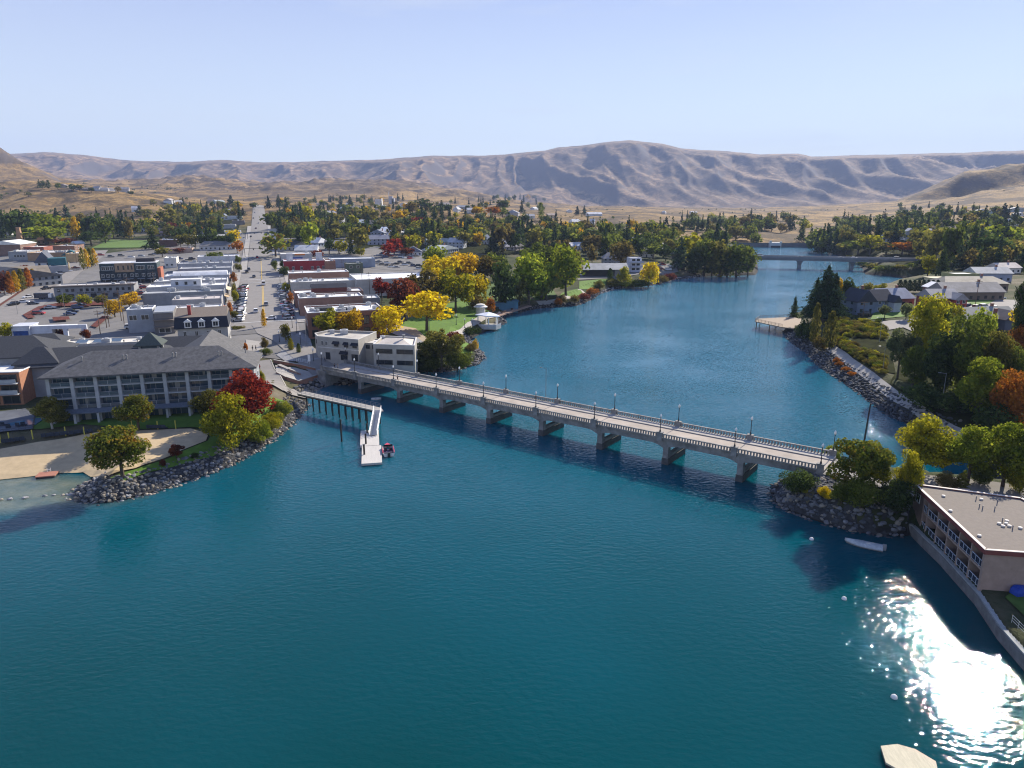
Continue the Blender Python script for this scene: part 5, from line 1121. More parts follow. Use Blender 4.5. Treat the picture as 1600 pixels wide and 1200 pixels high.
# terraced brick walls and railings on the plaza
TB = mat('terrace_brick', (.30, .15, .10), .9, .2, 1.2); TC = WALK
def wall_run(name, label, pts, h, th, m, cap, z0=None, cat='wall'):
    P = [pick(*p) for p in pts]; o = empty(name, tuple(P[0]), 0, label, cat); b = MB(); c = MB()
    for p, q in zip(P, P[1:]):
        d = (q-p)[:2]; L = np.linalg.norm(d); n = np.array([-d[1], d[0]])/L*th/2; r0 = p-P[0]; r1 = q-P[0]
        A = [(r0[0]-n[0], r0[1]-n[1]), (r1[0]-n[0], r1[1]-n[1]), (r1[0]+n[0], r1[1]+n[1]), (r0[0]+n[0], r0[1]+n[1])]
        za = [r0[2]-2, r1[2]-2, r1[2]-2, r0[2]-2]; zb = [r0[2]+h, r1[2]+h, r1[2]+h, r0[2]+h]; b.prism(A, za, zb)
        if cap:
            n2 = n*1.25; A2 = [(r0[0]-n2[0], r0[1]-n2[1]), (r1[0]-n2[0], r1[1]-n2[1]), (r1[0]+n2[0], r1[1]+n2[1]), (r0[0]+n2[0], r0[1]+n2[1])]; c.prism(A2, zb, [z+.14 for z in zb])
    b.build('wall', m, o)
    if cap: c.build('coping', cap, o)
    return o
wall_run('terrace_wall', 'upper curved brick terrace wall leading to the bridge end', [(428,567),(445,570),(468,574),(493,580)], .9, .5, TB, TC)
wall_run('terrace_wall', 'middle short brick terrace wall with concrete seat top', [(436,573),(452,580),(470,586)], .6, .9, TB, TC)
wall_run('terrace_wall', 'lower brick terrace wall turning a corner above the pier', [(432,586),(448,594),(467,600),(500,589)], .9, .5, TB, TC)
def rail_run(label, pts, h=1.1, m=STEEL, dz=.2, step=1.5, bars=3, name='railing', r=.035):
    P = [pick(*p)+np.array([0, 0, dz]) for p in pts]; o = empty(name, tuple(P[0]), 0, label, 'railing'); b = MB(); c = MB()
    for p, q in zip(P, P[1:]):
        p = p-np.array(o.location); q = q-np.array(o.location); L = np.linalg.norm(q-p); n = max(1, round(L/step))
        for i in range(n+1): s_ = p+(q-p)*i/n; b.tube(s_, s_+np.array([0, 0, h]), r, n=4)
        for k in range(bars): zz = np.array([0, 0, h*(k+1)/bars]); c.tube(p+zz, q+zz, r*.8, n=4)
    b.build('post', m, o); c.build('rail', m, o); return o
rail_run('white picket railing along the upper plaza edge', [(441,562),(460,566),(484,571)], 1.2, WHITE, .3, .7)
rail_run('steel railing between the brick terrace walls', [(440,580),(458,586),(474,590)], 1.1, STEEL, .3, 1.0)

# ---------- motel on the sea wall (bottom right)
MC, MBk = np.array([62.2, 84.8]), np.array([65.2, 106.9]); mdir = MC-MBk; mL = float(np.linalg.norm(mdir)); mdir /= mL; man = math.atan2(mdir[1], mdir[0])
mt = empty('motel', (MBk[0], MBk[1], 2.0), man, 'flat roofed two storey motel with recessed balconies on the concrete sea wall', 'motel')
def ml(p): v = np.array(p)-MBk; c, s_ = math.cos(-man), math.sin(-man); return (v[0]*c-v[1]*s_, v[0]*s_+v[1]*c)
MH = 5.5; MST = mat('motel_stucco', (.36, .255, .205), .9, .14, .8, .25); MIN = mat('motel_recess_shade', (.11, .08, .065), .9, .15, .6); MRF = mat('motel_gravel_roof', (.205, .178, .152), .95, .10, 1.6, .25)  # recess wall coloured dark to stand for the shade behind the balconies
Pr = [ml(p) for p in [(65.2, 106.9), (62.2, 84.8), (92, 80.0), (92, 92), (78.6, 98.6), (78.3, 101.4)]]
inn = ml((66, 104))
# local x runs along the lake side towards the camera, local y to the land side
b = MB(); pr2 = [(x+.0, y) for x, y in Pr]; b.prism(pr2, MH, MH+.12); rf = b.build('roof', MRF, mt)
b = MB(); n = len(Pr)
for i in range(n):
    a, c = np.array(Pr[i]), np.array(Pr[(i+1) % n]); d = (c-a)/np.linalg.norm(c-a); nn = np.array([d[1], -d[0]])
    b.prism([tuple(a+nn*.22-d*.2), tuple(c+nn*.22+d*.2), tuple(c), tuple(a)], MH-.35, MH+.30)
b.build('fascia', mat('red_brown_fascia', (.20, .06, .05), .7, .12, 1), mt)
b = MB()
for i in range(n):
    a, c = np.array(Pr[i]), np.array(Pr[(i+1) % n]); d = (c-a)/np.linalg.norm(c-a); nn = np.array([d[1], -d[0]])
    b.prism([tuple(a+nn*.26-d*.24), tuple(c+nn*.26+d*.24), tuple(c-nn*.15), tuple(a-nn*.15)], MH+.30, MH+.37)
b.build('drip_edge', mat('pale_edge', (.60, .52, .46), .7, .08, 1), mt)
# walls: solid ends, recess behind the balconies
RD = 2.1; xs0 = 5.2; nb = 5; bw = (mL-xs0)/nb
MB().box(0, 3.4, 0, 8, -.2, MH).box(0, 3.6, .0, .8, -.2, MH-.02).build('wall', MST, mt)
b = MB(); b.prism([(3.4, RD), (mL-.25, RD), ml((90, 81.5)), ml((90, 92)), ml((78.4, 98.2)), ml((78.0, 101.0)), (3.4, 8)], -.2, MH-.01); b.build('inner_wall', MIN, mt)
e0, e1 = np.array(ml((62.2, 84.8))), np.array(ml((92, 80.0))); ed = (e1-e0)/np.linalg.norm(e1-e0); en = np.array([-ed[1], ed[0]])
MB().prism([tuple(e0), tuple(e1), tuple(e1+en*.5), tuple(e0+en*.5)][::1], -.6, MH-.03).build('end_wall', MST, mt)
MB().box(3.4, mL-.2, .02, RD, 2.55, 2.8).build('balcony_slab', MST, mt)
for i in range(nb+1):
    x = xs0+bw*i-.02 if i < nb else mL-.3
    MB().box(x-.12, x+.12, .0, RD, -.2, MH-.03).build('partition', MST, mt)
for i in range(-1, nb):
    x0 = xs0+bw*i+.14 if i >= 0 else 3.45; x1 = xs0+bw*(i+1)-.14 if i >= 0 else xs0-.14
    for z in (.0, 2.8):
        rl = MB(); rl.box(x0, x1, .08, .16, z+1.0, z+1.07).box(x0, x1, .1, .14, z+.12, z+.16)
        for j in range(4): xx = x0+(x1-x0)*j/3; rl.box(xx-.04, xx+.04, .08, .16, z, z+1.0)
        rl = rl.build('balcony_railing', mat('white_rail', (.52, .55, .60), .5, .08, 1), mt)
        MB().box(x0+.05, x1-.05, .11, .135, z+.17, z+.98).build('glass_panel', mat('blue_panel', (.028, .034, .055), .2, .2, .8, spec=.6), rl)
        if i >= 0: 
            win(mt, (x0+x1)/2-.3, RD-.01, z+.1, bw*.72, 2.2, 0, 'd')
            if z: tb = None
for z in (3.4,): win(mt, 1.5, -.01, z, 1.5, 1.4, 0)
for (a, c) in [(1474, 776), (1485, 799), (1533, 781), (1530, 838), (1561, 819), (1567, 823), (1572, 819), (1577, 823), (1573, 815), (1594, 826)]:
    q = at(a, c, 7.62); lx, ly = ml(q[:2]); MB().lathe([(.22, 0), (.22, .12), (.3, .14), (.26, .24), (.05, .3)], (lx, ly, MH+.12), 10).build('roof_cap', mat('cream_cap', (.62, .58, .52), .6, .08, 1), rf)
for (a, c) in [(1525, 781), (1530, 793), (1535, 796), (1558, 787), (1554, 797), (1566, 815), (1582, 827)]:
    q = at(a, c, 7.62); lx, ly = ml(q[:2]); MB().tube((lx, ly, MH+.1), (lx, ly, MH+.75), .07, n=6).build('vent_pipe', mat('grey_pipe', (.16, .17, .2), .6, .1, 1), rf)
# sea wall and its walkway
SW = [(1412, 832), (1423, 836), (1440, 854), (1467, 880), (1524, 945), (1560, 1000), (1600, 1047), (1700, 1165)]
sp = [at(*p)[:2] for p in SW]; o = empty('sea_wall', (0, 0, 0), 0, 'weathered concrete sea wall with walkway running below the motel balconies', 'wall'); b = MB(); c = MB()
for p, q in zip(sp, sp[1:]):
    d = (q-p)/np.linalg.norm(q-p); n = np.array([-d[1], d[0]]); e = d*.05
    b.prism([tuple(p-e-n*.1), tuple(q+e-n*.1), tuple(q+e+n*.7), tuple(p-e+n*.7)], -2, 1.55); c.prism([tuple(p-n*.0), tuple(q-n*.0), tuple(q+n*3.6), tuple(p+n*3.6)], 1.4, 1.75)
b.build('wall', mat('sea_wall_concrete', (.17, .165, .16), .9, .3, .7, .3), o); c.build('walkway', mat('sea_wall_top', (.30, .31, .30), .9, .22, .7), o)
rail_run('steel hand railing on the sea wall at the right edge', [(1580,975),(1600,995),(1640,1040)], 1.0, mat('bright_rail', (.62, .60, .56), .35, .1, 1, metal=.5), .2, 1.4)
p = at(1592, 926, 2.2); o = empty('covered_grill', tuple(p), .4, 'blue tarpaulin covered bundle on the ground beside the motel end wall', 'tarpaulin')
b = MB(); n = 10; rr_ = [(1+.12*math.sin(i*2.3)) for i in range(n)]
for k, (s_, z) in enumerate([(1.0, 0), (.95, .45), (.7, .85), (.3, 1.0)]): b.v += [(1.4*s_*rr_[i]*math.cos(6.283*i/n), .9*s_*rr_[i]*math.sin(6.283*i/n), z+.06*math.sin(i*1.7+k)) for i in range(n)]
b.f += [(k*n+i, k*n+(i+1) % n, (k+1)*n+(i+1) % n, (k+1)*n+i) for k in range(3) for i in range(n)]+[tuple(range(3*n, 4*n))]; b.mi = [0]*len(b.f)
b.build('cover', mat('blue_tarpaulin', (.015, .05, .30), .6, .25, 2, .4), o)
# ---------------------------------------------------------------- the left district
# white portal wall of the bank drive-through
p = pick(48, 510, 5.5); pb_ = empty('portal_building', (p[0], p[1], p[2]-5.5), R(12), 'white wall building with two big square openings facing the hotel roofs', 'building')
PW_ = W((.52, .54, .60)); d = ray(139, 505); t = (p[2]-CAMH)/d[2]; pW = float(np.hypot(d[0]*t-p[0], d[1]*t-p[1]))
b = MB(); 
for (x0, x1) in ((-.02, .36), (.56, .64), (.89, .99)): b.box(pW*x0, pW*x1, 0, .8, -2, 4.3)
b.box(-.02*pW, pW*.99, 0, .8, 4.3, 5.5); b.build('wall', PW_, pb_)
MB().box(0, pW*.72, .8, 5.5, 4.6, 5.0).build('roof', RF((.70, .71, .74)), pb_)
MB().box(0, pW*.36, .8, 6, -2, 4.6).build('room', W((.45, .46, .50)), pb_)
MB().box(-5.5, -.1, -1, 6, -2, 5.6).box(-5.7, .1, -1.2, 6.2, 5.6, 5.9).build('wing', W((.50, .52, .58)), pb_)
b = MB(); b.add([(pW*.30,-.05,4.4),(pW*.02,-.05,4.4),(pW*.02,5,5.05),(pW*.3,5,5.05)], [(3,2,1,0)]); 
MB().box(-5.0, -.6, -1.06, -1.0, 1.2, 4.2).build('mural', mat('blue_mural', (.03, .07, .22), .8, .6, .9), pb_)
# low grey motel with brown roof edge
o, w_ = shop('long grey two storey motel with brown roof edge and square windows', 83, 209, 448, 6.2, 13, (.24, .245, .26), (.62, .60, .57), 'motel', units=3, name='motel_row')
MB().box(-.6, w_+.6, -.7, 3.0, 5.9, 6.35).build('roof_edge', RF((.13, .11, .10)), o)
face(o, 13, w_, 'front', [w_*f for f in (.06, .16, .23, .335, .41, .475, .56, .63, .70, .79, .86, .94)], 3.6, 1.2, 1.3, pane=False)
face(o, 13, w_, 'front', [w_*f for f in (.08, .2, .34, .48, .62, .76, .9)], .6, 2.4, 1.9, fm='d', pane=False)
_r2 = random.Random(3); b = MB()
for i in range(22): x = w_*.28+i*.62; b.box(x, x+_r2.uniform(.25, .5), -.08, -.03, 2.75, 2.75+_r2.uniform(.4, .55))
b.build('sign_lettering', FRAME_D, o)
# black modern block
o, w_ = shop('black three level modern block with one tan box of upper storey', 155, 246, 424, 7.0, 20, (.035, .045, .052), (.30, .31, .32), 'building', units=2, name='modern_block')
face(o, 20, w_, 'front', [w_*f for f in (.05, .14, .22, .33, .43, .55, .63, .75, .85, .93)], 3.6, 1.5, 1.7, fm='w'); face(o, 20, w_, 'front', [w_*f for f in (.08, .25, .40, .58, .72, .88)], .5, 2.2, 2.0, fm='d', pane=False)
q = MB().box(.2, w_*.27, .5, 14, 6.5, 10.8).build('upper_storey', W((.05, .075, .085)), o); [win(q, w_*f, .49, 7.4, 2.0, 2.0, 0, 'w') for f in (.07, .14, .21)]
q = MB().box(w_*.27, w_*.60, -.3, 14, 6.3, 11.0).build('upper_storey', W((.30, .21, .14)), o); [win(q, w_*f, -.31, 7.5, .8, 2.2, 0, 'd', pane=False) for f in (.33, .42, .5, .56)]
q = MB().box(w_*.60, w_*1.0, .4, 14, 6.5, 10.8).build('upper_storey', W((.05, .075, .085)), o); [win(q, w_*f, .39, 7.4, 1.5, 2.2, 0, 'w') for f in (.66, .71, .76, .86, .92)]
MB().box(w_*.62, w_*.95, 5, 9, 10.8, 13.0).build('penthouse', W((.05, .045, .05)), o); MB().box(-.1, w_*.99, .2, 14.2, 10.8, 11.1).build('roof', RF((.55, .56, .58)), o)
MB().box(w_, w_+1.6, .5, 12, -1, 8.0).build('brick_end', W((.36, .13, .08)), o)
for f in (.1, .3, .5, .7, .88): MB().box(w_*f, w_*f+.2, -3, -2.8, -1, 2.6).box(w_*f-1.6, w_*f+2.2, -3.1, -.1, 2.6, 2.75).build('patio_canopy', W((.25, .25, .26)), o)
# hall with tan end roof, dark roofs, cream shop with teal roof
house('dark blue roofed hall with tan gable end behind the columnar trees', 28, 452, 46, 22, 5.5, 5.5, 62, (.20, .22, .25), (.045, .05, .065), along='y', name='hall', cat='hall', chim=False)
house('wide tan roofed hall end between dark roof and columnar trees', 44, 446, 22, 20, 5, 4.5, 40, (.10, .12, .18), (.26, .22, .17), name='hall', cat='hall', chim=False)
o = house('pointed white gable front building at the avenue', 70, 424, 9, 16, 5.5, 6.5, 24, (.62, .63, .66), (.09, .10, .13), along='y', name='gable_building', cat='building', chim=False)
o, w_ = shop('cream shop with teal upper roof and yellow lit street side', 77, 106, 416, 4.2, 26, (.34, .34, .35), (.66, .65, .62), units=0, rz=30); MB().box(-.1*w_, w_*.9, 9, 20, 4.0, 8.2).build('teal_roof', mat('teal_metal', (.02, .10, .12), .6, .15, .6), o)
for v in (3, 9, 15, 21): MB().box(w_-.1, w_+.25, v, v+3.4, -1, 4.6).build('cream_bay', W((.62, .49, .28)), o)
house('small cream gabled shop with teal roof further along the avenue', 112, 408, 10, 12, 4.2, 3.2, 30, (.60, .50, .33), (.03, .11, .13), along='y', name='shop_building', cat='shop', chim=False)
shop('tan brick school block with long flat roof', 42, 102, 395, 6, 30, (.33, .215, .13), (.50, .49, .48), 'school', units=9, rz=10, name='school_block')
shop('grey rendered school wing with small square windows', 12, 42, 393, 6.5, 20, (.30, .31, .32), (.55, .55, .55), 'school', units=3, rz=10, wins=((.35, .5, .65, .8), 2.4, 1.4, 1.8), name='school_block')
shop('yellow fronted end of the tan school block', 102, 124, 396, 6.4, 20, (.52, .36, .19), (.50, .49, .48), 'school', units=1, rz=10, name='school_block')
shop('brown brick gym wing with flat roof beside the maroon hedge', 82, 116, 384, 7, 18, (.24, .14, .10), (.42, .42, .42), 'school', units=1, rz=10, name='school_block')
shop('red brick wing with pale roof left of the brown gym wing', 36, 68, 386, 6.5, 18, (.28, .10, .075), (.60, .58, .55), 'school', units=1, rz=10, name='school_block')
o, w_ = shop('large brick gymnasium under a broad white low gable roof', -22, 31, 382, 8.5, 26, (.22, .145, .115), (.66, .65, .62), 'school', units=0, rz=10, name='gymnasium')
b = MB(); gable_mesh(b, 0, w_, 0, 26, 8.4, 2.6, 'y', ov=.4); b.build('gable_roof', RF((.68, .67, .64)), o)
p = pick(33, 385); o = empty('boiler_chimney', tuple(p), .2, 'tall tapering tan brick chimney behind the gymnasium', 'chimney'); MB().add([(-2.2,-2.2,-2),(2.2,-2.2,-2),(2.2,2.2,-2),(-2.2,2.2,-2),(-1.3,-1.3,15),(1.3,-1.3,15),(1.3,1.3,15),(-1.3,1.3,15)], [(0,1,5,4),(1,2,6,5),(2,3,7,6),(3,0,4,7),(4,5,6,7)]).build('shaft', W((.40, .24, .14)), o); MB().box(-1.5, 1.5, -1.5, 1.5, 15, 15.5).build('cap', W((.42, .27, .17)), o)
house('white roofed shed at the playing field road', 126, 386, 7, 9, 3, 2, 50, (.40, .36, .34), (.55, .57, .62), chim=False, wins=False, name='shed', cat='shed')
house('brown roofed low house under the bright green trees', 72, 381, 14, 9, 3, 2.6, 12, (.25, .16, .10), (.14, .08, .055))
# ---------- far houses, each its own
HL = [
 (5,368,14,10,'white house with grey roof at the far left edge',(.60,.60,.60),(.30,.31,.33)),(103,368,22,13,'white house with wide grey roof beside the gold poplar',(.62,.62,.62),(.24,.23,.24)),(130,364,12,9,'small white house right of the gold poplar',(.60,.58,.55),(.26,.25,.25)),(55,352,12,9,'pale roofed house behind the bright green trees',(.55,.55,.55),(.45,.44,.42)),
 (220,362,20,11,'white house with grey blue roof above the playing field',(.60,.62,.66),(.36,.38,.42)),(233,356,9,9,'tall white cube house above the playing field',(.72,.73,.76),(.50,.51,.53)),(211,331,9,8,'small white shed on the golden hill',(.66,.66,.68),(.50,.50,.52)),(252,369,14,10,'house with plum grey roof beside the dark conifer',(.35,.30,.28),(.22,.17,.18)),(287,366,12,9,'grey roofed house left of the orange tree',(.45,.45,.47),(.28,.29,.32)),
 (262,318,16,10,'white hilltop house with bright gable',(.70,.70,.70),(.42,.38,.36)),(277,318,18,10,'long pale roofed hilltop house',(.55,.52,.50),(.50,.48,.46)),(345,318,20,11,'grey green roofed house on the hill over town',(.40,.42,.42),(.30,.34,.35)),(330,318,14,10,'low tan house on the hill over town',(.45,.36,.28),(.28,.22,.18)),
 (315,358,14,10,'white house hidden behind green conifer left of main street',(.64,.64,.64),(.40,.41,.44)),(325,372,12,9,'dark roofed house with white gable near main street',(.62,.62,.64),(.14,.14,.16)),(340,343,16,10,'blue grey roofed house near the street top',(.50,.52,.56),(.34,.38,.44)),(365,334,14,10,'white house at the upper street end',(.66,.66,.68),(.48,.50,.54)),
 (506,385,14,11,'pale blue house with white gable behind the red building',(.42,.46,.52),(.52,.53,.56)),(532,392,22,12,'house with dark grey roof behind the long metal warehouse',(.40,.40,.42),(.20,.20,.23)),(478,398,16,12,'white roofed house behind black hip roof',(.58,.60,.62),(.55,.56,.58)),(510,342,12,9,'white house amid conifers right of main street',(.66,.66,.66),(.46,.46,.46)),(524,348,16,10,'house with light slate gable on the rise',(.46,.46,.50),(.32,.33,.38)),
 (540,330,18,11,'teal grey roofed house on the rise',(.40,.44,.44),(.30,.36,.38)),(520,336,16,10,'dark slate roofed house on the rise',(.36,.36,.38),(.20,.21,.25)),(556,330,16,10,'brown tan house on the rise',(.45,.36,.28),(.30,.26,.22)),(560,347,12,9,'small white flat house on the rise',(.64,.64,.64),(.50,.48,.46)),(562,352,14,9,'pale blue roofed house on the rise',(.50,.54,.60),(.40,.46,.54)),(583,357,16,10,'orange tan roofed house on the rise',(.55,.42,.28),(.50,.36,.24)),
 (503,321,22,10,'long low ranch house on the golden ridge',(.55,.48,.42),(.24,.20,.18)),(550,321,18,10,'pale house on the skyline ridge by two spruces',(.50,.50,.50),(.36,.37,.38)),(595,327,18,10,'white roofed house below the hill towers',(.50,.48,.46),(.55,.55,.54)),(617,318,16,12,'tan block house under the slim mast',(.55,.50,.44),(.40,.38,.36)),
 (600,366,16,11,'light blue roofed house beside the red trees',(.50,.54,.62),(.46,.52,.60)),(590,372,14,10,'grey house with slate roof left of the red trees',(.36,.38,.44),(.26,.28,.34)),(610,372,10,8,'white house before dark conifers',(.66,.66,.68),(.52,.52,.54)),(632,368,12,8,'small house with white flat roof by brown tree',(.55,.52,.48),(.66,.66,.64)),(592,383,18,11,'slate roofed house with white trim at parking lot corner',(.42,.42,.48),(.20,.21,.26)),
 (646,400,13,12,'white cottage with dark roof and round gable window by the parking lot',(.68,.69,.70),(.16,.17,.20)),(688,384,22,11,'long grey green roofed building behind the bright green tree',(.40,.44,.42),(.36,.40,.38)),(712,388,13,11,'small house with blue grey pyramid roof',(.42,.44,.48),(.34,.38,.46)),(735,380,22,11,'pink tan house with pale roof beyond the parking',(.50,.40,.36),(.42,.36,.34)),(700,396,34,14,'wide flat roofed grey building behind the golden trees',(.36,.37,.38),(.40,.44,.46)),(756,382,14,10,'grey house behind the park trees',(.44,.44,.46),(.36,.37,.40)),
 (728,370,9,8,'tiny pale blue house under the bare bluff',(.52,.58,.64),(.44,.48,.54)),(712,376,11,9,'maroon roofed house under the bare bluff',(.42,.30,.28),(.24,.15,.15)),(630,323,14,9,'white house beside gold tree on the hill',(.66,.66,.66),(.52,.52,.53)),(695,323,16,9,'white house at the edge of the bare bluff',(.62,.58,.54),(.40,.34,.30)),(718,331,10,8,'white house perched on the bluff face',(.70,.70,.70),(.50,.50,.50)),(736,334,9,8,'small white hut lower on the bluff edge',(.70,.70,.70),(.54,.54,.54)),
 (98,293,16,9,'tan house row on the golden hill crest, leftmost',(.40,.34,.28),(.26,.22,.20)),(131,298,22,10,'dark long house on the golden hill crest',(.22,.20,.19),(.14,.13,.14)),(150,298,14,9,'white trimmed house on the golden hill crest',(.58,.56,.54),(.34,.32,.32)),(163,299,14,9,'pale house on the golden hill crest, right of white trimmed one',(.52,.48,.44),(.40,.36,.34)),(176,299,13,9,'bright white house on the golden hill crest',(.68,.67,.66),(.44,.42,.42)),(194,300,16,9,'tall grey house on the golden hill crest, rightmost',(.46,.44,.44),(.30,.29,.30)),
 (725,327,18,10,'grey slate roofed house on the bluff',(.36,.37,.40),(.26,.28,.32)),(760,322,16,10,'pale house between autumn trees on the bluff',(.58,.55,.52),(.46,.45,.44)),(800,338,18,10,'low grey roofed house on the cliff top',(.45,.44,.44),(.32,.33,.36)),(830,341,12,9,'small white house on the cliff top',(.66,.64,.62),(.36,.36,.38)),(838,328,22,12,'white gabled house on the far terrace',(.68,.68,.70),(.44,.46,.50)),(863,341,14,9,'ochre house on the far terrace',(.52,.42,.30),(.40,.32,.26)),(890,332,12,9,'little white house on the far terrace',(.72,.72,.72),(.54,.54,.56)),
 (901,350,16,9,'white flat roofed shed on the golden slope',(.52,.50,.46),(.68,.68,.66)),(925,351,7,6,'tiny white hut on the golden slope',(.72,.72,.72),(.60,.60,.60)),(930,337,30,12,'long white greenhouse roof on the far bench',(.62,.62,.62),(.60,.60,.62)),(812,391,16,11,'grey tan house behind the shore trees',(.46,.40,.36),(.34,.32,.32)),(796,388,12,10,'white gabled house left of grey tan house',(.62,.62,.62),(.40,.40,.42)),(877,380,18,12,'pale roofed house by the pointed conifer',(.50,.50,.50),(.52,.53,.55)),(905,390,16,11,'white roofed house right of the pointed conifer',(.62,.62,.62),(.58,.58,.60)),
 (926,384,16,12,'house with steep dark roof and white front over riverside parking',(.62,.62,.64),(.16,.17,.20)),(937,391,14,12,'blue grey gabled house above riverside parking',(.48,.50,.56),(.30,.32,.38)),(962,384,12,10,'bright blue walled house behind the riverside building',(.22,.30,.48),(.40,.42,.46)),(998,386,13,10,'violet blue house behind wide green tree',(.30,.32,.46),(.36,.34,.38)),(1047,396,20,14,'large grey gabled house by the riverside grove',(.40,.38,.38),(.32,.31,.32)),(1032,392,14,12,'taupe house left of large grey gabled house',(.36,.32,.31),(.28,.26,.26)),(1010,402,12,9,'low cream house among riverside trees',(.55,.50,.44),(.38,.34,.32)),
 (1085,334,18,10,'white roofed farm building on the far fields',(.60,.58,.56),(.60,.58,.56)),(1040,334,14,9,'pale farm house on the far fields',(.55,.50,.46),(.48,.46,.44)),
 (1396,378,16,10,'white roofed house right of the orange tree',(.60,.60,.60),(.55,.56,.60)),(1398,360,18,11,'blue grey house among upper right trees',(.46,.50,.56),(.40,.45,.52)),(1415,342,16,10,'house with pale domed grey roof at upper right',(.50,.50,.52),(.46,.48,.52)),(1540,362,18,11,'white house with terrace at upper right',(.66,.66,.64),(.50,.50,.50)),(1590,352,18,12,'bright white gabled house at upper right edge',(.74,.74,.74),(.62,.62,.62)),(1568,356,14,10,'small white roofed house left of bright white gabled house',(.64,.64,.62),(.60,.60,.58)),(1522,357,14,9,'white box house on the upper right slope',(.70,.70,.70),(.62,.62,.62)),(1595,338,14,10,'pale house high at the right edge',(.60,.60,.60),(.54,.54,.56)),
]
for i, (a, c, w_, d_, lab, wc, rc) in enumerate(HL):
    far = c < 350; house(lab, a, c, w_, d_, 3.2 if i % 3 else 5.0, 2.6+(i*7 % 5)*.35, (19, 8, 30, -12, 19, 64)[i % 6], wc, rc, 'y' if i % 4 == 1 else 'x', hip=2.5 if i % 5 == 2 else 0, group='houses of the far town', chim=not far, wins=not far)
# condos and long flats at the upper right
for (xl, xr, y, h, lab, wc, rc) in [(1416,1442,361,9,'pale grey apartment block with gables, left of pair',(.46,.48,.54),(.36,.37,.42)),(1448,1482,362,10,'pale grey apartment block with dark gables, right of pair',(.48,.47,.50),(.30,.31,.36)),(1476,1512,331,7,'long blue green walled flat roofed building on the right slope',(.24,.32,.36),(.52,.54,.56)),(1520,1575,329,6,'long low flat roofed building with pale edge on the right slope',(.26,.34,.37),(.56,.57,.58)),(1572,1640,326,6,'long grey flat building at right edge of the slope',(.36,.40,.42),(.50,.51,.52))]:
    o, w_ = shop(lab, xl, xr, y, h, 16, wc, rc, 'apartments', units=1, rz=-14, name='apartment_block', wins=((.12,.3,.5,.7,.88), 3.6, 2.2, 1.6, 'd'))
    b = MB(); gable_mesh(b, w_*.1, w_*.45, -1.5, 10, h, 2.6, 'y', ov=.4); b.build('gable', RF(rc), o)
# ribbed grey-blue farm fields, orchards, quarry lot
wc = (.47, .455, .42)
p = pick(592, 322); o = empty('water_tower', tuple(p), 0, 'pale square water tower standing on the far hill over town', 'tower'); MB().box(-7, 7, -5, 5, -4, 15).build('tank', W((.60, .58, .56)), o); MB().box(6.4, 7.6, -5.4, 5.4, -4, 16.5).build('rib', W((.72, .70, .68)), o)
p = pick(611, 318); o = empty('church_tower', tuple(p), 0, 'slim pale tower with mast on the far hill over town', 'tower'); MB().box(-5, 5, -4, 4, -4, 17).box(2, 9, -4, 4, -4, 12).build('shaft', W((.50, .48, .50)), o); MB().tube((-5, 0, 0), (-5, 0, 28), .5, n=5).build('mast', W((.55, .55, .57)), o)
# ---------- riverside buildings
o, w_ = shop('long low riverside building with grey roof and dark shaded front', 913, 979, 421, 4.6, 16, (.06, .055, .05), (.30, .31, .31), 'restaurant', units=0, rz=2, name='riverside_building')
b = MB(); gable_mesh(b, -1, w_+1, -2.0, 16, 4.6, 3.4, 'x', ov=.3); b.build('roof', RF((.34, .345, .34)), o); MB().box(w_*.72, w_*1.0, -.3, 8, -1, 4.4).build('side_room', W((.30, .29, .29)), o)
house('small grey roof rising behind the riverside building', 960, 415, 16, 12, 5, 4.0, 0, (.30, .30, .31), (.26, .255, .25), hip=4)
o, w_ = shop('tall white waterfront house with blue tinted balconies', 985, 1003, 403, 9.5, 10, (.56, .56, .60), (.64, .64, .64), 'house', units=0, rz=5, name='waterfront_house')
for k in range(3):
    MB().box(-1, w_+1, -2.2, 0, .4+3*k, .7+3*k).box(-1, w_+1, -2.2, -2.1, .7+3*k, 1.6+3*k).build('balcony', W((.40, .42, .50)), o); face(o, 10, w_, 'front', [w_*.3, w_*.7], 1.0+3*k, 2.2, 1.8, fm='d', pane=False)
# pavilion, bandstand and blue hut on the park shore
p = pick(760, 512); pv = empty('lake_pavilion', (p[0], p[1], 0), R(-12), 'white open pavilion with big tilted white roof on a deck over the water', 'pavilion')
MB().prism([(-8,-1),(-2,-5.5),(8,-4.5),(10,2),(6,7),(-6,7)], .9, 2.4).build('deck', W((.50, .48, .44)), pv)
b = MB(); b.prism([(-8,-1),(-2,-5.5),(8,-4.5),(10,2)], 2.4, 2.4); 
PT = [(-8.5,1.5),(1.5,-6.5),(10,-1),(7,8),(-3,9)]; b = MB(); b.prism(PT, [6.9,7.2,6.6,6.2,6.4], [7.3,7.6,7.0,6.6,6.8]); b.add([(x,y,z) for (x,y),z in zip(PT,[7.3,7.6,7.0,6.6,6.8])]+[(1,3,8.6)], [(i,(i+1)%5,5) for i in range(5)]); b.build('roof', RF((.62, .66, .76)), pv)
for x, y in ((-6.5, 2), (2.5, -4.2), (8, -.6), (5.5, 6.5), (-2, 7.5)): MB().box(x-.35, x+.35, y-.35, y+.35, 2.2, 6.6).build('column', WHITE, pv)
b = MB(); pts_ = [(-8,-1),(-2,-5.5),(8,-4.5),(10,2)]
for u0, u1 in zip(pts_, pts_[1:]):
    u0, u1 = np.array(u0), np.array(u1); d = (u1-u0)/np.linalg.norm(u1-u0); n = np.array([d[1], -d[0]]); b.prism([tuple(u0), tuple(u1), tuple(u1-n*.2), tuple(u0-n*.2)], 2.4, 3.4)
b.build('parapet', W((.52, .52, .52)), pv)
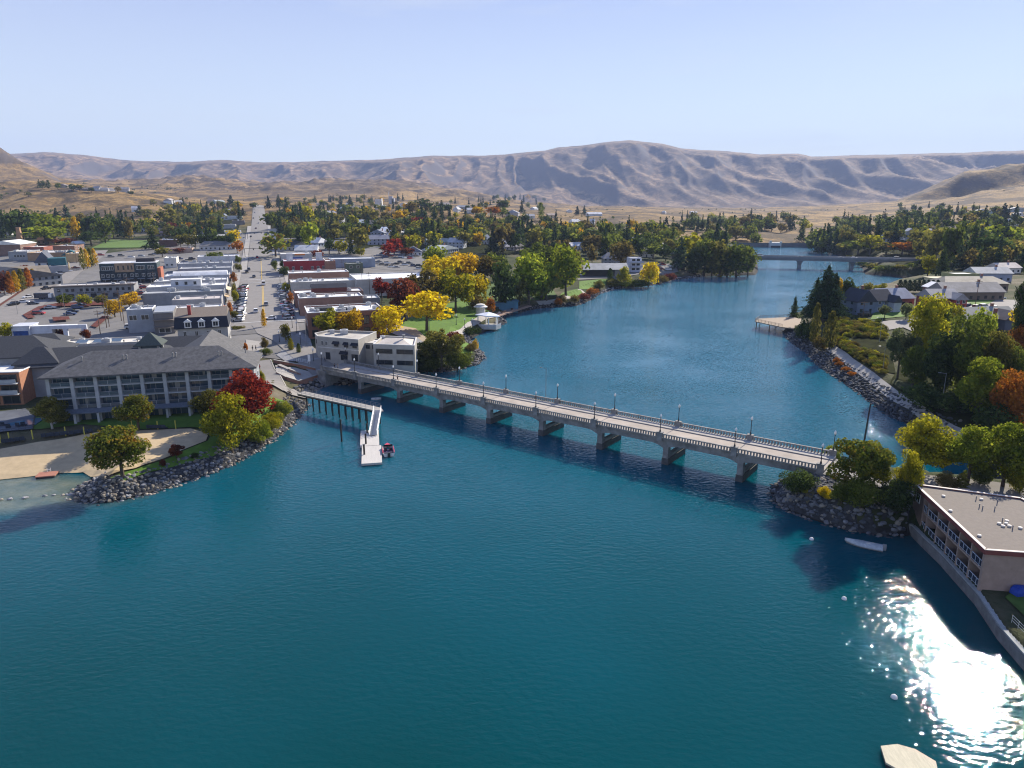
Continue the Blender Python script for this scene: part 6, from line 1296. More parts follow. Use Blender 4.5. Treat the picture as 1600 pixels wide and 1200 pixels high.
pv.scale = (.60, .60, .86)
p = pick(751, 492); o = empty('bandstand', tuple(p), .1, 'small white kiosk with round cap roof behind the pavilion', 'kiosk'); MB().lathe([(2.0, -1), (2.0, 3.4)], n=10).build('wall', W((.55, .52, .48)), o); MB().lathe([(3.0, 3.4), (3.0, 3.7), (2.0, 4.1), (1.9, 4.6), (.2, 5)], n=14).build('roof', RF((.62, .60, .57)), o)
p = pick(789, 487); o = empty('blue_hut', tuple(p), R(10), 'blue walled boathouse hut with dark roof beside the shore boardwalk', 'hut'); MB().box(-7, 1, 0, 6, -1, 3.8).box(1, 6.5, .5, 6, -1, 4.6).build('wall', W((.08, .19, .27)), o); MB().box(-7.4, 1.2, -.4, 6.4, 3.8, 4.1).box(1, 6.9, .1, 6.4, 4.6, 4.9).build('roof', RF((.07, .16, .21)), o)
win(o, -4, -.01, .8, 2, 1.6, pane=False); inst(SIMPLE, 'door', o, (3.4, .48, -.6), (0, 0, 0), (1.2, 1, 2.2))
q0, q1 = pick(775, 494), at(828, 478, 2.0); d = (q1-q0)[:2]; L = np.linalg.norm(d); o = empty('shore_boardwalk', (q0[0], q0[1], 0), math.atan2(d[1], d[0]), 'short brown boardwalk bridge running along the park shore', 'boardwalk')
MB().box(0, L, -1.2, 1.2, 1.9, 2.15).build('deck', mat('brown_boards', (.34, .23, .17), .85, .15, 1, streak=(5, .6, 1)), o); thin_rail(o, 0, L, -1.15, 2.15, m=mat('brown_rail', (.20, .12, .09), .8, .15, 1)); thin_rail(o, 0, L, 1.15, 2.15, m=mat('brown_rail', (.2, .12, .09)))
for i in range(6): MB().tube((L*i/5, -.9, -2), (L*i/5, -.9, 1.9), .15, n=6).build('post', PILE, o)
# fishing deck on the point
fz = 3.2; P4 = [at(1180, 502, fz)[:2], at(1186, 497.5, fz)[:2], at(1236, 495, fz)[:2], at(1262, 500, fz)[:2], at(1240, 513, fz)[:2], at(1222, 511, fz)[:2]]
o = empty('fishing_deck', (P4[0][0], P4[0][1], 0), 0, 'wooden fishing deck with railing jutting from the wooded point over water', 'deck'); P5 = [tuple(p-P4[0]) for p in P4]
MB().prism(P5[::-1] if False else [P5[0], P5[5], P5[4], P5[3], P5[2], P5[1]], fz-.35, fz).build('deck', mat('tan_boards', (.27, .205, .15), .85, .12, 1, streak=(5, .6, 1)), o)
b = MB(); c = MB()
for a, d in ((P5[5], P5[0]), (P5[0], P5[1]), (P5[1], P5[2])):
    a, d = np.array(a), np.array(d); L = np.linalg.norm(d-a); n = max(1, int(L/1.8))
    for i in range(n+1): q = a+(d-a)*i/n; b.tube((*q, fz), (*q, fz+1.15), .06, n=4)
    for h in (.4, .8, 1.15): c.tube((*a, fz+h), (*d, fz+h), .05, n=4)
BW = mat('weathered_wood', (.27, .20, .14), .9, .2, 1); b.build('post', BW, o); c.build('rail', BW, o)
for q in (P5[0], (.5*(P5[0][0]+P5[5][0]), .5*(P5[0][1]+P5[5][1])), P5[1], (P5[1][0]*.5+P5[2][0]*.5, P5[1][1]*.5+P5[2][1]*.5)): MB().tube((q[0]+.6, q[1], -3), (q[0]+.6, q[1], fz-.3), .2, n=6).build('pile', BW, o)
# ---------- houses on the right bank
o = house('blue grey two storey house with two dark gabled roofs on right bank', 1352, 491, 8.5, 10, 5.0, 4.6, 14, (.16, .20, .27), (.04, .045, .06), along='y', chim=True, group=None)
b = MB(); b.box(4, 13, 1, 10, -1, 5.0).build('wall', W((.16, .20, .27)), o); b = MB(); gable_mesh(b, 4, 13.5, 1, 10, 5.0, 4.0, 'x', ov=.4); b.build('roof', RF((.04, .045, .06)), o)
b = MB(); b.box(11, 14.5, -2.2, 1, -1, 4.6); b.add([(11,-2.2,4.6),(14.5,-2.2,4.6),(12.75,-2.2,7.0)], [(0,1,2)]); b.build('porch', W((.40, .42, .48)), o); b = MB(); gable_mesh(b, 11, 14.5, -2.2, 5, 4.6, 2.6, 'y', ov=.3); b.build('porch_roof', RF((.05, .055, .07)), o)
for x in (7, 10): win(o, x, .98, 1.0, 1.3, 1.5); win(o, x, .98, 3.6, 1.3, 1.2)
o = house('long slate blue roofed house with brick red gable ends', 1400, 480, 16, 11, 3.6, 3.8, 8, (.30, .14, .11), (.27, .29, .35), hip=1.5)
o = house('red house with grey roof and white trimmed windows', 1478, 484, 11.5, 11, 4.6, 3.2, 4, (.26, .05, .045), (.30, .29, .30), hip=0)
b = MB(); b.box(1.5, 6.5, -2.5, 2, -1, 4.4); b.add([(1.5,-2.5,4.4),(6.5,-2.5,4.4),(4,-2.5,6.7)], [(0,1,2)]); b.build('front_bay', W((.28, .055, .05)), o); b = MB(); gable_mesh(b, 1.5, 6.5, -2.5, 4, 4.4, 2.4, 'y', ov=.5); b.build('bay_roof', RF((.28, .27, .28)), o); [win(o, x, -2.52, 2.8, 1.3, 1.4) for x in (2.8, 5.2)]; inst(SIMPLE, 'garage_door', o, (4, -2.54, 0), (0, 0, 0), (3.2, 1, 2.2))
o, w_ = shop('house with blinding white roof planes behind the red house', 1470, 1497, 452, 4.0, 12, (.20, .10, .09), (.78, .77, .76), 'house', units=0, rz=6, name='house'); b = MB(); gable_mesh(b, 0, w_, 0, 12, 4.0, 2.2, 'y', ov=.5); b.build('gable_roof', RF((.78, .77, .76)), o)
house('long brown house with grey brown roof and end gable on right bank', 1522, 470, 26, 13, 3.8, 3.6, 2, (.17, .13, .10), (.25, .235, .225))
house('wide tan roofed house behind the long brown house', 1525, 455, 30, 14, 3.6, 2.8, 0, (.20, .15, .12), (.28, .25, .20), hip=4)
o, w_ = shop('olive green flat roofed house with pale roof slab', 1493, 1531, 428, 5.4, 11, (.24, .25, .12), (.50, .50, .48), 'house', units=0, rz=4, name='house', wins=((.25, .6), 2.6, 2.2, 1.6, 'd')); MB().box(-11, -.1, 1, 8, -1, 3.0).box(-11.5, 0, .5, 8.5, 3.0, 3.3).build('side_wing', W((.50, .45, .30)), o)
house('blue grey house with white porch posts right of the olive house', 1552, 441, 18, 12, 4.6, 2.8, -4, (.28, .31, .40), (.36, .37, .38))
o = house('dark roofed house with brick chimney and white framed gable', 1550, 514, 20, 12, 3.6, 3.4, 8, (.10, .11, .14), (.20, .21, .20)); b = MB(); b.box(2, 9, -3, 2, -1, 3.6); b.add([(2,-3,3.6),(9,-3,3.6),(5.5,-3,6.3)], [(0,1,2)]); b.build('front_gable', W((.10, .11, .14)), o); b = MB(); gable_mesh(b, 2, 9, -3, 5, 3.6, 2.9, 'y', ov=.5); b.build('gable_roof', RF((.12, .10, .10)), o); win(o, 5.5, -3.02, 3.0, 2.2, 1.5); MB().box(-.2, .7, -.4, .5, 0, 7.2).build('brick_chimney', W((.26, .10, .07)), o)
house('pale roofed cottage at the right edge above pine', 1578, 428, 14, 10, 3.4, 2.6, 10, (.62, .58, .54), (.50, .44, .40))
# ---------------------------------------------------------------- every tree of the place
T = tree_px
# hotel beach
T(82,622,670,52,'round','olive','round grey green tree with white trunk beside the hotel pool terrace',pale=True)
T(217,614,674,62,'round','tipped','round tree turning yellow on one side between hotel and sand beach')
T(192,657,746,88,'oval','tipped','green tree with orange tipped top on grass strip of the breakwater')
T(327,605,662,48,'round','olive','grey green birch with white trunk left of the red maple',pale=True)
T(388,583,672,94,'round','red','large round deep red maple at the right end of the hotel')
T(362,617,708,76,'oval','lime','tall yellow green tree in front of the red maple')
T(437,620,655,32,'bush','green','green shrub right of the red maple above the boulders')
T(447,625,650,24,'bush','lime','small yellow green shrub beside the path end above the boulders')
T(424,638,672,40,'bush','lime','bright yellow green shrub below the red maple')
T(406,655,694,44,'bush','bright','bright green shrub on boulder bank below the red maple')
T(276,693,717,26,'open','maroon','small dark red shrub on the sandy edge of the breakwater lawn',name='shrub',cat='shrub')
T(255,716,729,11,'bush','maroon','tiny dark red shrub at edge of the breakwater lawn')
T(409,572,600,14,'bush','lime','low yellow green shrub against the hotel right end wall')
T(305,706,716,14,'bush','dark','low dark green shrub on breakwater lawn beside small red shrub')
# square and main street
T(10,503,538,30,'round','lime','yellow green tree at the far left beside the white portal wall')
T(70,512,533,13,'spread','maroon','small dark red tree before the white portal wall, left one')
T(96,511,531,13,'spread','maroon','small dark red tree before the white portal wall, in its first opening')
T(136,512,533,16,'spread','maroon','small dark red tree at the right end of the white portal wall')
T(101,456,480,24,'spread','green','small green umbrella tree in front of the long grey motel, left one')
T(132,459,480,22,'spread','lime','small yellow green umbrella tree in front of the long grey motel, middle one')
T(160,458,480,22,'spread','olive','small olive umbrella tree in front of the long grey motel, right one')
T(203,455,484,30,'round','gold','golden orange round tree at the right end of the long grey motel')
T(180,466,496,30,'round','gold','yellow round tree in front of the golden orange one by parking lot')
T(413,483,512,9,'column','gold','narrow golden tree on the median tip of main street')
T(367,440,470,10,'oval','olive','small olive street tree before the shops on main street left pavement')
T(369,452,474,12,'round','lime','small yellow green street tree on main street left pavement')
T(366,425,445,11,'oval','orange','small orange street tree on main street left pavement, far one')
T(360,470,496,10,'oval','orange','small orange street tree beside the mansard roofed building')
T(366,484,500,13,'round','olive','small dark olive street tree by the mansard roofed building corner')
T(448,441,458,19,'round','lime','small round yellow green street tree on main street right pavement')
T(455,456,474,12,'oval','orange','small orange street tree on main street right pavement')
T(447,503,536,17,'round','olive','olive street tree at the corner of main street, right pavement')
T(455,528,548,10,'column','lime','slender young lime tree on the corner plaza')
T(467,536,552,8,'column','green','slender young green tree on the corner plaza')
T(385,533,552,8,'oval','orange','small brown orange tree on the crossing corner beside two walkers')
T(414,527,548,12,'oval','brown','small brown leafless looking tree on the corner traffic island')
T(416,540,555,16,'bush','green','low green shrub in planter of the corner traffic island')
T(372,508,514,22,'bush','olive','olive shrub bed at the end of the left parked row')
# street in front of the brick building
T(514,482,532,42,'round','lime','lime green round tree before the brick building, leftmost of three')
T(547,481,531,44,'round','gold','golden round tree before the brick building, between lime and yellow one')
T(608,474,531,54,'round','yellow','bright yellow round tree before the brick building, right end')
# riverside park
T(667,449,517,78,'spread','yellow','largest spreading bright yellow tree on park lawn edge')
T(655,420,490,66,'round','brown','big dark brown tree behind the large yellow tree')
T(634,430,502,58,'round','maroon','dark red tree behind the large yellow tree')
T(597,433,470,30,'round','red','small round bright red tree beside the big beige hall')
T(689,393,452,66,'spread','yellow','golden crowned tree at the back of the park yellow group, left')
T(722,392,448,62,'spread','gold','golden crowned tree at the back of the park yellow group, right')
T(690,418,474,48,'round','yellow','yellow tree left of the lime tree in the park')
T(712,417,490,60,'round','lime','lime green tree amid yellow trees of the park')
T(741,424,480,50,'round','yellow','yellow tree at the right end of the park group over the lawn')
T(758,398,446,50,'round','brown','round olive brown tree behind the park yellow group')
T(778,392,440,40,'round','green','green tree behind the round olive brown park tree')
T(788,404,482,52,'tall','dark','large dark evergreen tree beside the blue hut')
T(812,430,478,28,'tall','olive','slim olive tree in front of the dark evergreen by the shore')
T(826,400,474,66,'tall','bright','large green tree with yellow top on the shore, left of pair',)
T(846,392,468,56,'tall','bright','large bright green tree at the shore with golden tips')
T(854,424,470,44,'oval','tipped','olive green shore tree with golden right side')
T(884,386,462,58,'tall','bright','rightmost big bright green tree over the park path')
T(866,380,440,64,'round','green','broad green crown behind the shore trees of the park')
T(838,378,430,50,'round','green','round green crown behind the shore trees, left of broad one')
T(896,386,440,28,'oval','brown','olive brown tree behind the bright green park trees')
T(680,381,432,42,'round','bright','round bright green tree at the edge of the parking lot')
T(745,456,486,28,'bush','brown','brown shrub at the back of the park lawn',name='shrub')
T(766,464,490,18,'oval','orange','small orange brown tree beside the bandstand roof')
T(690,511,580,66,'open','olive','wide open crowned dark pine beside the beige corner building')
T(668,530,575,40,'open','dark','dark shrubby pine hard by the beige building right wall')
T(715,535,580,42,'bush','green','green shrub mass on the small boulder point')
T(708,514,534,30,'bush','maroon','red brown shrub above the small boulder point')
T(735,533,550,20,'bush','brown','brown shrub on the small boulder point lawn')
T(744,527,548,12,'bush','gold','tall pale yellow grass shrub on the boulder point')
T(736,506,526,26,'bush','dark','dark green shrub beside the pavilion deck')
for i,(a,b) in enumerate([(600,578),(622,580),(645,582),(668,582),(580,574)]):
    T(a,b-20,b,30,'bush','dark','dark green shrub on the bank below the beige corner building','shrubs under the beige building')
T(660,546,574,34,'bush','dark','dark green bush against the right wall of the beige building')
T(676,552,582,30,'bush','green','green bush on the bank right of the beige building')
T(648,556,576,26,'bush','dark','dark bush under the windows of the beige right part')
# shore beyond the park
T(1013,405,448,34,'oval','yellow','pale yellow tree on the river bank past the parking lot')
T(975,416,448,24,'oval','lime','small yellow green tree on bank left of pale yellow tree')
T(953,419,440,11,'column','dark','small dark green columnar tree on the lawn by riverside parking')
for i,(a,b,w,c) in enumerate([(985,450,38,'green'),(1000,450,30,'dark'),(958,450,24,'olive'),(1033,443,22,'brown'),(1046,440,20,'maroon'),(938,452,20,'olive'),(912,470,20,'maroon'),(897,474,16,'brown'),(880,474,14,'brown'),(925,462,18,'orange'),(872,478,12,'orange')]):
    T(a,b-16,b,w,'bush',c,{'green':'wide green','dark':'dark green','olive':'olive','brown':'brown','maroon':'dark red','orange':'rusty orange'}[c]+' shrub on the far river bank','shrubs along the far river bank')
for i,(a,t_,b,w,c) in enumerate([(1100,376,430,46,'green'),(1124,372,433,52,'olive'),(1150,376,433,50,'green'),(1168,386,432,32,'green'),(1086,386,430,36,'dark'),(1136,390,433,40,'dark'),(1112,395,432,36,'green')]):
    T(a,t_,b,w,'tall',c,{'green':'big green waterside','olive':'big olive tinted waterside','dark':'big dark waterside'}[c]+' tree in the grove left of the far bridge','grove by the far bridge',lod=1)
for i,(a,b,w) in enumerate([(1346,417,20),(1360,420,24),(1376,424,26),(1392,424,26),(1408,422,24),(1424,420,24),(1438,416,20),(1330,408,14)]): T(a,b-11,b,w,'bush',('dark','olive','green')[i%3],('dark green','olive','mid green')[i%3]+' shrub on the slope under the right end of highway bridge','shrubs under the highway bridge end')
T(1062,370,420,34,'conifer','spruce','broad dark conifer left of the grove by the far bridge')
T(1080,364,412,40,'round','lime','yellow green round tree behind the grove by the far bridge')
T(1118,346,396,26,'conifer','spruce','tall dark conifer rising behind the grove by the far bridge, left one')
T(1131,350,396,22,'conifer','spruce','tall dark conifer rising behind the grove by the far bridge, right one')
T(971,374,420,42,'round','brown','round orange brown tree behind the long riverside roof')
T(945,339,386,28,'tall','green','tall loose green tree above the riverside houses')
T(948,366,402,30,'round','green','round green tree in front of the tall loose green tree')
T(955,385,414,16,'conifer','spruce','small dark conifer right of the riverside parking')
T(925,380,414,20,'oval','brown','slim olive brown tree left of the riverside building')
T(866,351,386,12,'spire','spruce','narrow very dark pointed conifer standing alone past the park')
T(1040,382,408,26,'round','dark','round dark tree among the riverside houses')
T(1020,380,405,34,'round','green','wide green tree among the riverside houses')
# columnar trees along the avenue at the left
for i,(a,b,t_) in enumerate([(18,462,424),(27,459,423),(36,456,420),(46,451,418),(54,447,420),(62,443,422)]):
    T(a,t_,b,13,'column',('orange','gold','olive','orange','gold','olive')[i],('rusty','golden','olive')[(0,1,2,0,1,2)[i]]+' columnar tree in avenue row beside the dark roofed hall, '+('far left','second','third','fourth','fifth','last')[i]+' one','columnar trees along the avenue')
T(8,424,462,18,'oval','maroon','dark red tree behind the columnar row at the far left')
T(44,412,440,24,'round','maroon','dark red round crown behind the columnar row')
for i,a in enumerate([131,137,143,149]):
    T(a,388+i%2,422-i*2,11,'column','gold' if i%2 else 'olive',('olive','golden')[i%2]+' columnar tree in clump left of the black building, '+('first','second','third','fourth')[i],'columnar clump by the black building')
# middle distance, one by one
MID = [
 (10,330,372,24,'tall','dark'),(38,325,380,40,'tall','dark'),(15,353,368,20,'round','green'),(64,335,372,50,'round','bright'),(88,338,370,30,'round','bright'),(72,352,382,46,'round','bright'),
 (90,327,352,15,'conifer','spruce'),(105,323,350,18,'conifer','spruce'),(105,345,367,22,'round','olive'),(120,342,374,15,'column','gold'),(133,336,364,24,'round','brown'),(148,334,372,26,'tall','dark'),
 (143,362,384,30,'round','dark'),(165,342,380,26,'tall','green'),(178,339,372,22,'round','dark'),(194,331,372,20,'conifer','spruce'),(203,342,376,14,'tall','brown'),(98,372,382,22,'bush','maroon'),(108,371,382,20,'bush','maroon'),
 (240,360,390,22,'conifer','dark'),(219,322,338,16,'conifer','dark'),(229,327,340,18,'round','olive'),(263,327,360,34,'round','olive'),(255,345,362,18,'round','pale'),(270,348,370,20,'round','maroon'),
 (302,350,370,22,'round','orange'),(311,335,358,14,'conifer','green'),(295,342,358,14,'conifer','dark'),(287,310,326,8,'conifer','spruce'),(318,325,346,11,'conifer','spruce'),(326,317,346,12,'conifer','spruce'),
 (361,306,322,13,'conifer','spruce'),(307,317,337,14,'round','lime'),(345,330,346,16,'round','olive'),(380,325,337,8,'conifer','spruce'),(397,316,328,10,'round','dark'),(365,360,384,24,'round','yellow'),(371,377,396,16,'round','orange'),
 (254,386,402,20,'round','olive'),(335,394,410,26,'round','green'),(281,386,396,15,'bush','maroon'),(372,400,414,9,'round','green'),(373,412,426,9,'round','olive'),
 (431,366,402,40,'round','tipped'),(438,334,374,14,'conifer','spruce'),(460,324,358,14,'conifer','spruce'),(471,320,356,13,'conifer','spruce'),(420,307,326,11,'conifer','spruce'),(436,305,324,11,'conifer','spruce'),(447,310,330,12,'conifer','dark'),
 (424,331,362,22,'round','green'),(455,354,380,20,'round','green'),(470,352,390,18,'tall','dark'),(485,348,394,22,'tall','bright'),(500,349,382,14,'conifer','spruce'),(511,349,380,12,'conifer','spruce'),(523,355,382,20,'round','olive'),
 (515,373,398,15,'round','dark'),(530,377,397,22,'round','lime'),(540,346,372,18,'round','green'),(560,355,398,32,'round','olive'),(549,374,398,11,'conifer','spruce'),(563,384,400,15,'bush','lime'),(533,307,325,9,'conifer','spruce'),(547,306,324,9,'conifer','spruce'),
 (576,324,354,26,'round','olive'),(481,322,354,22,'round','lime'),(494,328,350,14,'conifer','dark'),(495,388,404,17,'bush','maroon'),(443,407,420,10,'round','dark'),(430,407,424,8,'round','green'),(445,414,432,14,'bush','dark'),
 (645,316,338,20,'round','brown'),(625,330,352,18,'round','gold'),(652,338,362,22,'round','red'),(620,345,365,10,'conifer','spruce'),(633,340,362,14,'conifer','spruce'),(638,342,362,10,'conifer','spruce'),(666,340,372,14,'conifer','spruce'),(676,343,372,14,'conifer','spruce'),(686,344,376,14,'conifer','dark'),
 (616,373,398,24,'round','red'),(608,380,402,20,'round','red'),(645,365,392,34,'round','brown'),(628,372,392,16,'round','brown'),(676,368,388,16,'round','olive'),(634,386,402,22,'round','maroon'),(700,362,380,18,'round','dark'),(720,345,374,12,'conifer','spruce'),(731,346,372,12,'conifer','spruce'),(745,355,378,24,'round','lime'),
 (770,358,396,20,'conifer','spruce'),(786,350,396,28,'tall','brown'),(805,365,396,24,'round','dark'),(810,343,380,16,'conifer','spruce'),(830,346,386,18,'conifer','spruce'),(836,357,392,24,'round','olive'),(851,359,386,24,'round','green'),(886,357,384,24,'round','olive'),(911,365,386,20,'round','olive'),(905,358,378,14,'round','gold'),
 (746,322,338,16,'round','gold'),(770,323,338,22,'round','orange'),(785,325,340,16,'round','green'),(700,318,335,12,'round','dark'),(690,314,330,14,'conifer','spruce'),(664,312,332,22,'round','dark'),(845,320,345,10,'column','green'),(786,313,332,20,'round','dark'),(815,314,332,8,'conifer','spruce'),(902,323,336,9,'conifer','spruce'),(913,322,336,8,'conifer','spruce'),(1040,341,366,14,'conifer','spruce'),(1030,350,366,8,'conifer','spruce'),
 (1100,345,360,16,'round','olive'),(1085,340,358,20,'round','pale'),(1160,338,352,10,'round','dark'),(1175,335,352,10,'round','olive'),(1195,346,360,12,'round','gold'),(1205,347,362,18,'round','dark'),(1248,340,345,9,'bush','dark'),(1252,348,378,12,'conifer','dark'),
 (1275,364,396,10,'spire','spruce'),(1284,363,396,11,'spire','spruce'),(1295,362,397,11,'spire','spruce'),(1305,361,398,13,'spire','spruce'),(1318,358,386,14,'conifer','spruce'),(1333,352,384,12,'conifer','dark'),(1340,374,406,34,'round','green'),(1360,367,404,38,'round','lime'),(1384,380,406,32,'round','olive'),(1409,377,406,34,'round','orange'),(1370,342,382,16,'conifer','spruce'),(1390,340,368,20,'round','dark'),
 (1322,378,402,26,'round','olive'),(1436,358,412,32,'tall','olive'),(1461,353,412,34,'tall','olive'),(1483,348,416,32,'tall','green'),(1496,343,412,20,'conifer','dark'),(1517,350,414,24,'conifer','dark'),(1545,364,416,44,'tall','dark'),(1470,390,432,22,'conifer','dark'),(1449,399,432,20,'round','lime'),(1565,350,388,44,'round','bright'),(1587,377,398,20,'round','orange'),(1597,380,420,20,'conifer','spruce'),(1420,388,410,20,'round','olive'),
 (1537,323,354,15,'conifer','spruce'),(1566,320,348,18,'conifer','spruce'),(1584,321,352,13,'conifer','spruce'),(1434,326,352,12,'column','dark'),(1413,330,347,20,'round','dark'),(1476,324,346,18,'round','dark'),(1452,331,350,18,'round','green'),(1512,336,358,26,'round','brown'),(1556,344,362,12,'conifer','dark'),(1400,360,378,20,'round','olive'),(1425,352,372,18,'round','dark'),(1530,390,416,26,'round','dark'),
]
MID += [(62,281,294,7,'conifer','dark'),(67,283,295,8,'round','dark'),(76,283,295,8,'column','dark'),(91,286,297,9,'round','green'),(112,288,299,10,'round','dark'),(125,288,299,12,'round','olive'),(143,293,301,8,'round','dark'),(185,292,301,9,'round','brown'),(205,298,306,8,'round','dark'),(45,300,308,9,'round','olive'),(240,312,322,9,'round','olive')]
CN = dict(dark='dark green',green='mid green',bright='bright green',olive='olive',lime='yellow green',yellow='yellow',gold='golden',orange='orange',red='red',maroon='dark red',brown='brown',tipped='green and orange',spruce='blackish green',pale='pale green')
SN = dict(tall='tall loose tree',round='round crowned tree',conifer='conifer',spire='slender conifer',column='columnar tree',bush='shrub')
ZN = [(0,130,'below the golden hillside at far left'),(130,260,'around the playing field at left'),(260,400,'left of the long main street'),(400,600,'right of the long main street'),(600,700,'below the bare bluff in the far town'),(700,860,'behind the riverside park'),(860,1060,'above the far river bank'),(1060,1262,'on the slopes behind the dam'),(1262,1440,'on the right bank beyond the far bridge'),(1440,1700,'on the wooded slope at upper right')]
_seen = {}
def mid_tree(px, t_, b, w, sh, c):
    z = [n for a, e, n in ZN if a <= px < e][0]; hill = ', high up' if b < 345 else ''
    cx = w*(1.25 if sh != 'column' else 1.1); w = cx; t_ = b-(b-t_)*1.1
    lab = f'{CN[c]} {SN[sh]} {z}{hill}'; g = 'trees '+z
    T(px, t_, b, w, sh, c, lab, g)
    _seen[lab] = _seen.get(lab, 0)+1
MID = [(a, t, 398 if 1320 < a < 1447 and 398 < b < 414 and t < 396 else b, w, s_, c) for a, t, b, w, s_, c in MID]
for a in MID: mid_tree(*a)
# clipped row before the brick school block
for i in range(8):
    T(283+11.5*i,363,389,17,'round','olive' if i < 3 else 'dark','clipped round tree in the even row before low brick block','clipped tree row')
# the rest of the far wooded town reads as one mass
_r = random.Random(4); _wp, _wn, _ws, _wm = [], [], [], []; WOODC = ['spruce', 'dark', 'green', 'olive', 'brown', 'lime', 'pale', 'gold']
POL = [(262,322,380,348,46),(262,350,345,384,22),(432,312,600,336,44),(432,336,600,372,58),(600,330,700,372,44),(600,372,690,396,10),(700,350,870,388,52),(860,362,1080,402,62),(1060,345,1262,366,30),(1100,368,1180,388,10),(1262,380,1330,397,16),(1300,352,1420,380,34),(1420,345,1480,396,20),(1480,345,1610,412,52),(1400,325,1610,350,26),(0,345,240,374,46),(1430,408,1600,424,10),(560,312,860,332,40),(700,330,760,346,6)]
def wood_tree(px, py, sc):
    con = _r.random() < .32; sh = 'conifer' if con else _r.choice(['round', 'round', 'tall'])
    c = ('spruce' if _r.random() < .75 else 'dark') if con else _r.choice(['green', 'olive', 'dark', 'green', 'olive', 'brown', 'lime', 'pale', 'dark', 'green', 'gold' if px < 1000 else 'green'])
    p = pick(px, py); Zc = p[1]*CP; hp = (21 if con else 15)*sc*_r.uniform(.9, 1.4); h = hp*Zc/F; w = h*(.42 if con else 1.05)*_r.uniform(.85, 1.2)
    P, v, size = _crowns[(sh, 0, _r.randrange(3))]; a = _r.uniform(0, 6.28); ca, sa = math.cos(a), math.sin(a)
    Q = np.stack([(P[:, 0]*ca-P[:, 1]*sa)*w, (P[:, 0]*sa+P[:, 1]*ca)*w, P[:, 2]*h], 1)+p; k = _r.random() < .5 and len(Q) or len(Q)
    _wp.append(Q); _wn.append(v); _ws.append(np.full(len(Q), size*math.sqrt(w*h))); _wm.append(np.full(len(Q), WOODC.index(c)))
for sh in ('conifer', 'round', 'tall'):
    for v in range(3): crown_mesh(sh, 'dark', 0, v)
for (x0, y0, x1, y1, n) in POL:
    for i in range(int(n*1.7)):
        a = _r.uniform(x0, x1); b = _r.uniform(y0, y1)
        if 376 < a < 424 and b > 318: continue
        wood_tree(a, b, .46+1.5*max(0, (b-322))/90)
me = leaf_cloud('far_woods', np.concatenate(_wp), np.concatenate(_wn), np.concatenate(_ws), LEAF['spruce'], np.random.default_rng(2))
for c in WOODC[1:]: me.materials.append(LEAF[c])
me.polygons.foreach_set('material_index', np.concatenate(_wm).astype(np.int32)); o = bpy.data.objects.new('far_woods', me); COL.objects.link(o); tag(o, kind='stuff')
# the point with the fishing deck
T(1287,413,500,66,'conifer','spruce','huge dark spruce on the point by the fishing deck',lod=2)
T(1272,432,500,40,'conifer','dark','shorter dark spruce leaning against the left of the huge spruce',lod=2)
T(1300,424,494,40,'conifer','spruce','dark spruce merging with the right of the huge spruce',lod=2)
T(1306,430,486,22,'oval','gold','slim yellow tree tucked against the huge dark spruce')
T(1320,432,484,26,'tall','dark','dark green tree right of the huge spruce',lod=1)
T(1337,448,478,24,'tall','olive','thin olive tree between the spruce and blue house')
T(1240,461,500,18,'spire','dark','thin young conifer at the root of the fishing deck')
T(1271,474,542,17,'column','olive','olive columnar cypress left of its wider twin on the point')
T(1295,486,548,24,'column','olive','wide olive cypress at the start of the riverside path')
T(1258,490,536,30,'bush','dark','dark shrubs on the bank under the huge spruce')
T(1281,520,550,22,'bush','brown','brown shrub at the foot of the cypresses')
T(1382,475,497,19,'round','pale','pale round clipped bush before blue house, left one')
T(1415,471,500,21,'round','pale','pale round clipped bush before blue house, right one')
T(1375,442,462,22,'round','lime','yellow green round tree behind the blue house roofs')
T(1355,440,460,17,'round','olive','thin olive tree behind the blue house roofs')
for i in range(9):
    T(1405+7.3*i,437,457,10,'column','spruce','dark arborvitae in the tall hedge behind houses','arborvitae hedge row',name='shrub')
_r = random.Random(9)
for i in range(170):
    a = _r.uniform(0,1); b = _r.uniform(0,1); x_ = 1302+a*80; y_ = 500+b*26+a*6 if i < 80 else 526+a*34+b*(11+16*a)
    c = _r.choice(['olive','olive','brown','lime','green'])
    T(x_,y_-9,y_,_r.uniform(10,18),'bush',c,f'{CN[c]} clipped shrub on the terraced bank above riverside path','clipped shrubs on the terraced bank',lod=1)
for i,(a,b) in enumerate([(1312,572),(1322,580),(1332,588),(1306,566)]):
    T(a,b-9,b,14,'bush','orange','rust red low shrub between riverside path and boulders','rusty shrubs by the path',lod=1)
# right bank woods, nearest last
T(1441,461,590,72,'tall','lime','tall light green tree at the left of the big right bank grove',lod=2)
T(1402,512,592,50,'open','pale','pale thin young tree at the left foot of right bank grove',lod=2)
T(1425,540,610,50,'tall','green','mid green tree under the tall light green one',lod=2)
T(1503,488,622,82,'tall','green','broad dark green tree in the middle of right bank grove',lod=2)
T(1462,520,622,70,'tall','dark','dark green tree low in the right bank grove',lod=2)
T(1541,508,625,62,'round','olive','olive green tree right of the broad dark green one',lod=2)
T(1575,545,630,50,'round','green','green tree beside the orange tree on right bank',lod=2)
T(1583,402,575,46,'pine','dark','tall pine with long bare trunk at the right edge',lod=2)
T(1592,470,540,40,'round','yellow','yellow tree behind the tall bare trunked pine')
T(1592,502,580,44,'round','orange','orange tree at the right edge under the tall pine',lod=2)
T(1526,558,662,84,'tall','bright','large yellow green tree over the shaded end of riverside path',lod=2)
T(1578,574,672,64,'tall','orange','orange brown tree right of the large yellow green one',lod=2)
T(1490,600,650,60,'bush','dark','dark undergrowth shrub beneath the right bank grove',lod=1)
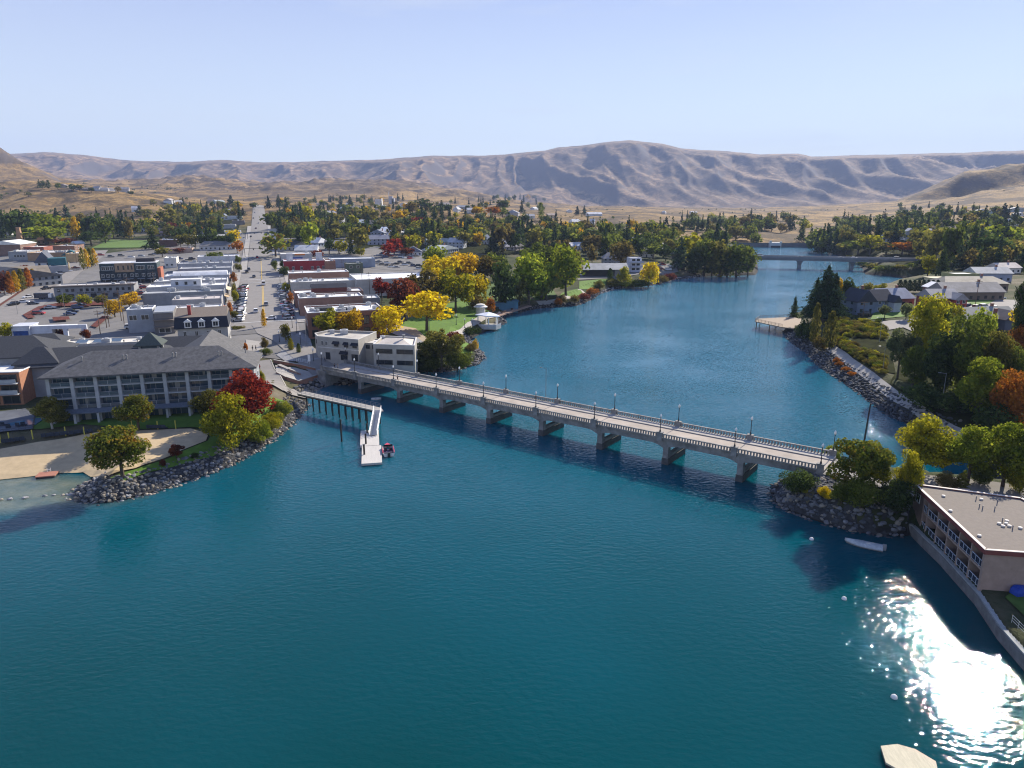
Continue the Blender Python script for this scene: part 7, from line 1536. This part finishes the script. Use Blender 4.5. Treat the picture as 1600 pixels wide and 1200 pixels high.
T(1440,590,640,60,'bush','dark','dark undergrowth shrub beneath the tall light green tree',lod=1)
T(1560,625,680,70,'bush','dark','dark undergrowth shrub beneath the orange brown tree',lod=1)
T(1462,468,545,46,'tall','green','green tree reaching up before the red house roof',lod=1)
T(1530,478,560,50,'tall','bright','bright green tree before the chimney house on right bank',lod=1)
T(1488,470,520,34,'round','lime','yellow green tree below the red house driveway',lod=1)
# causeway and bridge head
T(1437,653,742,86,'round','lime','round yellow green tree with bare trunk on the causeway, left of three',lod=2)
T(1511,660,757,78,'round','bright','round green tree on the causeway, middle of three',lod=2)
T(1566,660,762,84,'tall','bright','broad green tree on the causeway, right of three',lod=2)
T(1530,715,758,46,'bush','green','green bushes between the causeway trunks',lod=2)
T(1592,712,772,44,'bush','lime','yellow green bush at the right edge beside the causeway road',lod=2)
T(1342,680,775,92,'open','tipped','spreading tree with olive and gold leaves at the bridge end',lod=2)
T(1362,700,775,60,'open','lime','second thin stemmed golden olive tree at the bridge end',lod=2)
T(1345,738,796,66,'bush','green','green bush under the spreading tree at the bridge end',lod=2)
T(1393,735,802,62,'bush','dark','dark green bush beside the flat roofed motel corner',lod=2)
T(1414,702,784,40,'oval','lime','yellow green young tree between bridge end and motel',lod=2)
T(1248,722,772,50,'bush','dark','dark bush below the bridge rail end',lod=2)
T(1256,750,772,16,'bush','lime','small bright weed on boulders below bridge rail end',lod=2)
T(1289,756,778,24,'bush','yellow','small bright yellow shrub on the boulder bank',lod=2)
T(1314,748,786,36,'bush','green','low green shrub between yellow shrub and spreading tree',lod=2)
T(1298,690,722,26,'bush','bright','green tree top peeping over the far rail at bridge end',lod=2)
T(1478,735,768,36,'bush','brown','thin brown shrub behind the motel roof',lod=2)
T(1500,738,772,24,'column','olive','upright olive shrub behind the motel roof',lod=2)
# ---------------------------------------------------------------- cars, lamps, poles, people, furniture
TYRE = mat('tyre_rubber', (.02, .02, .02), .9, .1, 3); CGLASS = mat('car_glass', (.012, .015, .02), .06, .1, 1, spec=.7)
def paint(n, c): return mat('paint_'+n, c, .25, .05, 1, spec=.6)
PAINTS = dict(white=paint('white', (.78, .78, .78)), silver=paint('silver', (.42, .43, .45)), grey=paint('grey', (.13, .135, .14)), black=paint('black', (.015, .015, .017)), red=paint('red', (.35, .02, .025)), maroon=paint('maroon', (.14, .015, .02)), blue=paint('blue', (.03, .06, .16)), navy=paint('navy', (.012, .02, .05)), tan=paint('tan', (.36, .30, .22)), green=paint('green', (.04, .08, .05)))
def car_meshes(kind):
    # side outline (x length, z), front at +x
    if kind == 'suv': body = [(-2.25,.35),(-2.3,.9),(-2.2,1.05),(1.15,1.05),(2.1,.92),(2.3,.7),(2.3,.35)]; cab = [(-2.15,1.05),(-1.95,1.72),(.35,1.74),(1.1,1.05)]
    elif kind == 'pickup': body = [(-2.7,.5),(-2.7,1.1),(1.3,1.1),(2.4,1.0),(2.6,.8),(2.6,.45)]; cab = [(-.7,1.1),(-.5,1.8),(.8,1.82),(1.4,1.1)]
    elif kind == 'van': body = [(-2.6,.4),(-2.6,1.3),(1.7,1.3),(2.4,1.05),(2.6,.75),(2.6,.4)]; cab = [(-2.55,1.3),(-2.5,2.2),(1.0,2.25),(1.75,1.3)]
    else: body = [(-2.2,.32),(-2.25,.75),(-2.1,.92),(1.0,.90),(2.05,.75),(2.25,.55),(2.25,.32)]; cab = [(-1.75,.9),(-1.1,1.40),(.15,1.42),(.95,.9)]
    b = MB()
    def extr(o, w0, w1, mi):
        n = len(o); zs = [p[1] for p in o]; z0, z1 = min(zs), max(zs)
        def wd(z): return w0+(w1-w0)*(z-z0)/(z1-z0)
        vs = [(x, wd(z), z) for x, z in o]+[(x, -wd(z), z) for x, z in o]
        b.add(vs, [tuple(range(n-1, -1, -1)) if False else tuple(range(n)), tuple(range(2*n-1, n-1, -1))]+[((i+1) % n, i, n+i, n+(i+1) % n) for i in range(n)], mi)
    extr(body, .93, .90, 0)
    g = MB(); bb, b = b, g; extr(cab, .88, .72, 0); g, b = b, bb
    n = len(cab); top = MB(); x0, x1, z = cab[1][0], cab[2][0], cab[1][1]; top.box(x0+.02, x1-.02, -.72, .72, z-.03, z+.05)
    return b, g, top
CARS = {}
wheel_b = MB(); 
def car_proto(kind, col):
    if (kind, col) in CARS: return CARS[(kind, col)]
    b, g, top = car_meshes(kind); r = {'car': 'car_body', 'suv': 'car_body'}.get(kind, 'car_body')
    CARS[(kind, col)] = (b.mesh('body', PAINTS[col]), g.mesh('windows', CGLASS), top.mesh('roof', PAINTS[col])); return CARS[(kind, col)]
_wm = MB(); _wm.tube((0, -.11, 0), (0, .11, 0), .33, n=10); WHEEL = _wm.mesh('wheel', TYRE)
NAMES = dict(car='parked_car', suv='parked_car', pickup='pickup_truck', van='van')
def add_car(x, y, rz, kind, col, label, group=None, name=None, z=None, far=False):
    bm_, gm_, tm_ = car_proto(kind, col); z = gz(x, y)+.2 if z is None else z
    o = empty(name or NAMES[kind], (x, y, z), rz, label, {'pickup': 'truck', 'van': 'van'}.get(kind, 'car'), group)
    inst(bm_, 'body', o); inst(gm_, 'windows', o); inst(tm_, 'roof', o)
    if not far:
        for wx in (-1.4, 1.4):
            for wy in (-.82, .82): inst(WHEEL, 'wheel', o, (wx, wy, .33))
    return o
_cr = random.Random(12)
CW = ['white']*5+['silver']*4+['grey']*3+['black']*3+['blue']*2+['navy']*2+['red']*2+['maroon', 'tan']
COLN = dict(white='white', silver='silver', grey='grey', black='black', red='red', maroon='dark red', blue='blue', navy='dark blue', tan='tan', green='green')

for side, u, az_, grp in (('left', -8.6, 150, 'cars angle parked on the left of main street'), ('right', 10.4, 34, 'cars angle parked on the right of main street')):
    v = -10.5
    while v < 96:
        if not (side == 'right' and 40 < v < 42):
            k = _cr.choice(['car', 'suv', 'suv', 'car', 'pickup']); c = _cr.choice(CW); p = st(u+_cr.uniform(-.3, .3), v)
            near = 'near end' if v < 25 else 'middle' if v < 60 else 'far end'
            add_car(p[0], p[1], _an+R(az_), k, c, f'{COLN[c]} {dict(car="sedan", suv="estate car", pickup="pickup")[k]} in the parked row on {side} of main street, {near}', grp, z=gz(*p)+.22)
        v += 3.0
MOV = [(400,489,'suv','white',0,'white car driving away on main street, nearest of the left lane'),(416,478,'suv','silver',0,'silver car on main street behind the median tree'),(423,500,'car','white',90,'white sedan crossing right lane by the shaded parked row'),(397,434,'car','grey',0,'grey car on main street at the cross street'),(386,427,'pickup','black',0,'black pickup at the left kerb of main street'),(389,423,'suv','grey',0,'grey car at the left kerb beyond black pickup'),(425,414,'suv','black',0,'black car at the right kerb before the red building'),(395,405,'car','silver',0,'silver car waiting at the far crossing'),(402,404,'suv','red',0,'red car waiting at the far crossing'),(405,381,'car','black',0,'black car beyond the far crossing'),(409,383,'car','grey',0,'grey car beyond the far crossing'),(390,366,'car','silver',0,'silver car in the middle of far main street'),(392,371,'car','black',0,'dark car in the middle of far main street'),(381,374,'suv','white',0,'white car parked at the left of far main street'),(400,358,'car','maroon',0,'dark red car high up main street'),(404,350,'car','white',0,'white car high up main street'),(396,342,'car','grey',0,'grey car near the top of main street'),(398,333,'car','silver',0,'silver car at the top of main street')]
for (a, c, k, col, dr, lab) in MOV:
    p = pick(a, c); add_car(p[0], p[1], _an+R(90+dr), k, col, lab, None, 'moving_car', far=c < 420, z=p[2]+.34 if c < 440 else p[2]+.2)
p = pick(412, 446); o = add_car(p[0], p[1], _an+R(90), 'van', 'white', 'large white van driving up the middle of main street', None, 'van')
lv = [(61,492,'suv','red',10,'red estate car parked on the red bedded lot'),(79,483,'car','silver',10,'silver sedan parked on the red bedded lot'),(110,493,'car','blue',20,'dark blue sedan in lot row, nearest'),(114,489,'car','navy',20,'navy sedan in lot row, second'),(121,483,'suv','blue',20,'blue car in lot row, third'),(126,479,'car','navy',20,'navy sedan in lot row, fourth'),(131,474,'suv','black',20,'black car in lot row, farthest'),
 (21,478,'suv','black',245,'black car driving on the left avenue'),(44,466,'car','white',245,'white sedan driving on the left avenue'),(73,453,'pickup','black',245,'black pickup driving on the left avenue'),(80,435,'car','red',50,'red car parked before the cream shop'),(86,432,'car','white',50,'white car parked before the cream shop, second'),(91,430,'car','white',50,'white car parked before cream shop, third'),(95,428,'suv','grey',50,'grey car parked before the cream shop'),(107,425,'car','white',50,'white car by the yellow lit shop side'),(118,420,'car','maroon',50,'dark red car by the yellow lit shop side'),
 (205,514,'suv','white',30,'white car behind the grey office, leftmost'),(214,513,'car','silver',30,'silver car behind the grey office'),(224,512,'suv','white',30,'white car behind the grey office, middle one'),(244,513,'suv','white',30,'white car behind the corrugated roof building'),(252,513,'car','white',30,'white sedan behind the corrugated roof building'),(264,518,'car','silver',30,'silver car at the mansard building corner'),(262,410,'suv','white',30,'white car before the cream back building'),(270,410,'car','maroon',30,'dark red car before the cream back building'),(300,406,'suv','black',30,'black car beside white walled store'),
 (593,412,'suv','silver',20,'silver car in the right hand lot'),(597,414,'suv','white',20,'white car in the right hand lot beside silver one'),(606,416,'car','grey',20,'grey car in the right hand lot'),(612,418,'car','white',20,'white sedan in the right hand lot'),(620,419,'car','silver',20,'silver sedan in the right hand lot'),(598,397,'car','black',60,'black car under the red trees at the lot edge'),(606,399,'suv','grey',60,'grey car under red trees at the lot edge'),(612,401,'car','navy',60,'navy car under red trees at the lot edge'),(633,404,'car','white',60,'white car before the white cottage'),(640,405,'suv','red',60,'red car before the white cottage'),(646,404,'car','silver',60,'silver car before the white cottage'),(655,417,'suv','black',30,'black car in the shade of bright green tree'),(663,420,'suv','white',30,'white car in the shade of bright green tree'),
 (907,420,'suv','white',80,'white car by the riverside building end'),(911,428,'car','black',0,'black sedan in riverside lot'),(917,429,'car','grey',0,'grey sedan in riverside lot'),(905,431,'car','white',0,'white sedan at left of riverside lot'),(931,428,'suv','red',0,'red car in riverside lot'),(938,425,'car','silver',0,'silver car in riverside lot'),(934,424,'car','maroon',0,'dark red car in riverside lot'),(945,425,'car','navy',0,'navy car in riverside lot'),(958,425,'car','white',0,'white car at right of riverside lot'),(1030,417,'pickup','silver',30,'silver pickup on the bank parking beyond pale yellow tree'),(1033,422,'suv','maroon',30,'dark red car on the bank parking beyond pale yellow tree'),(1060,414,'car','white',30,'white car before the riverside grove'),
 (1350,494,'suv','black',170,'black car parked on the cul de sac by blue house'),(1512,481,'suv','navy',10,'navy car parked outside red house'),(1525,482,'car','white',10,'white sedan parked outside red house'),(1563,468,'car','white',10,'white car before the long brown house')]
_x = 0
for (a0, a1, c0, c1, n, where) in [(590,655,400,405,8,'the row along the lot edge by the red trees'),(588,650,411,417,9,'the open middle of right hand lot'),(650,690,421,425,4,'the lot corner behind the beige hall'),(212,250,446,470,7,'the alley behind left hand shops'),(150,245,400,404,6,'the road beside the playing field'),(262,300,404,412,5,'the yard behind cream building'),(1500,1560,481,486,4,'the driveway of the red house'),(1015,1065,412,424,6,'the bank parking by the grove'),(30,60,474,478,2,'the avenue kerb')]:
    for i in range(n):
        col = _cr.choice(CW); k = _cr.choice(['car', 'suv', 'suv', 'pickup']); f = (i+.5)/n
        lv.append((a0+(a1-a0)*f, c0+(c1-c0)*((i*.618) % 1), k, col, 20+_cr.uniform(-6, 6), f'{COLN[col]} {dict(car="sedan", suv="estate car", pickup="pickup")[k]} standing in {where}'))
for (a, c, k, col, dr, lab) in lv:
    p = pick(a, c); add_car(p[0], p[1], R(dr), k, col, lab, 'parked cars of the town lots', far=c < 432 and a < 1100)
for (a, col, k, lab) in [(1189, 'white', 'van', 'white van on the highway bridge left part'), (1331, 'white', 'suv', 'white car on the highway bridge middle'), (1393, 'white', 'van', 'white van on the highway bridge right part'), (1250, 'black', 'car', 'dark car on the highway bridge over its middle pier'), (1312, 'silver', 'car', 'silver car on the highway bridge')]:
    q = at(a, 402, zt)[:2]; x = float((q-p0)@hd); nn = np.array([-hd[1], hd[0]]); w = p0+hd*x+nn*3.2; add_car(w[0], w[1], math.atan2(hd[1], hd[0]), k, col, lab, 'vehicles on the highway bridge', 'moving_car' if k != 'van' else 'van', z=zt-.25, far=True)
# motorhome trailer by the motel
p = pick(70, 468); o = empty('trailer', tuple(p+np.array([0, 0, .2])), R(8), 'dark horse trailer with white nose parked beside the grey motel', 'trailer'); MB().box(-4, 2.2, -1.1, 1.1, .5, 2.9).build('body', PAINTS['navy'], o); MB().box(2.2, 3.6, -1.1, 1.1, .8, 2.6).build('nose', PAINTS['white'], o)
for x in (-1.5, -.5): 
    for y in (-1.1, 1.1): inst(WHEEL, 'wheel', o, (x, y, .33))
# red planting beds of the lot
for lab, P_ in (('long red ground cover bed before the grey motel', [(86,476),(170,472),(172,478),(92,481)]), ('curved red bed at the avenue side of lot', [(36,494),(60,481),(98,474),(98,480),(66,484),(50,494),(56,498),(44,500)]), ('red bed at the back of parking lot', [(116,478),(142,474),(142,480),(120,483)]), ('rust red hedge bed at lot front', [(82,499),(108,498),(110,503),(84,505)]), ('red bank right of the white portal wall', [(142,512),(160,496),(172,496),(152,514)])):
    drape('planting_bed', P_, REDCOVER, .55 if 'hedge' not in lab else .9, 2)
# street lamps with globes
def street_globe(px, py, lab, h=3.6):
    p = pick(px, py); c = copy_tree(lamp0); c.name = 'street_lamp'; c.location = tuple(p); c.scale = (1.15, 1.15, h/3.1); tag(c, lab, 'street lamp', 'globe street lamps'); return c
for i, (a, c) in enumerate([(457,513),(460,497),(464,521),(470,540),(451,478),(447,462),(438,443),(364,490),(366,470),(369,455),(437,536),(490,566),(738,514),(713,508),(726,514)]):
    street_globe(a, c, ['globe street lamp on shaded right pavement before brick building', 'globe street lamp on shaded right pavement beside parked row', 'globe street lamp at the brick building corner', 'globe street lamp by beige building left corner', 'globe street lamp beside orange street tree on right', 'globe street lamp beside lime street tree on right', 'globe street lamp at the cross street right corner', 'globe street lamp by the mansard building', 'globe street lamp on left pavement before brown awning', 'globe street lamp on left pavement far part', 'globe street lamp at the square crossing', 'globe street lamp at the bridge head railing', 'globe lamp beside the pavilion path', 'globe lamp on the park lawn edge', 'globe lamp between park lawn and pavilion'][i])
def mast(px, ytop, ybase, lab, arm=1.6, m=STEEL, name='street_light', r=.09, cat='street light', head=True, az=0):
    p = pick(px, ybase); d_ = ray(px, ytop); t = math.hypot(p[0], p[1])/math.hypot(d_[0], d_[1]); h = CAMH+d_[2]*t-p[2]
    o = empty(name, tuple(p), az, lab, cat); MB().tube((0, 0, -1), (0, 0, h), r, r*.6, 7).build('pole', m, o)
    if head: MB().tube((0, 0, h-.15), (-arm, 0, h+.1), r*.6, r*.5, 5).box(-arm-.5, -arm+.1, -.14, .14, h+.02, h+.16).build('arm', m, o)
    return o
q = BR_O+BR_D*56.5+BR_T*9.6; o = empty('street_light', (q[0], q[1], 0), BR_A, 'tall thin street light rising behind the bridge middle', 'street light'); MB().tube((0, 0, -2), (0, 0, 13.3), .1, .06, 7).build('pole', STEEL, o); MB().tube((0, 0, 13.2), (-1.3, 0, 13.4), .06, .05, 5).box(-1.8, -1.2, -.15, .15, 13.3, 13.45).build('arm', STEEL, o)
q = at(1346, 712, 0); o = empty('navigation_pole', (q[0], q[1], 0), 0, 'tall dark pole behind the tree at the bridge end', 'pole'); MB().tube((0, 0, -2), (.5, 0, 11.5), .22, .14, 7).build('pole', PILE, o)
mast(479, 500, 541, 'tall street light at the brick building corner', 1.8)
mast(484, 552, 576, 'white sign post at the bridge head plaza', head=False, name='sign_post', cat='sign', r=.06)
p = pick(484, 574); MB().box(-.35, .35, -.04, .04, 2.2, 4.2).build('sign_panel', WHITE, [o for o in bpy.data.objects if o.name.startswith('sign_post')][0])
mast(671, 483, 519, 'tall park light mast with crossbar under the yellow tree', 1.4)
mast(1374, 496, 535, 'street light by the cul de sac', 1.5); mast(1379, 541, 580, 'street light beside the riverside path under trees', 1.5); mast(1470, 582, 640, 'street light in deep shade of the riverside path', 1.4)
mast(103, 454, 495, 'tall lamp post at the parking lot, middle one', 1.2); mast(134, 440, 474, 'tall lamp post at the parking lot, right one', 1.2); mast(28, 468, 492, 'tall lamp post beside the white portal building', 1.2)
def pole(px, ytop, ybase, lab):
    o = mast(px, ytop, ybase, lab, head=False, m=mat('timber_pole', (.14, .10, .075), .9, .2, 2), name='utility_pole', cat='utility pole', r=.16)
    h = max(v.co.z for v in o.children[0].data.vertices); MB().box(-1.4, 1.4, -.07, .07, h-.7, h-.55).box(-1.1, 1.1, -.07, .07, h-1.6, h-1.45).build('crossarm', mat('timber_pole', (.1, .08, .06)), o); return o
for a, t_, b, l in [(167,463,513,'timber utility pole left of the side street, nearest'),(171,455,511,'timber utility pole left of the side street, second'),(157,484,523,'timber utility pole at the portal wall end'),(190,452,502,'dark utility pole beside golden trees'),(195,470,512,'dark utility pole at the grey office left wall'),(201,432,462,'utility pole behind the long grey motel end'),(207,440,470,'utility pole by the alley of white roofs'),(241,424,446,'utility pole beside the black block'),(120,381,412,'utility pole at the avenue bend'),(117,371,388,'utility pole before the white house'),(514,387,411,'timber utility pole behind the red building'),(535,406,423,'utility pole at the alley by olive building'),(567,418,462,'utility pole before the beige hall'),(578,425,463,'second utility pole before the beige hall'),(597,470,494,'utility pole at the park lane'),(1523,437,482,'leaning timber utility pole outside the red house'),(1348,470,497,'thin utility pole by the blue house')]:
    pole(a, t_, b, l)
# overhead signal beams over main street
for v, l in ((248, 'traffic signal gantry over main street at the red building'), (402, 'traffic signal gantry farther up main street')):
    p = st(-10, v); o = empty('signal_gantry', (p[0], p[1], gz(*p)), _an, l, 'traffic signal'); MB().tube((0, 0, -1), (0, 0, 6.5), .18, n=6).build('pole', DARKM, o); MB().tube((0, 0, 6.3), (22, 0, 6.5), .16, n=6).build('beam', DARKM, o)
    for x in (6, 12, 17): MB().box(x-.3, x+.3, -.3, .3, 5.2, 6.5).build('signal_head', DARKM, o)
# ---------------------------------------------------------------- people
def person_mesh(name, legs, arms, mats, sit=False):
    me = bpy.data.meshes.new(name); bm = bmesh.new(); hip = .52 if sit else .92
    J = {'pel': (0, 0, hip), 'sp': (.0, 0, hip+.25), 'ch': (.02, 0, hip+.45), 'nk': (.02, 0, hip+.60), 'hd': (.04, 0, hip+.72), 'tp': (.05, 0, hip+.86)}
    Rr = {'pel': .15, 'sp': .13, 'ch': .16, 'nk': .06, 'hd': .10, 'tp': .08}; E_ = [('pel', 'sp'), ('sp', 'ch'), ('ch', 'nk'), ('nk', 'hd'), ('hd', 'tp')]
    for s_, k in ((1, 'l'), (-1, 'r')):
        f = legs*s_
        if sit: J['kn'+k] = (.42, .10*s_, hip); J['an'+k] = (.42, .10*s_, .08); J['to'+k] = (.6, .1*s_, .04)
        else: J['kn'+k] = (.22*f+.05, .1*s_, .50); J['an'+k] = (.36*f-.04, .1*s_, .09+max(0, -f)*.06); J['to'+k] = (.36*f+.14, .11*s_, .05)
        J['hp'+k] = (0, .1*s_, hip-.04); J['sh'+k] = (.02, .19*s_, hip+.5); J['el'+k] = (-.12*f*arms, .25*s_, hip+.22); J['ha'+k] = (.14-.2*f*arms, .24*s_, hip-.02)
        Rr.update({'hp'+k: .09, 'kn'+k: .065, 'an'+k: .045, 'to'+k: .04, 'sh'+k: .065, 'el'+k: .045, 'ha'+k: .038})
        E_ += [('pel', 'hp'+k), ('hp'+k, 'kn'+k), ('kn'+k, 'an'+k), ('an'+k, 'to'+k), ('ch', 'sh'+k), ('sh'+k, 'el'+k), ('el'+k, 'ha'+k)]
    V = {k: bm.verts.new(v) for k, v in J.items()}; [bm.edges.new((V[a], V[c])) for a, c in E_]; keys = list(J); bm.to_mesh(me); bm.free()
    o = bpy.data.objects.new('tmp', me); COL.objects.link(o); md = o.modifiers.new('s', 'SKIN'); sv = me.skin_vertices[0].data
    for i, k in enumerate(keys): sv[i].radius = (Rr[k], Rr[k]*.85)
    sv[0].use_root = True; o.modifiers.new('u', 'SUBSURF').levels = 1
    dg = bpy.context.evaluated_depsgraph_get(); m2 = bpy.data.meshes.new_from_object(o.evaluated_get(dg)); bpy.data.objects.remove(o); m2.name = 'person'
    for m in mats: m2.materials.append(m)
    for p in m2.polygons:
        z = p.center[2]; r = abs(p.center[1]); p.material_index = 2 if z > hip+.60 else (1 if z > hip-.03 and not (r > .21 and z < hip+.1) else (2 if r > .21 and z > hip-.1 else 0)); p.use_smooth = True
    return m2
SKIN = mat('skin', (.50, .31, .22), .6, .06, 2); HAIR = mat('hair', (.05, .035, .025), .7, .1, 3)
CL = {c: mat('cloth_'+c, v, .9, .1, 3) for c, v in dict(dark=(.03, .03, .04), jeans=(.05, .07, .12), red=(.30, .04, .04), white=(.65, .65, .63), grey=(.2, .2, .21)).items()}
def person(px, py, az, top, trousers, lab, legs=1.0, sit=False, zoff=.05, z=None):
    m = person_mesh('person', legs, 1, [CL[trousers], CL[top], SKIN], sit); p = pick(px, py); zz = p[2]+zoff if z is None else z
    if z is not None: q = at(px, py, z); p = q
    o = bpy.data.objects.new('person', m); COL.objects.link(o); o.location = (p[0], p[1], zz); o.rotation_euler = (0, 0, az); tag(o, lab, 'person')
    h = MB(); hip = .52 if sit else .92; h.lathe([(.05, hip+.70), (.115, hip+.74), (.12, hip+.83), (.07, hip+.93), (.02, hip+.95)], (.03, 0, 0), 8).build('hair', HAIR, o, smooth=True); return o
person(395, 549, 1.2, 'dark', 'jeans', 'person in dark top walking on the corner pavement, left of a pair'); person(400, 549, 1.3, 'dark', 'dark', 'person in dark clothes walking on corner pavement, right of a pair', -1)
person(406, 579, -1.3, 'red', 'dark', 'person in a red top walking along the hotel path')
person(508, 567, .5, 'dark', 'dark', 'person in dark clothes standing before the corner building door', .3); person(517, 567, 2, 'dark', 'jeans', 'person in dark top and jeans at the corner building cafe', .4); person(522.5, 568, 1, 'white', 'dark', 'person in a white top at the corner building cafe', .5)
person(523, 577.5, BR_A, 'dark', 'jeans', 'person walking on the bridge near its left end, left of pair', .9, z=dz(-12)+.03); person(528, 578, BR_A, 'grey', 'dark', 'person walking on the bridge near its left end, right of pair', -.9, z=dz(-11)+.03); person(621.5, 597, BR_A+3.1, 'dark', 'dark', 'person in dark clothes crossing the bridge by the second lamp', .9, z=dz(15)+.03)
# cafe umbrella and table, bench, beach things
p = pick(537, 571); o = empty('cafe_umbrella', tuple(p), 0, 'cream market umbrella over table at the corner building', 'umbrella'); MB().tube((0, 0, 0), (0, 0, 2.6), .05, n=6).build('pole', STEEL, o); MB().lathe([(1.7, 2.15), (1.65, 2.25), (.9, 2.6), (.05, 2.85)], n=8).build('canopy', W((.62, .57, .44)), o); MB().lathe([(.6, .7), (.6, .75), (.05, .76)], n=10).build('table_top', WHITE, o)
p = pick(452, 616); o = empty('park_bench', tuple(p), 2.6, 'dark wooden bench at the lake end of the hotel path', 'bench'); MB().box(-.9, .9, -.22, .22, .42, .48).build('seat', BW, o); MB().box(-.9, .9, .2, .26, .5, .9).build('backrest', BW, o); [MB().box(x-.04, x+.04, -.2, .22, 0, .42).build('leg', DARKM, o) for x in (-.75, .75)]
for i, (a, b) in enumerate([(1.5,692),(15,690),(51.5,686),(103,681),(132.5,681),(207,671),(247,672),(275,671)]):
    p = pick(a, b); o = MB().tube((0, 0, -.2), (0, 0, 2.0), .13, .12, 8).tube((0, 0, 2.0), (0, 0, 2.1), .12, .04, 8).build('beach_post', mat('yellow_post', (.50, .45, .08), .7, .1, 2), loc=tuple(p)); tag(o, ['yellow post on the sand at the left edge', 'yellow post second from the left edge', 'yellow post at the pool terrace corner', 'yellow post among beach chairs under the round tree', 'yellow post at the right end of the beach chair row', 'yellow post under the yellowing round tree', 'yellow post on right part of beach', 'yellow post at the right end of the beach'][i], 'post', 'yellow beach posts')
cf = MB(); cf.box(-.3, .3, -.3, .3, .3, .36).box(-.3, .3, .26, .34, .36, .95); LEGB = MB().box(-.03, .03, -.03, .03, 0, .3).mesh('leg', DARKM); CFM = cf.mesh('seat', mat('navy_sling', (.03, .04, .06), .8, .2, 2))
def chair(px, py, lab, group, k):
    p = pick(px, py); o = empty('beach_chair', tuple(p+np.array([0, 0, .12])), 3.3+.3*math.sin(k*2.1), lab, 'chair', group); inst(CFM, 'seat', o, scale=(1.5, 1.5, 1.2))
    for x in (-.38, .38):
        for y in (-.38, .38): inst(LEGB, 'leg', o, (x, y, 0), scale=(1.3, 1.3, 1.2))
for i in range(11): chair(70+i*7.2, 685-i*.75, 'dark sling chair in the beach row below the round tree', 'dark beach chairs left of the big tree', i)
for i in range(6): chair(234+i*4.8, 671.5, 'dark sling chair in the short beach row below the yellowing tree', 'dark beach chairs right of the big tree', i)
for i in range(5): chair(8+i*7, 694-i, 'dark sling chair in shade at left end of the beach', 'dark beach chairs in the shade', i)
rail_run('metal fence round the hotel pool terrace', [(-20,683),(20,680),(52,674),(56,655),(44,644),(0,640)], 1.2, DARKM, .25, 1.5)
p = pick(18, 662); o = MB().box(-6, 6, -2.6, 2.6, .05, .32).build('swimming_pool', mat('pool_water', (.05, .16, .24), .1, .1, 1, spec=.5), loc=tuple(p), rz=.2); tag(o, 'small blue pool inside the hotel terrace fence', 'pool')
for i, (a, b) in enumerate([(6,667),(14,670),(30,668),(38,667)]): chair(a, b, 'dark lounge chair on the hotel pool terrace', 'dark terrace chairs', i)
p = pick(1300, 741); rail_run('guard rail beside the causeway road at the bridge end', [(1290,748),(1330,756)], .8, DARKM, .3, 4, 2, r=.1)
# low dark scrub dotted over the dry hills
def scrub():
    rng = np.random.default_rng(8); P = []
    for (x0, x1, y0, y1, n) in [(-60, 300, 284, 345, 1100), (300, 640, 288, 322, 120), (640, 1000, 318, 352, 300), (1000, 1330, 325, 376, 620), (1380, 1640, 275, 345, 60)]:
        for k in range(n): P.append((rng.uniform(x0, x1), rng.uniform(y0, y1)))
    V = []; S = []
    for a, b in P:
        p = pick(a, b); 
        if p[1] < 860 or p[1] > 8500 or fbm(np.array([p[0]/130]), np.array([p[1]/200]), 5, 3)[0] < .16: continue
        s_ = (.8+rng.random()**2*1.8)*(1+p[1]/4500); m = 26; v = rng.normal(size=(m, 3)); v /= np.linalg.norm(v, axis=1)[:, None]
        V.append(p+v*s_*np.array([1, 1, .75])*(.5+.5*rng.random((m, 1)))+np.array([0, 0, s_*.5])); S.append((v, s_*.55))
    Pn = np.concatenate(V); Nn = np.concatenate([a for a, _ in S]); sz = np.concatenate([np.full(len(a), b) for a, b in S])
    me = leaf_cloud('hill_scrub', Pn, Nn, sz, LEAF['dark'], rng); o = bpy.data.objects.new('hill_scrub', me); COL.objects.link(o); tag(o, kind='stuff')
scrub()
# ---------------------------------------------------------------- air
def make_haze():
    m = bpy.data.materials.new('haze_air'); m.use_nodes = True; nt = m.node_tree; nt.nodes.clear()
    out = nt.nodes.new('ShaderNodeOutputMaterial'); v = nt.nodes.new('ShaderNodeVolumePrincipled')
    v.inputs['Color'].default_value = (.50, .64, 1, 1); v.inputs['Density'].default_value = HAZE_D; v.inputs['Anisotropy']  .default_value = .0
    nt.links.new(v.outputs[0], out.inputs['Volume'])
    o = MB().box(-9500, 9500, -600, 13800, -6, 1150).build('haze', m); tag(o, kind='stuff')
HAZE_D = 6.6e-5
make_haze()
